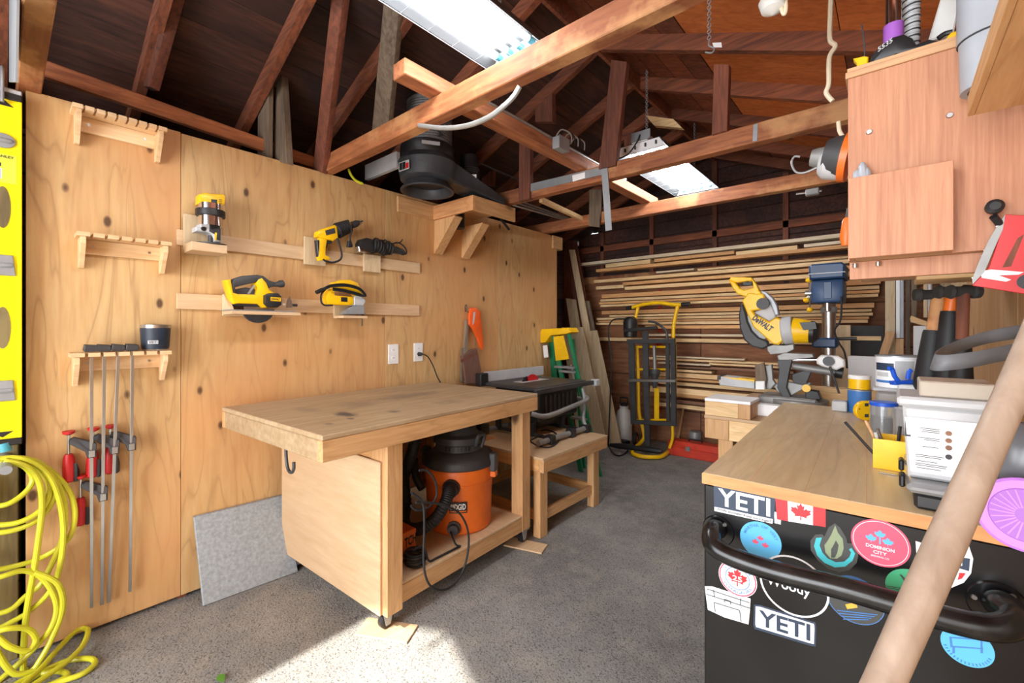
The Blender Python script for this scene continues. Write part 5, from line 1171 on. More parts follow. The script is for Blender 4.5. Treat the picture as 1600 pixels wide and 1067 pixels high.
# --- boards standing behind the saw bench, right-hand corner
def stand(name, x0, x1, y0, y1, Y, th, m, lab, cat='board', base=0.003):
    A, B = W(x0, y0, Y=Y), W(x1, y0, Y=Y); z0 = base if y1 is None else W(x0, y1, Y=Y).z
    O(name, MB().box((A.x, Y, z0), (B.x, Y + th, A.z), .0015), M[m], label=lab, cat=cat, group='offcuts standing behind the saw bench')
stand('standing_board', 1304, 1329, 508, None, 4.56, .02, 'palewoodZ', 'pale plywood offcut standing just right of the drill press column')
stand('black_panel', 1326, 1381, 509, None, 4.62, .02, 'blackmat', 'black panel standing behind the drill press', 'panel')
A, B = W(1327, 525, Y=4.60), W(1377, 532, Y=4.60)
O('wood_strip', MB().box((A.x, 4.585, A.z - .035), (B.x, 4.618, A.z), .002), M['pineX'], label='pale wood strip across the black panel', cat='strip')
stand('standing_board', 1383, 1399, 380, None, 4.62, .03, 'palewoodZ', 'wide tan board standing upright right of the lumber ends')
stand('trim_board', 1400, 1406, 380, 528, 4.56, .02, 'whitepaint', 'white trim strip standing upright in the right corner')
stand('trim_board', 1406.3, 1412, 380, 528, 4.56, .02, 'pvc', 'pale blue-grey trim strip beside the white one')
stand('standing_board', 1399, 1412, 529, None, 4.55, .04, 'pineZ', 'pine post under the white trim strips')
stand('standing_board', 1415, 1422, 380, None, 4.60, .03, 'greywood', 'grey-brown board standing upright right of the blue-grey trim')
stand('standing_board', 1424, 1433, 380, 505, 4.52, .02, 'greywood', 'slim grey board standing behind the pine block')
O('pine_block', MB().prism(px(dict(Y=4.35), (1422, 497), (1424, 493), (1456, 505), (1456, 512), (1423, 503)), (0, .09, 0), .002), M['pineX'], label='short pine block jutting out above the white panel', cat='block')
stand('white_sheet', 1427, 1450, 509, None, 4.44, .015, 'whitepaint', 'white painted sheet standing below the pine block', 'sheet')
stand('standing_board', 1443, 1449, 380, 496, 4.40, .02, 'palewoodZ', 'narrow pale stick standing by the hammers')
O('threaded_rod', MB().cyl(W(1453, 430, Y=4.3), (W(1453, 430, Y=4.3).x, 4.3, SB + .001), .012, n=10), M['ltgrey'], label='grey threaded rod standing by the hammers', cat='rod')
c1, c2 = W(1392, 518, Y=4.42), W(1376, 566, Y=4.42)
O('leaning_stick', MB().beam(c1, c1 + (c2 - c1) * ((c1.z - SB) / (c1.z - c2.z)), .03, .05), M['pineZ'], label='tan stick leaning behind the white paint can', cat='stick')
a, b = W(1300, 612, Y=3.85), W(1372, 606, Y=3.85)
O('long_offcut', MB().box((a.x - .25, 3.78, SB + .001), (WR - .03, 3.90, a.z + .03), .003), M['pineX'], label='pine plank lying behind the mitre saw', cat='board')
O('white_strip', MB().box((W(1325, 565, Y=4.3).x, 4.30, SB + .001), (WR - .03, 4.36, W(1325, 556, Y=4.3).z), .003), M['whitepaint'], label='white board lying in front of the black panel', cat='board')
O('cap_nut', MB().ball(W(1335, 572, Y=4.2), .03, n=12), M['dgrey'], label='round dark knob beside the drill press base', cat='knob') if False else None
# ================================================================== TOOL CHEST AND THE RIGHT-HAND SIDE
CRZ = math.radians(2.0); CF = V((-.406, 1.285, 0)); CT = 1.0
cu, cvv = V((math.cos(CRZ), math.sin(CRZ), 0)), V((-math.sin(CRZ), math.cos(CRZ), 0))     # along the front, and into depth
CPF = CF + cvv * .006                                     # front plane of the steel body
CP = (CPF, -cvv)
t = T('tool_chest', 'black steel rolling tool chest with butcher block top and stickers', 'tool chest', CF, CRZ)
CW_, CD_ = .69, 1.535
body = O('body', MB().box((.004, .006, .13), (CW_ - .004, CD_ - .006, CT - .032), .004), M['chest'], t, local=True)
top_ = O('wood_top', MB().box((0, 0, CT - .031), (CW_, CD_, CT), .002), M['butcher'], t, local=True)
O('front_edge', MB().box((0, -.0012, CT - .030), (CW_, -.0002, CT - .0015)), wood('edge_band', (214, 156, 96), (190, 126, 70), 'X', .5, 40, 10, rings=.4, vary=.02), top_, local=True)
for k, x in enumerate((.12, .24, .36, .48, .60)): O('stave_joint', MB().box((x - .0006, .001, CT - .0002), (x + .0006, CD_ - .001, CT + .0003)), M['pineXo'], top_, local=True)
for x in (.06, CW_ - .06):
    for y in (.08, CD_ - .08):
        c_ = O('caster', MB().box((x - .04, y - .05, .118), (x + .04, y + .05, .1295), .002), M['galv'], t, local=True)
        O('wheel', MB().lathe((x - .02, y, .058), (.04, 0, 0), [(0, .05), (.15, .057), (.85, .057), (1, .05)], 24), M['rubber'], c_, local=True)
for k in range(5): 
    d_ = O('drawer', MB().box((-.0, .04, .16 + k * .16), (.0035, CD_ - .04, .31 + k * .16), .002), M['chest'], t, local=True)
    O('drawer_pull', MB().box((-.006, .06, .295 + k * .16), (-.0005, CD_ - .06, .307 + k * .16), .002), M['alu'], d_, local=True)
def c8(x, y): return (1080 + x / 3.075, 720 + y / 3.075)
def CPT(x, y, off=0.0): return W(*c8(x, y), P=(CPF - cvv * off, -cvv))
def zc(p): return (p - V((0, 0, HC))).dot(V((-SN, CS, 0)))
def poly(name, pts, m, par, off, label=None): return O(name, MB().prism([CPT(x, y, off) for x, y in pts], cvv * (.0003 + off * .6)), M[m], par, label=label)
def disc(name, x, y, ry, m, par, off, frac=1.0, label=None, n=40, a0=0, a1=2 * math.pi):
    c = CPT(x, y, off); r = ry / 3.075 / F * zc(c) * frac
    pts = [c + (cu * math.cos(a0 + (a1 - a0) * k / n) + V((0, 0, 1)) * math.sin(a0 + (a1 - a0) * k / n)) * r for k in range(n if a1 - a0 > 6.2 else n + 1)]
    return O(name, MB().prism(pts, cvv * (.0003 + off * .6)), M[m], par, label=label), c, r
def ring(name, c, r0, r1, m, par, n=48, a0=0, a1=2 * math.pi):
    mb = MB(); f = lambda a, r: c + (cu * math.cos(a) + V((0, 0, 1)) * math.sin(a)) * r - cvv * .0002
    for k in range(n):
        p, q = a0 + (a1 - a0) * k / n, a0 + (a1 - a0) * (k + 1) / n
        mb.quad([f(p, r0), f(q, r0), f(q, r1), f(p, r1)])
    return O(name, mb, M[m], par)
def ARC(name, st, c, r, h, mid, span, m, par):
    vs, fs = _TX[st]; mb = MB(); s = -1 if mid > 0 else 1
    bv = []
    for a, b in vs:
        an = mid + s * a * span; rr_ = r + (-s) * b * h
        bv.append(mb.b.verts.new(c + (cu * math.cos(an) + V((0, 0, 1)) * math.sin(an)) * rr_ - cvv * .0004))
    for f in fs:
        try: mb.b.faces.new([bv[i] for i in f])
        except ValueError: pass
    return O(name, mb, M[m], par)
UP = V((0, 0, 1))
def LET(st, x, y, wpx, hpx, m, par, off=.0014, slope=None):
    c = CPT(x, y, off); z = zc(c); h = hpx / 3.075 / F * z
    A, B = CPT(x - wpx / 2, y - wpx / 2 * .18, off), CPT(x + wpx / 2, y + wpx / 2 * .18, off); w = abs((B - A).dot(cu))
    return TXT('lettering', st, c, cu * w, UP * h, M[m], par)
st = body
a_ = poly('sticker', [(108, 118), (405, 178), (396, 298), (110, 236)], 'st_navy', st, .0006, 'navy rectangular sticker with white letters')
LET('YETI', 250, 197, 250, 84, 'st_white', a_); s_ = poly('strip', [(112, 220), (392, 280), (391, 302), (111, 240)], 'st_white', a_, .001)
LET('Wildly stronger! Keep ice longer!', 248, 261, 258, 15, 'ink', s_, .0018)
a_ = poly('sticker', [(404, 178), (646, 212), (646, 318), (412, 281)], 'st_red', st, .0006, 'red and white flag sticker with maple leaf')
b_ = poly('flag_centre', [(463, 186), (585, 204), (585, 309), (466, 290)], 'st_white', a_, .001)
LEAF = [(0, 1), (.14, .70), (.30, .78), (.24, .36), (.46, .56), (.52, .44), (.82, .48), (.72, .24), (.84, .14), (.46, -.18), (.50, -.34), (.04, -.26), (.05, -.62), (-.05, -.62), (-.04, -.26), (-.50, -.34), (-.46, -.18), (-.84, .14), (-.72, .24), (-.82, .48), (-.52, .44), (-.46, .56), (-.24, .36), (-.30, .78), (-.14, .70)]
def leaf(c, r, m, par, off=.0002): return O('maple_leaf', MB().prism([c + cu * (x * r) + UP * ((y - .15) * r) - cvv * off for x, y in LEAF], cvv * .0002), M[m], par)
leaf(CPT(526, 246, .0016), 45 / 3.075 / F * 1.22, 'st_red', b_)
poly('sticker', [(398, 244), (432, 251), (430, 306), (400, 298)], 'st_white', st, .0005)
a_, c, r = disc('sticker', 332, 382, 88, 'st_blue', st, .0006, label='light blue round sticker with pink leaves')
for dx, dy in ((-.24, -.04), (.24, -.10), (0, .22)): leaf(c + cu * (dx * r) + UP * (dy * r - .1 * r) - cvv * .0006, r * .2, 'st_pink', a_)
ARC('lettering', 'MARTHA  OF  VERT', c - cvv * .0006, r * .80, r * .16, math.pi / 2, 2.6, 'st_mblue', a_)
a_, c, r = disc('sticker', 222, 565, 84, 'st_white', st, .0005, label='white round sticker with red maple leaf and number 25')
ring('ring', c - cvv * .0004, r * .90, r * .97, 'st_pink', a_); ring('ring', c - cvv * .0004, r * .60, r * .64, 'st_mblue', a_)
leaf(c - cvv * .0006 + UP * r * .05, r * .62, 'st_red', a_); TXT('lettering', '25', c - cvv * .0012, cu * r * .5, UP * r * .3, M['st_white'], a_)
ARC('lettering', 'CANADIAN', c - cvv * .0006, r * .77, r * .15, math.pi / 2, 2.0, 'st_mblue', a_); ARC('lettering', 'VOYAGEURS', c - cvv * .0006, r * .77, r * .15, -math.pi / 2, 2.2, 'st_mblue', a_)
a_, c, r = disc('sticker', 490, 600, 142, 'chest', st, .0004, label='black round sticker with white ring and script'); ring('ring', c - cvv * .0006, r * .94, r, 'st_white', a_)
LET('Woody', 465, 605, 210, 62, 'st_white', a_, .0012)
# flame sticker
a_ = poly('sticker', [(690, 300), (715, 320), (745, 370), (750, 395), (785, 400), (805, 440), (795, 490), (760, 525), (715, 535), (660, 520), (610, 480), (575, 430), (572, 385), (595, 355), (630, 352), (640, 365), (660, 320)], 'st_grey', st, .0006, 'charcoal flame-shaped sticker with teal arc')
mb = MB(); out = [(600, 370), (590, 410), (605, 455), (640, 490), (690, 512), (740, 508), (775, 480), (788, 445), (770, 418)]; inn = [(628, 368), (617, 405), (630, 440), (655, 468), (695, 487), (735, 484), (760, 462), (768, 440), (758, 425)]
for k in range(8): mb.quad([CPT(*out[k], .0012), CPT(*out[k + 1], .0012), CPT(*inn[k + 1], .0012), CPT(*inn[k], .0012)])
O('teal_arc', mb, M['st_teal'], a_)
f_ = poly('flame', [(692, 310), (705, 345), (728, 375), (733, 420), (722, 455), (700, 470), (668, 468), (645, 440), (640, 405), (655, 385), (672, 355)], 'st_sage', a_, .0012)
poly('flame_core', [(695, 382), (708, 405), (702, 440), (690, 465), (672, 465), (672, 425), (684, 405)], 'st_grey', f_, .0018)
a_, c, r = disc('sticker', 907, 395, 111, 'st_pink', st, .0006, label='pink round sticker with blue leaves'); ring('ring', c - cvv * .0004, r * .91, r * .93, 'st_white', a_)
for dx, dy in ((-.30, .14), (.26, .12), (0, .38)): leaf(c + cu * (dx * r) + UP * (dy * r) - cvv * .0006, r * .23, 'st_blue', a_)
O('leaf_stem', MB().beam(c - cvv * .0006 + UP * (-.04 * r), c - cvv * .0006 + UP * (.3 * r), r * .05, .0003, up=-cvv), M['st_blue'], a_)
TXT('lettering', 'DOMINION', c - cvv * .0006 - UP * r * .20, cu * r * .95, UP * r * .15, M['st_white'], a_); TXT('lettering', 'CITY', c - cvv * .0006 - UP * r * .42, cu * r * .45, UP * r * .14, M['st_white'], a_)
TXT('lettering', 'BREWING CO', c - cvv * .0006 - UP * r * .60, cu * r * .6, UP * r * .08, M['st_white'], a_)
a_ = poly('sticker', [(1078, 385), (1110, 395), (1140, 360), (1180, 385), (1290, 395), (1335, 410), (1355, 470), (1345, 540), (1310, 585), (1245, 612), (1170, 590), (1110, 530), (1082, 450)], 'st_white', st, .0006, 'white shield sticker with navy and red stripes')
poly('navy_band', [(1092, 450), (1200, 452), (1340, 470), (1335, 530), (1230, 500), (1110, 500)], 'st_navy', a_, .0012)
for x_ in (1235, 1262, 1290): poly('print_mark', [(x_, 478), (x_ + 12, 480), (x_ + 12, 505), (x_, 503)], 'st_white', a_, .002)
for k in range(3): poly('red_stripe', [(1165 + k * 62, 528 + k * 5), (1195 + k * 62, 532 + k * 4), (1205 + k * 48, 590 - k * 12), (1180 + k * 50, 588 - k * 8)], 'st_red', a_, .0012)
a_ = poly('sticker', [(65, 602), (100, 603), (285, 662), (282, 720), (275, 786), (160, 752), (80, 715), (72, 660)], 'st_white', st, .0006, 'white cooler-shaped sticker')
def line(x0, y0, x1, y1, par, w=.0022): return O('printed_line', MB().beam(CPT(x0, y0, .0011), CPT(x1, y1, .0011), w, .0003, up=-cvv), M['ink'], par)
for q in ((72, 640, 282, 708), (75, 615, 280, 682), (110, 680, 115, 725), (110, 680, 232, 718), (232, 718, 240, 772), (107, 620, 112, 652), (238, 660, 236, 695), (160, 665, 190, 675), (190, 675, 190, 690), (160, 665, 160, 680)): line(*q, a_)
a_ = poly('sticker', [(302, 690), (330, 692), (596, 776), (601, 800), (598, 892), (570, 888), (305, 808), (298, 790)], 'st_navy', st, .0006, 'white rectangular sticker with navy letters')
b_ = poly('sticker_face', [(310, 699), (330, 701), (590, 784), (592, 805), (590, 880), (570, 876), (312, 798), (308, 785)], 'st_white', a_, .001); c = CPT(448, 789, .002)
A, B = CPT(325, 752, .002), CPT(572, 826, .002); TXT('lettering', 'YETI', (A + B) / 2, (B - A), UP * (78 / 3.075 / F * 1.1), M['st_navy'], b_)
a_, c, r = disc('sticker', 785, 668, 112, 'st_mblue', st, .0005, label='blue round sticker with gold and dark stripes')
d2, _, _ = disc('dark_half', 785, 668, 112, 'st_grey', a_, .0010, .97, a0=math.pi * 1.02, a1=math.pi * 1.97)
poly('gold_wedge', [(740, 690), (790, 680), (800, 705), (750, 712)], 'st_gold', a_, .0016)
for k in range(4): poly('stripe', [(700 + k * 10, 716 + k * 14), (895 - k * 14, 738 + k * 8), (894 - k * 14, 742 + k * 8), (700 + k * 10, 720 + k * 14)], 'st_mblue', a_, .0018)
a_, c, r = disc('sticker', 1060, 622, 98, 'st_green', st, .0005, label='green round sticker behind the wooden handle')
poly('drawing', [(1000, 545), (1012, 548), (1040, 580), (1050, 585), (1048, 592), (1030, 586)], 'ink', a_, .0012); poly('drawing', [(1028, 575), (1060, 560), (1070, 585), (1045, 600)], 'st_red', a_, .0010)
for k in range(3): line(930, 600 + k * 8, 1010, 612 + k * 8, a_, .0012)
a_, c, r = disc('sticker', 1325, 893, 92, 'st_blue', st, .0006, label='light blue round sticker below the handle end')
poly('drawing', [(1240, 845), (1400, 855), (1400, 905), (1245, 895)], 'st_mblue', a_, .0010); poly('drawing', [(1252, 852), (1390, 862), (1390, 898), (1257, 888)], 'st_blue', a_, .0013)
for x in (1255, 1390): poly('drawing', [(x, 895), (x + 12, 896), (x + 12, 925), (x, 923)], 'st_mblue', a_, .0012)
for k in range(16):
    an = math.pi * (1.1 + .8 * k / 15); dd = cu * math.cos(an) + UP * math.sin(an)
    O('print_mark', MB().beam(c + dd * r * .80 - cvv * .0006, c + dd * r * .92 - cvv * .0006, .0022, .0003, up=-cvv), M['st_mblue'], a_)
# chest handle
mounts = [(130, 335), (1470, 690)]
hr = .0245
def HPT(x, y, off): return W(*c8(x, y), P=(CPF - cvv * off, -cvv))
hp = [HPT(128, 328, .004), HPT(112, 330, .03), HPT(98, 356, .062), HPT(110, 410, .082), HPT(200, 462, .088), HPT(400, 530, .09), HPT(700, 605, .09), HPT(1000, 690, .09), HPT(1250, 765, .09), HPT(1430, 800, .088), HPT(1530, 790, .08), HPT(1560, 745, .055), HPT(1500, 690, .028), HPT(1470, 690, .004)]
hd = O('push_handle', MB().tube(spline(hp, 8), hr, 16), M['chesthandle'], t)
for x, y, rr_ in ((130, 335, .041), (1470, 690, .046)):
    c = HPT(x, y, 0.0008)
    mp_ = O('handle_flange', MB().lathe(c, -cvv * .004, [(0, rr_), (1, rr_ * .94)], 32), M['chest'], hd)
    for k in range(3):
        an = .9 + k * 2.1; p = c + (cu * math.cos(an) + UP * math.sin(an)) * rr_ * .72 - cvv * .004
        O('bolt', MB().lathe(p, -cvv * .003, [(0, .0055), (1, .0045)], 12), M['steel'], mp_) if False else O('bolt', MB().lathe(p, -cvv * .003, [(0, .0055), (1, .0045)], 12), M['steel'], hd)
# ---- things on the chest top
def base(x, y): p = W(x, y, Z=CT); return V((p.x, p.y, CT + .0008))
def can(name, c, r, h, m, lab, cat, lid=None, lidm=None, lidh=.012, lidr=None, taper=1.0, band=None):
    t_ = T(name, lab, cat, c)
    O('body', MB().lathe(c, UP * h, [(0, r * .97 * taper), (.02, r * taper), (1, r)], 28), M[m], t_)
    if lid: O('lid', MB().lathe(c + UP * (h + .0003), UP * lidh, [(0, lidr or r * 1.04), (.8, lidr or r * 1.04), (1, (lidr or r) * .96)], 28), M[lid], t_)
    return t_
c = V((-.125, 2.72, CT + .0008))
tt = can('tin', c, .046, .105, 'st_mblue', 'blue-grey tin under the yellow tub on the chest', 'tin', 'galv', lidh=.006)
c2 = c + UP * .113; can('tub', c2, .043, .048, 'yellow', 'small yellow tub with white lid standing on a tin', 'tub', 'white', lidh=.018)
c = V((-.19, 2.70, CT + .0008))
t = T('screw_box', 'small clear plastic box of screws beside the blue-grey tin', 'box', c)
O('box', MB().box(c + V((-.04, -.03, 0)), c + V((.02, .03, .05)), .004), M['clearfrost'], t); O('contents', MB().box(c + V((-.035, -.025, .003)), c + V((.015, .025, .03)), .003), M['dgrey'], t)
# yellow half-round gauge
pl = (V((-.075, 2.50, 1)), V((SN, -CS, 0)))
def rp(*pts): return [W(x, y, P=pl) for x, y in pts]
g = T('magnetic_square', 'yellow half-round plastic gauge standing on the chest', 'gauge', W(1355, 650, P=pl))
arc_ = [(1354 + 16 * math.cos(a), 636 + 15 * math.sin(a)) for a in [math.pi * (.5 + k / 14) for k in range(15)]]
lo = W(1354, 651, P=pl).z
O('plate', MB().prism(rp((1367, 621), *arc_[::-1], (1367, 651)), V((-SN, CS, 0)) * .022, .003), M['yellow'], g)
for y in (626, 643): O('magnet', MB().prism(rp((1351, y - 2), (1357, y - 2), (1357, y + 3), (1351, y + 3)), V((SN, -CS, 0)) * .0008), M['dgrey'], g)
O('red_dot', MB().prism(rp((1342, 632), (1344, 632), (1344, 634), (1342, 634)), V((SN, -CS, 0)) * .0008), M['red'], g)
g.location.z = g.location.z - (lo - CT - .001)
# clear containers
def jar(c, r, h, lab, lid, lidh, fill='dgrey', cat='jar', mat='clear', fr=.6):
    t_ = T('jar', lab, cat, c)
    O('glass', MB().lathe(c, UP * h, [(0, r * .94), (.03, r), (.9, r), (1, r * .95)], 24), M[mat], t_)
    O('contents', MB().lathe(c + UP * .004, UP * (h * fr), [(0, r * .86), (1, r * .88)], 20), M[fill], t_)
    if lid: O('lid', MB().lathe(c + UP * (h + .0004), UP * lidh, [(0, r * 1.05), (.85, r * 1.06), (1, r)], 24), M[lid], t_)
    return t_
jar(V((-.028, 2.16, CT + .0008)), .040, .115, 'clear jar with blue lid full of hardware', 'brightblue', .014)
jar(V((.032, 2.02, CT + .0008)), .034, .13, 'clear bottle jar without label behind the white tub', None, 0, 'greybox', fr=.3)
c = V((.03, 2.40, CT + .0008))
t = T('storage_container', 'clear plastic container under the white paint can', 'container', c)
O('shell', MB().box(c + V((-.085, -.07, 0)), c + V((.11, .09, .15)), .01), M['clear'], t)
O('lid', MB().box(c + V((-.095, -.08, .151)), c + V((.12, .10, .163)), .005), M['clearfrost'], t)
O('contents', MB().box(c + V((-.07, -.055, .004)), c + V((.05, .07, .09)), .01), M['greybox'], t)
c = c + V((-.018, .01, .1635))
t = can('paint_can', c, .070, .125, 'whitepaint', 'white paint can with printed label standing on a clear container', 'paint can', 'galv', lidh=.006)
vd = (V((0, 0, HC)) - c); vd.z = 0; vd.normalize(); sd = UP.cross(vd)
def cp(an, r, z): return c + (vd * math.cos(an) + sd * math.sin(an)) * r + UP * z
for a0, a1, z0, z1, m in ((-1.2, -.15, .07, .10, 'st_navy'), (-1.2, -.1, .02, .03, 'st_mblue'), (-.1, .8, .02, .11, 'ltgrey'), (-1.1, -.4, .045, .062, 'ltgrey')):
    mb = MB()
    for k in range(8): mb.quad([cp(a0 + (a1 - a0) * k / 8, .0708, z0), cp(a0 + (a1 - a0) * (k + 1) / 8, .0708, z0), cp(a0 + (a1 - a0) * (k + 1) / 8, .0708, z1), cp(a0 + (a1 - a0) * k / 8, .0708, z1)])
    O('label_patch', mb, M[m], t)
# blue spring clamp
pl2 = (V((.06, 2.27, 1)), V((SN, -CS, 0)))
tq = W(1413, 600, P=pl2)
t = T('spring_clamp', 'bright blue plastic clamp with two upturned handles by the paint can', 'clamp', tq)
dv = V((-SN, CS, 0))
O('jaw_bar', MB().prism([W(x, y, P=pl2) for x, y in ((1398, 596), (1434, 594), (1434, 600), (1400, 602))], dv * .03, .003), M['brightblue'], t)
O('arm', MB().tube(spline([W(x, y, P=pl2) + dv * .015 for x, y in ((1394, 576), (1399, 577), (1403, 588), (1409, 596))], 6), .008, 10), M['brightblue'], t)
O('arm', MB().tube(spline([W(x, y, P=pl2) + dv * .015 for x, y in ((1429, 579), (1426, 582), (1424, 593))], 6), .008, 10), M['brightblue'], t)
O('support_crate', MB().box((.012, 2.235, CT + .001), (.16, 2.30, tq.z - .001), .003), M['clearfrost'], label='frosted plastic bin under the blue clamp', cat='bin')
# yellow pencil box
c = base(1385, 706); c = V((-.005, 1.70, CT + .0008))
t = T('pencil_box', 'open yellow plastic box full of pencils and bits', 'box', c)
w_ = .04; h_ = .085; b_ = MB()
for lo_, hi_ in (((-w_, -.05, 0), (w_, .05, .003)), ((-w_, -.05, .003), (-w_ + .003, .05, h_)), ((w_ - .003, -.05, .003), (w_, .05, h_)), ((-w_ + .003, -.05, .003), (w_ - .003, -.047, h_)), ((-w_ + .003, .047, .003), (w_ - .003, .05, h_))): b_.box(c + V(lo_), c + V(hi_))
O('box', b_, M['yellow'], t)
for k, (x, y, dx, dy, L, m) in enumerate(((-.02, .0, -.09, .03, .11, 'black'), (-.01, .02, -.05, .02, .12, 'redplyX'), (.0, -.02, -.03, -.01, .11, 'steel'), (.01, .01, .01, .02, .115, 'black'), (.02, -.01, .02, .0, .105, 'dgrey'), (-.015, -.025, -.02, -.01, .10, 'ltgrey'), (.022, .025, .02, .02, .11, 'red'))):
    O('pencil', MB().cyl(c + V((x, y, .006)), c + V((x + dx, y + dy, L)), .0042, n=8), M[m], label='%s stick in the yellow box, leaning %s' % (('thin black', 'brown wooden', 'steel', 'upright black', 'dark grey', 'pale grey', 'red')[k], ('far left', 'left', 'forward', 'right', 'against the right side', 'at the near corner', 'at the far corner')[k]), cat='pencil', group='pencils and bits in the yellow box')
O('razor_blade', MB().box(base(1388, 740) + V((-.02, -.012, 0)), base(1388, 740) + V((.02, .012, .003)), .001), M['steel'], label='small shiny metal plate lying before the yellow box', cat='blade')
# organiser case, tub, block
c = V((.155, 1.50, CT + .0008))
t = T('organizer_case', 'flat clear-lidded organiser case with black base at the chest front', 'case', c)
O('tray', MB().box((.035, 1.335, CT + .001), (.285, 1.66, CT + .035), .006), M['black'], t)
O('clear_lid', MB().box((.022, 1.325, CT + .036), (.29, 1.67, CT + .058), .008), M['clear'], t)
for y in (1.40, 1.56): O('latch', MB().box((.010, y, CT + .025), (.0215, y + .04, CT + .055), .004), M['black'], t)
t = T('plastic_tub', 'frosted plastic tub with white printed label on the organiser case', 'tub', (.11, 1.45, CT + .059))
z0 = CT + .0595; z1 = z0 + .165
def tubshape(x0, x1, y0, y1, za, zb, fl_): return MB().prism([(x0 + fl_, y0 + fl_, za), (x1 - fl_, y0 + fl_, za), (x1, y0, zb), (x0, y0, zb)], (0, y1 - y0 - fl_, 0), .006)
O('tub_body', tubshape(.016, .175, 1.365, 1.53, z0, z1, .010), M['clearfrost'], t)
O('rim', MB().box((.006, 1.357, z1), (.185, 1.54, z1 + .022), .006), M['clearfrost'], t)
O('contents', MB().box((.035, 1.385, z0 + .01), (.155, 1.51, z0 + .12), .006), M['greybox'], t)
lb = O('label', MB().prism([(.030, 1.3715, z0 + .015), (.163, 1.3715, z0 + .015), (.171, 1.3635, z1 - .025), (.020, 1.3635, z1 - .025)], (0, -.0006, 0)), M['paper'], t)
def ll(x0, x1, z, w=.0022): return O('print_line', MB().beam((x0, 1.3715 - .008 * (z - z0 - .015) / (z1 - z0 - .04) - .0012, z), (x1, 1.3715 - .008 * (z - z0 - .015) / (z1 - z0 - .04) - .0012, z), w, .0004, up=(0, -1, 0)), M['ink'], lb)
for z, xs in ((.118, (.045, .078)), (.114, (.05, .078)), (.110, (.048, .078)), (.096, (.042, .078)), (.092, (.052, .078)), (.076, (.05, .076)), (.056, (.038, .085)), (.052, (.038, .08)), (.042, (.038, .074)), (.036, (.038, .09)), (.032, (.038, .088)), (.026, (.04, .08))): ll(xs[0], xs[1], z0 + z, .0014)
for z, m in ((.112, 'walnutX'), (.096, 'walnutX'), (.08, 'walnutX'), (.06, 'ink')):
    O('pictogram', MB().lathe((.092, 1.3665 - .0022, z0 + z), (0, -.0004, 0), [(0, .0055), (1, .0055)], 14), M[m], lb)
O('barcode', MB().box((.020, 1.3655, z0 + .095), (.030, 1.3662, z0 + .13)), M['ink'], t)
O('foam_block', MB().box((.045, 1.38, z1 + .0225), (.165, 1.51, z1 + .058), .003), M['greybox'], label='taupe rectangular block resting on the frosted tub', cat='block')
# ---- respirator with purple filters
t = T('respirator', 'grey half-mask respirator with round purple filters hanging on the right', 'respirator', (.2, 1.1, 1.0))
def at(x, y, z): return V((0, 0, HC)) + ray(x, y) * z
mk = at(1600, 715, .74)
O('facepiece', MB().ball(mk, .06, (.9, .8, 1.0), 20), M['smoke'], t)
for (x, y, z, r, ax_) in ((1601, 803, .70, .056, (-.1, -1, .15)), (1541, 768, .86, .038, (-.6, -1, .1))):
    p = at(x, y, z); ax2 = V(ax_).normalized()
    f_ = O('filter_disc', MB().lathe(p, ax2 * .018, [(0, r * .96), (.2, r), (.8, r), (1, r * .93)], 36), M['purple'], t)
    e1 = ax2.orthogonal().normalized(); e2 = ax2.cross(e1)
    O('filter_face', MB().lathe(p + ax2 * .0182, ax2 * .001, [(0, r * .72), (1, r * .70)], 36), M['purple2'], f_)
    for k in range(24):
        an = k * 2 * math.pi / 24; dd = e1 * math.cos(an) + e2 * math.sin(an)
        O('filter_rib', MB().beam(p + ax2 * .0195 + dd * r * .2, p + ax2 * .0195 + dd * r * .68, .002, .0012, up=ax2), M['purple'], f_)
O('strap', MB().tube(spline([mk + V((.03, .02, .04)), mk + V((.06, .05, .15)), V((WR - .003, mk.y + .08, mk.z + .22))], 8), .005, 8), M['dgrey'], t)
# ---- broom handle
A, B = at(1605, 560, .62), at(1380, 1067, .51); d_ = (A - B)
lowp = B - d_ * ((B.z - .03) / d_.z); top = A + d_ * ((WR - .025 - A.x) / d_.x)
t = T('broom', 'long weathered wooden broom handle leaning to the right in the foreground', 'broom', (lowp.x, lowp.y, 0))
O('pole', MB().tube([lowp + (top - lowp) * k / 24 for k in range(25)], [.0185 + .0008 * math.sin(k * 1.3) for k in range(25)], 24), M['handle'], t)
O('broom_head', MB().box(lowp + V((-.16, -.03, .02)), lowp + V((.16, .03, .06)), .008), M['pineX'], t)
O('bristles', MB().box(lowp + V((-.15, -.025, -.028)), lowp + V((.15, .025, .0195)), .004), M['brownbrush'], t)
# ---- wall cabinet
KY = 1.63; kx0 = W(1325, 300, Y=KY).x; kz0, kz1 = W(1326, 408, Y=KY).z, W(1325, 124, Y=KY).z
t = T('wall_cabinet', 'reddish plywood wall cabinet mounted high on the right wall', 'cabinet', (WR, 2.0, kz0))
O('end_panel', MB().box((kx0, KY, kz0), (WR - .001, KY + .018, kz1), .001), M['redply'], t)
O('far_panel', MB().box((kx0, KY + .75, kz0), (WR - .001, KY + .768, kz1), .001), M['redply'], t)
O('bottom_panel', MB().box((kx0, KY + .0185, kz0), (WR - .001, KY + .7495, kz0 + .018), .001), M['redplyX'], t)
O('door', MB().box((kx0, KY + .0185, kz0 + .0185), (kx0 + .016, KY + .7495, kz1 - .001), .001), M['redply'], t)
O('top_panel', MB().box((kx0 - .006, KY - .006, kz1), (WR - .001, KY + .78, kz1 + .018), .001), M['redplyX'], t)
O('top_panel', MB().box((kx0 - .002, KY - .002, kz1 + .0185), (WR - .001, KY + .78, W(1325, 108, Y=KY).z), .001), M['redplyX'], t)
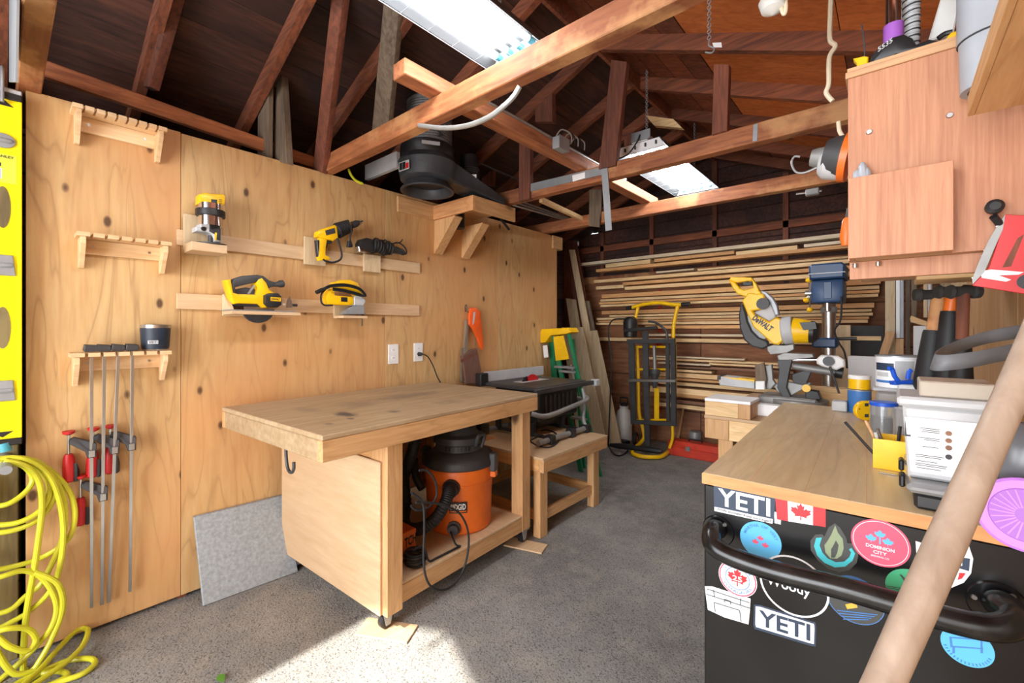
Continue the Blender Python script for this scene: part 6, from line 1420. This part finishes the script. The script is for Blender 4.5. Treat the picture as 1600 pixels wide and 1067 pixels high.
O('lower_strip', MB().box((kx0 + .002, KY + .03, W(1327, 437, Y=KY + .03).z), (WR - .001, KY + .05, kz0 - .0005), .001), M['redply'], t)
KT = W(1325, 108, Y=KY).z
for x, y in ((1358, 206), (1484, 180)):
    p = W(x, y, Y=KY - .0005)
    O('screw', MB().lathe(p, (0, -.003, 0), [(0, .008), (1, .006)], 16), M['steel'], t)
for x, y in ((1336, 412), (1372, 409)): O('hinge_screw', MB().lathe(W(x, y, Y=KY + .02), (0, 0, -.012), [(0, .006), (1, .006)], 12), M['steel'], t)
# open bin on the cabinet face
BY = KY - .075
bx0_, bx1_ = W(1326, 330, Y=BY).x, W(1490, 330, Y=BY).x; bz1 = W(1326, 279, Y=BY).z; bz0 = W(1326, 404, Y=BY).z
t = T('wooden_bin', 'open-topped reddish wooden bin screwed to the cabinet face', 'bin', ((bx0_ + bx1_) / 2, KY, bz0))
O('front_board', MB().box((bx0_, BY, bz0), (bx1_, BY + .012, bz1), .001), M['redply'], t)
O('side_board', MB().box((bx0_, BY + .0125, bz0), (bx0_ + .012, KY - .0005, bz1), .001), M['redply'], t)
O('side_board', MB().box((bx1_ - .012, BY + .0125, bz0), (bx1_, KY - .0005, bz1), .001), M['redply'], t)
O('floor_board', MB().box((bx0_ + .0125, BY + .0125, bz0), (bx1_ - .0125, KY - .0005, bz0 + .012), .001), M['redplyX'], t)
p = W(1346, 283, Y=KY - .04)
t = T('nitrile_gloves', 'pale blue-white gloves sticking out of the wooden bin', 'gloves', p)
for x0, y0, x1, y1 in ((1350, 292, 1347, 254), (1343, 292, 1339, 266), (1354, 292, 1353, 262)):
    O('glove_finger', MB().tube(spline([W(x0, y0, Y=KY - .04), W((x0 + x1) / 2, (y0 + y1) / 2 + 2, Y=KY - .04), W(x1, y1, Y=KY - .035)], 5), [.009, .010, .011, .0115, .012, .012, .0115, .011, .010, .008, .004][:11], 10), M['pvc'], t)
# things on top of the cabinet
KS = KT + .0008
def kp(x, y, Y): return W(x, y, Y=Y)
t = T('vacuum_floor_head', 'black vacuum floor head with chrome wand standing on the cabinet', 'vacuum head', (.0, 1.72, KS))
Yh = 1.70
pts = [(1354, 104), (1362, 85), (1378, 68), (1395, 57), (1412, 52), (1426, 58), (1432, 68), (1452, 60), (1470, 63), (1468, 72), (1430, 82), (1400, 84), (1375, 98), (1358, 106)]
P_ = [kp(x, y, Yh) for x, y in pts]; zmin = min(p.z for p in P_); dz = KS - zmin
O('head_shell', MB().prism(P_, (0, .09, 0), .008, 2), M['black'], t)
lw0 = kp(1384, 78, Yh - .0006)
TXT('lettering', '5535', kp(1383, 70, Yh - .001), kp(1395, 62, Yh) - kp(1372, 78, Yh), V((0, 0, .014)), M['ltgrey'], t)
b0 = kp(1396, 58, Yh + .045); b1 = kp(1396, -40, Yh + .045)
O('wand_collar', MB().cyl(b0 - V((0, 0, .02)), b0 + V((0, 0, .035)), .024, n=18), M['purple2'], t)
O('wand', MB().cyl(b0 + V((0, 0, .03)), b1, .019, n=18), M['chrome'], t)
q0, q1 = kp(1422, 60, 1.80), kp(1424, -40, 1.80)
t = T('ribbed_hose', 'grey wire-ribbed hose standing beside the chrome wand', 'hose', q0)
q0 = V((q0.x, q0.y, KS))
hh_ = [q0 + (q1 - q0) * k / 60 for k in range(61)]
O('hose', MB().tube(hh_, [.022 if k % 2 else .0195 for k in range(61)], 16), M['ltgrey'], t)
mb = MB(); mb.tube([q0 + (q1 - q0) * k / 200 + V((math.cos(k * .5), math.sin(k * .5), 0)) * .0215 for k in range(201)], .0022, 6); O('wire_coil', mb, M['dgrey'], t)
def upright(name, pts, Y, th, m, lab, cat):
    P_ = [kp(x, y, Y) for x, y in pts]
    O(name, MB().prism(P_, (0, th, 0), .004), M[m], label=lab, cat=cat)
zb__ = KS
upright('plastic_sleeve', [(1450, 64), (1478, -30), (1508, -30), (1490, 52)], 1.90, .03, 'jug', 'translucent tan plastic sleeve leaning behind the vacuum head', 'sleeve')
upright('pine_plank', [(1494, 60), (1508, -30), (1545, -30), (1530, 40)], 1.95, .02, 'pineZ', 'orange-toned plank standing at the right on the cabinet top', 'board')
t = T('spring_clamp', 'yellow and black spring clamp lying at the right on the cabinet', 'clamp', kp(1490, 62, 1.68))
O('jaw', MB().prism([kp(x, y, 1.68) for x, y in ((1474, 64), (1486, 50), (1504, 44), (1504, 60))], (0, .03, 0), .004), M['yellow'], t)
O('handle', MB().tube(spline([kp(x, y, 1.70) for x, y in ((1466, 60), (1476, 53), (1488, 50))], 5), .007, 8), M['black'], t)
t = T('wing_nut_clamp', 'small yellow plastic clip at the left edge of the cabinet top', 'clip', kp(1342, 102, 1.70))
O('clip', MB().prism([kp(x, y, 1.70) for x, y in ((1333, 91), (1350, 87), (1357, 88), (1356, 98), (1350, 103), (1340, 104), (1338, 97))], (0, .03, 0), .003), M['yellow'], t)
O('wire', MB().tube(spline([kp(x, y, 1.72) for x, y in ((1351, 88), (1350, 62), (1346, 38))], 5), .002, 6), M['dgrey'], t)
# grey pipe section hung on the cabinet face
pc_ = W(1553, 100, Y=KY - .072); zbt = W(1540, 140, Y=KY - .07).z
t = T('grey_pipe', 'light grey plastic pipe section with dark open end high on the right', 'pipe', (pc_.x, pc_.y, zbt))
O('pipe', MB().lathe((pc_.x, pc_.y, zbt), (0, 0, .50), [(0, .058), (.24, .061), (.245, .064), (1, .064)], 32), M['pvc'], t)
O('opening', MB().lathe((pc_.x, pc_.y, zbt - .0006), (0, 0, .0004), [(0, .045), (1, .045)], 28), M['dgrey'], t)
O('band', MB().torus((pc_.x, pc_.y, zbt + .12), (0, 0, 1), .0625, .002, 32, 6), M['dgrey'], t)
# high shelf along the right wall
sx0 = .165; sz_ = W(1532, 178, Y=1.50).z
t = T('high_shelf', 'plywood shelf high on the right wall nearest the camera', 'shelf', (WR, 1.1, sz_))
O('shelf_board', MB().box((sx0 - .02, .62, sz_), (WR - .001, 1.50, sz_ + .02), .001), M['pineY'], t)
O('front_lip', MB().box((sx0 - .032, .62, sz_), (sx0 - .0205, 1.50, sz_ + .045), .001), M['pineY'], t)
O('bracket', MB().prism([(WR - .001, .75, sz_ - .0005), (sx0 + .02, .75, sz_ - .0005), (WR - .001, .75, sz_ - .12)], (0, .02, 0)), M['pineZ'], t)
# tools at the cabinet's left side
a, b = W(1328, 246, Y=2.0), W(1266, 247, Y=2.0); ax = b - a
t = T('palm_sander', 'orange and black power tool with clear dust cup beside the cabinet', 'power tool', W(1300, 275, Y=2.0))
O('body', MB().lathe(a, ax, [(0, .085), (.18, .085)], 24), M['orange'], t)
O('motor_housing', MB().lathe(a, ax, [(.181, .078), (.45, .072), (.62, .062)], 24), M['dgrey'], t)
O('dust_cup', MB().lathe(a - V((0, 0, .02)), ax, [(.2, .06), (.6, .058), (.75, .04)], 22), M['ltgrey'], t)
O('collet', MB().lathe(a, ax, [(.621, .04), (.8, .036), (.97, .03)], 16), M['alu'], t)
O('wire_guard', MB().tube(spline([W(x, y, Y=1.98) for x, y in ((1276, 262), (1256, 270), (1243, 268), (1237, 255), (1241, 245), (1250, 245))], 6), .004, 6), M['alu'], t)
t = T('cordless_driver', 'orange and black screwdriver hanging at the left edge of the cabinet', 'driver', W(1322, 385, Y=1.95))
O('handle', MB().lathe(W(1321, 384, Y=1.95), W(1325, 340, Y=1.95) - W(1321, 384, Y=1.95), [(0, .012), (.3, .02), (.9, .016), (1, .010)], 14), M['orange'], t)
O('tip', MB().lathe(W(1325, 340, Y=1.95), W(1326, 325, Y=1.95) - W(1325, 340, Y=1.95), [(0, .008), (1, .006)], 10), M['dgrey'], t)
# red packaged saw blade on a knob
RY = KY - .03; PR = dict(Y=RY)
t = T('coat_knob', 'black round knob on the cabinet holding the red blade pack', 'knob', W(1553, 335, Y=RY))
O('knob', MB().lathe(W(1550, 330, Y=KY - .001), (0, -.05, .004), [(0, .008), (.5, .009), (.6, .017), (.9, .017), (1, .010)], 18), M['black'], t)
O('stem', MB().cyl(W(1552, 338, Y=KY - .04), W(1562, 350, Y=KY - .025), .008, n=12), M['black'], t)
t = T('saw_blade_pack', 'red plastic pack with white stripes and toothed blade hanging at right', 'saw blade', W(1560, 460, Y=RY))
O('backing', MB().prism(px(PR, (1571, 335), (1640, 338), (1640, 465), (1600, 459), (1519, 446), (1545, 418), (1560, 375)), (0, .006, 0), .001), M['red'], t)
O('blade_edge', MB().prism(px(dict(Y=RY - .001), (1571, 335), (1567, 358), (1552, 392), (1538, 425), (1520, 444), (1519, 436), (1530, 408), (1545, 375), (1560, 350)), (0, .003, 0)), M['alu'], t)
for k in range(12):
    x, y = 1521 + (1566 - 1521) * k / 12, 436 - (436 - 342) * k / 12 + 4 * math.sin(k)
    O('tooth', MB().prism(px(dict(Y=RY), (x, y), (x - 3.5, y - 2), (x + 2, y - 4)), (0, .002, 0)), M['steel'], t)
O('white_stripe', MB().prism(px(dict(Y=RY - .0008), (1532, 424), (1548, 421), (1600, 425), (1592, 429), (1560, 430), (1580, 437), (1572, 440), (1534, 434)), (0, .0006, 0)), M['white'], t)
O('dark_stripe', MB().prism(px(dict(Y=RY - .0008), (1590, 372), (1600, 366), (1580, 416), (1566, 418)), (0, .0006, 0)), M['strut'], t)
O('black_dot', MB().lathe(W(1606, 440, Y=RY - .0008), (0, -.0006, 0), [(0, .018), (1, .018)], 20), M['black'], t)
# hammers below the cabinet
HYY = 2.22
def hammer(x, ytop, grip0, ybot, w0, hm, gm, lab, headm='blackmat', tilt=0, yo=0.0, hw=24, top=None):
    Yq = HYY + yo
    t_ = T('hammer', lab, 'hammer', W(x + tilt, ybot, Y=Yq), group='hammers hanging under the cabinet')
    a = W(x, ytop, Y=Yq); g0 = W(x + tilt * .45, grip0, Y=Yq); b = W(x + tilt, ybot, Y=Yq)
    k = F / zc(a)
    O('shaft', MB().lathe(a, g0 - a, [(0, w0 * .8 / k), (1, w0 * .75 / k)], 16), M[hm], t_)
    O('grip', MB().lathe(g0, b - g0, [(0, w0 / k), (.05, w0 * 1.1 / k), (.5, w0 * 1.35 / k), (.9, w0 * 1.5 / k), (1, w0 * 1.1 / k)], 18), M[gm], t_)
    hc = a + V((0, 0, .005))
    O('head', MB().lathe(hc + V((-hw / k, -.02, 0)), V((2 * hw / k, .04, 0)), [(0, .020), (.12, .024), (.2, .018), (.75, .018), (.82, .024), (1, .022)], 18), M[headm], t_)
    return t_
hammer(1468, 462, 516, 612, 12, 'redpaint' if False else 'joist', 'rubber', 'hammer with copper-brown shaft and thick black grip, leftmost', tilt=-20, hw=30)
hammer(1489, 458, 486, 614, 11, 'orange', 'rubber', 'hammer with orange collar and black grip in the middle', yo=-.05, tilt=-10, hw=20)
hammer(1505, 458, 530, 618, 10, 'strut', 'rubber', 'hammer with dark brown shaft and black grip, rightmost', yo=-.12, tilt=-4, hw=18)
a = W(1450, 455, Y=HYY); b = W(1530, 452, Y=HYY - .1)
O('hammer_rack', MB().box((.06, HYY - .16, kz0 - .03), (WR - .002, HYY + .06, kz0 - .012), .002), M['pineX'], label='wooden rack under the cabinet from which the hammers hang', cat='rack')
# belt loop
t = T('sanding_belt', 'dark grey sanding belt loop hanging open at the right', 'belt', at(1500, 590, .9))
lp = [at(x, y, z) for x, y, z in ((1640, 512, 1.0), (1580, 520, 1.02), (1530, 530, 1.03), (1482, 547, 1.0), (1457, 562, .93), (1470, 567, .88), (1520, 562, .86), (1570, 552, .86), (1640, 540, .87), (1680, 525, .92))]
lp = spline(lp, 8, True); mb = MB()
n_ = len(lp); hw_ = V((.004, 0, .016))
bvs = [(mb.b.verts.new(p - hw_), mb.b.verts.new(p + hw_)) for p in lp]
for i in range(n_):
    p, q = bvs[i], bvs[(i + 1) % n_]; mb.b.faces.new((p[0], q[0], q[1], p[1]))
o_ = O('belt', mb, M['belt'], t)
sm = o_.modifiers.new('thick', 'SOLIDIFY'); sm.thickness = .0015
O('hook', MB().cyl((WR - .001, at(1660, 520, .95).y, at(1660, 520, .95).z + .012), at(1650, 515, .97) + V((0, 0, .0)), .006, n=8), M['steel'], t)
# ================================================================== THINGS UNDER THE ROOF
def fixture(x0, x1, y0, y1, z, lab, ch):
    t = T('fluorescent_light', lab, 'light fixture', ((x0 + x1) / 2, (y0 + y1) / 2, z), group='hanging fluorescent lights')
    cx = (x0 + x1) / 2
    O('housing', MB().box((cx - .06, y0, z + .07), (cx + .06, y1, z + .12), .004), M['lampwhite'], t)
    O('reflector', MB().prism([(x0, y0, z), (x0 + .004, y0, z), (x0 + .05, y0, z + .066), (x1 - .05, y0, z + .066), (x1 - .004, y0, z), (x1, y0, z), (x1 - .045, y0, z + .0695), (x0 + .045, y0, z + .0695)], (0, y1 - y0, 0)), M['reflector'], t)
    for y in (y0, y1 - .012): O('end_plate', MB().prism([(x0 + .01, y, z + .004), (x1 - .01, y, z + .004), (x1 - .05, y, z + .066), (x0 + .05, y, z + .066)], (0, .012, 0)), M['lampwhite'], t)
    w = (x1 - x0)
    for k in range(4):
        xx = x0 + w * (.2 + .2 * k); zz_ = z + .035
        tb_ = O('tube', MB().cyl((xx, y0 + .05, zz_), (xx, y1 - .05, zz_), .0135, n=14), M['tubelight'], t)
        for ya, yb in ((y0 + .013, y0 + .05), (y1 - .05, y1 - .013)): O('socket', MB().cyl((xx, ya, zz_), (xx, yb, zz_), .0155, n=12), M['tealcap'], tb_)
        for dx in (-.008, .008): O('near_cap', MB().box((xx + dx - .006, y0 - .012, zz_ - .012), (xx + dx + .006, y0 - .0005, zz_ + .014), .002), M['dgrey'], t) if dx > 0 else None
    n = 9
    for k in range(n + 1):
        y = y0 + (y1 - y0) * k / n; O('guard_wire', MB().cyl((x0 + .004, y, z - .003), (x1 - .004, y, z - .003), .0018, n=6), M['galv'], t)
    for k in range(5):
        x = x0 + .004 + (w - .008) * k / 4; O('guard_wire', MB().cyl((x, y0, z - .0065), (x, y1, z - .0065), .0018, n=6), M['galv'], t)
    for y in ch:
        zt = zroof(cx); k = 0; zz_ = z + .12; mb = MB()
        while zz_ < zt + .02:
            mb.torus((cx, y, zz_ + .012), (1, 0, 0) if k % 2 else (0, 1, 0), .009, .0018, 10, 5); zz_ += .015; k += 1
        O('chain', mb, M['galv'], t)
    return t
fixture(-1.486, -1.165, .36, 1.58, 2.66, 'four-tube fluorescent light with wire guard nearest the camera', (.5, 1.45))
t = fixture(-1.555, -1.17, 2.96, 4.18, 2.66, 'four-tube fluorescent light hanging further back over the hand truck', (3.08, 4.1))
O('ballast_plate', MB().box((-1.42, 2.945, 2.735), (-1.28, 2.958, 2.80), .002), M['galv'], t)
O('power_cord', MB().tube(spline([(-1.35, 2.94, 2.77), (-1.36, 2.90, 2.70), (-1.40, 2.82, 2.60), (-1.55, 2.77, 2.57)], 8), .005, 8), M['rubber'], t)
# wiring along the long brace
a, b = V((-1.64, 1.6, 2.613)), V((-1.64, 3.3, 2.613))
O('conduit', MB().tube([a, b], .011, 12), M['conduit'], label='grey metal conduit running along the top of the long brace', cat='conduit')
jb = W(862, 212, X=-1.67)
jb = V((-1.625, 2.32, 2.565))
t = T('junction_box', 'galvanised junction box on the long brace with wires sticking out', 'junction box', jb)
O('box', MB().box(jb + V((0.001, -.055, -.03)), jb + V((.055, .055, .045)), .004), M['galv'], t)
O('cover_plate', MB().box(jb + V((.0555, -.058, -.034)), jb + V((.059, .058, .049)), .002), M['galv'], t)
for k in range(5):
    y = -.05 + k * .04
    O('wire', MB().tube(spline([jb + V((.03, y, .045)), jb + V((.05, y + .03, .09)), jb + V((.07, y + .10, .08)), jb + V((.05, y + .14, .045))], 6), .004, 6), M['rubber'] if k % 2 else M['conduit'], t)
PF = dict(Y=1.345)
O('flexible_conduit', MB().tube(spline(px(PF, (812, 135), (803, 150), (787, 166), (764, 183), (731, 196), (694, 200), (655, 196)), 10), .011, 10), M['conduit'], label='pale flexible conduit looping below the nearest joist', cat='conduit')
O('flexible_conduit', MB().tube(spline(px(dict(Y=1.5), (660, 182), (644, 179), (628, 182), (616, 192), (606, 205)), 8), .010, 10), M['conduit'], label='short conduit loop behind the joist by the filter drum', cat='conduit')
O('yellow_cable', MB().tube(spline(px(dict(Y=1.5), (545, 265), (549, 274), (556, 282), (566, 287)), 6), .008, 8), M['hose'], label='short yellow cable end above the plywood by the joist', cat='cable')
O('duct_strip', MB().box(W(570, 258, Y=1.75), W(625, 263, Y=1.78), .002), M['ltgrey'], label='thin pale strip above the plywood left of the dust collector', cat='strip')
# framing square on the second joist
PQ = dict(Y=2.675)
t = T('framing_square', 'grey steel framing square hanging on the second joist', 'square', W(945, 360, **PQ))
O('blade', MB().prism(px(PQ, (829, 287), (938, 261), (948, 261), (949, 271), (829, 299)), (0, .004, 0), .0006), M['galv'], t)
O('tongue', MB().prism(px(dict(Y=2.6745), (939, 262), (949, 262), (956, 359), (946, 361)), (0, .004, 0), .0006), M['galv'], t)
O('sticker', MB().prism(px(dict(Y=2.674), (894, 274), (914, 269), (914, 278), (895, 284)), (0, .0004, 0)), M['paper'], t)
# conduit bundle and strip past the second joist
for k in range(3):
    a, b = W(800, 310 + k * 5, Y=3.0), W(892, 342 + k * 2, Y=4.2)
    O('wire_run', MB().tube([a, b], .009, 8), M['conduit'], label='pale wire run above the plywood end, %s of three' % ('upper', 'middle', 'lower')[k], cat='wire', group='wire runs above the plywood end')
a, b = W(845, 312, Y=2.9), W(918, 346, Y=3.9)
O('cross_strip', MB().beam(a, b, .03, .04), M['pineX'], label='pale wood strip running back over the third joist', cat='strip')
O('stub_pipe', MB().cyl(W(783, 343, X=-2.55), W(795, 358, X=-2.6), .012, n=10), M['black'], label='black stub of pipe below the dust collector shelf', cat='pipe')
# hanging chain hook, cord, bulb
Yc = 2.05; zt = 2.95
t = T('chain_hook', 'thin chain with an open hook hanging from the roof', 'hook', W(1107, 80, Y=Yc))
a, b = W(1108, 5, Y=Yc), W(1108, 66, Y=Yc)
a = V((a.x, a.y, zroof(a.x) + .02)); mb = MB(); n = 22
for k in range(n): mb.torus(a + (b - a) * (k + .5) / n, (1, 0, 0) if k % 2 else (0, 1, 0), .008, .0016, 10, 5)
O('chain', mb, M['galv'], t)
O('hook', MB().tube(spline([b, b + V((0, 0, -.015)), b + V((.018, .01, -.03)), b + V((.010, .005, -.048)), b + V((-.014, -.008, -.042))], 6), .0035, 8), M['galv'], t)
O('paper_tag', MB().prism(px(dict(Y=2.3), (1113, 67), (1127, 66), (1128, 74), (1115, 74)), (0, .0005, 0)), M['paper'], label='small white tag stuck by the chain hook', cat='tag')
P_ = px(dict(Y=2.2), (1300, -40), (1297, 30), (1297, 62), (1305, 72), (1296, 90), (1295, 130), (1291, 145), (1301, 158))
O('hanging_cord', MB().tube(spline(P_, 8), .009, 8), M['cord'], label='cream fabric cord hanging down from the roof at right', cat='cord')
P_ = px(dict(Y=2.3), (1310, 190), (1312, 205), (1319, 216), (1322, 224))
O('hanging_cord', MB().tube(spline(P_, 6), .008, 8), M['cord'], label='short cream cord end just left of the cabinet', cat='cord')
c = W(1208, -6, Y=1.62)
t = T('light_bulb', 'bare white bulb in a socket at the top of the view', 'bulb', c)
O('bulb', MB().lathe(c + V((0, 0, .05)), (0, 0, -.11), [(0, .018), (.3, .026), (.6, .042), (.85, .034), (1, .004)], 22), M['jug'], t)
O('socket', MB().cyl((c.x, c.y, c.z + .045), (c.x, c.y, zroof(c.x) + .02), .022, n=16), M['whitepaint'], t)
P_ = px(dict(Y=1.62), (1213, -12), (1219, 8), (1225, 22), (1228, 12), (1226, -12))
O('cable_loop', MB().tube(spline(P_, 6), .006, 8), M['cord'], label='cream cable loop beside the bulb', cat='cable')
t = T('joist_clamp', 'small steel clamp fixed below the third joist', 'clamp', W(1268, 304, Y=3.70))
O('bar', MB().cyl(W(1244, 303, Y=3.72), W(1284, 298, Y=3.72), .008, n=10), M['steel'], t)
O('block', MB().box(W(1258, 306, Y=3.70), W(1281, 294, Y=3.742), .006), M['alu'], t)
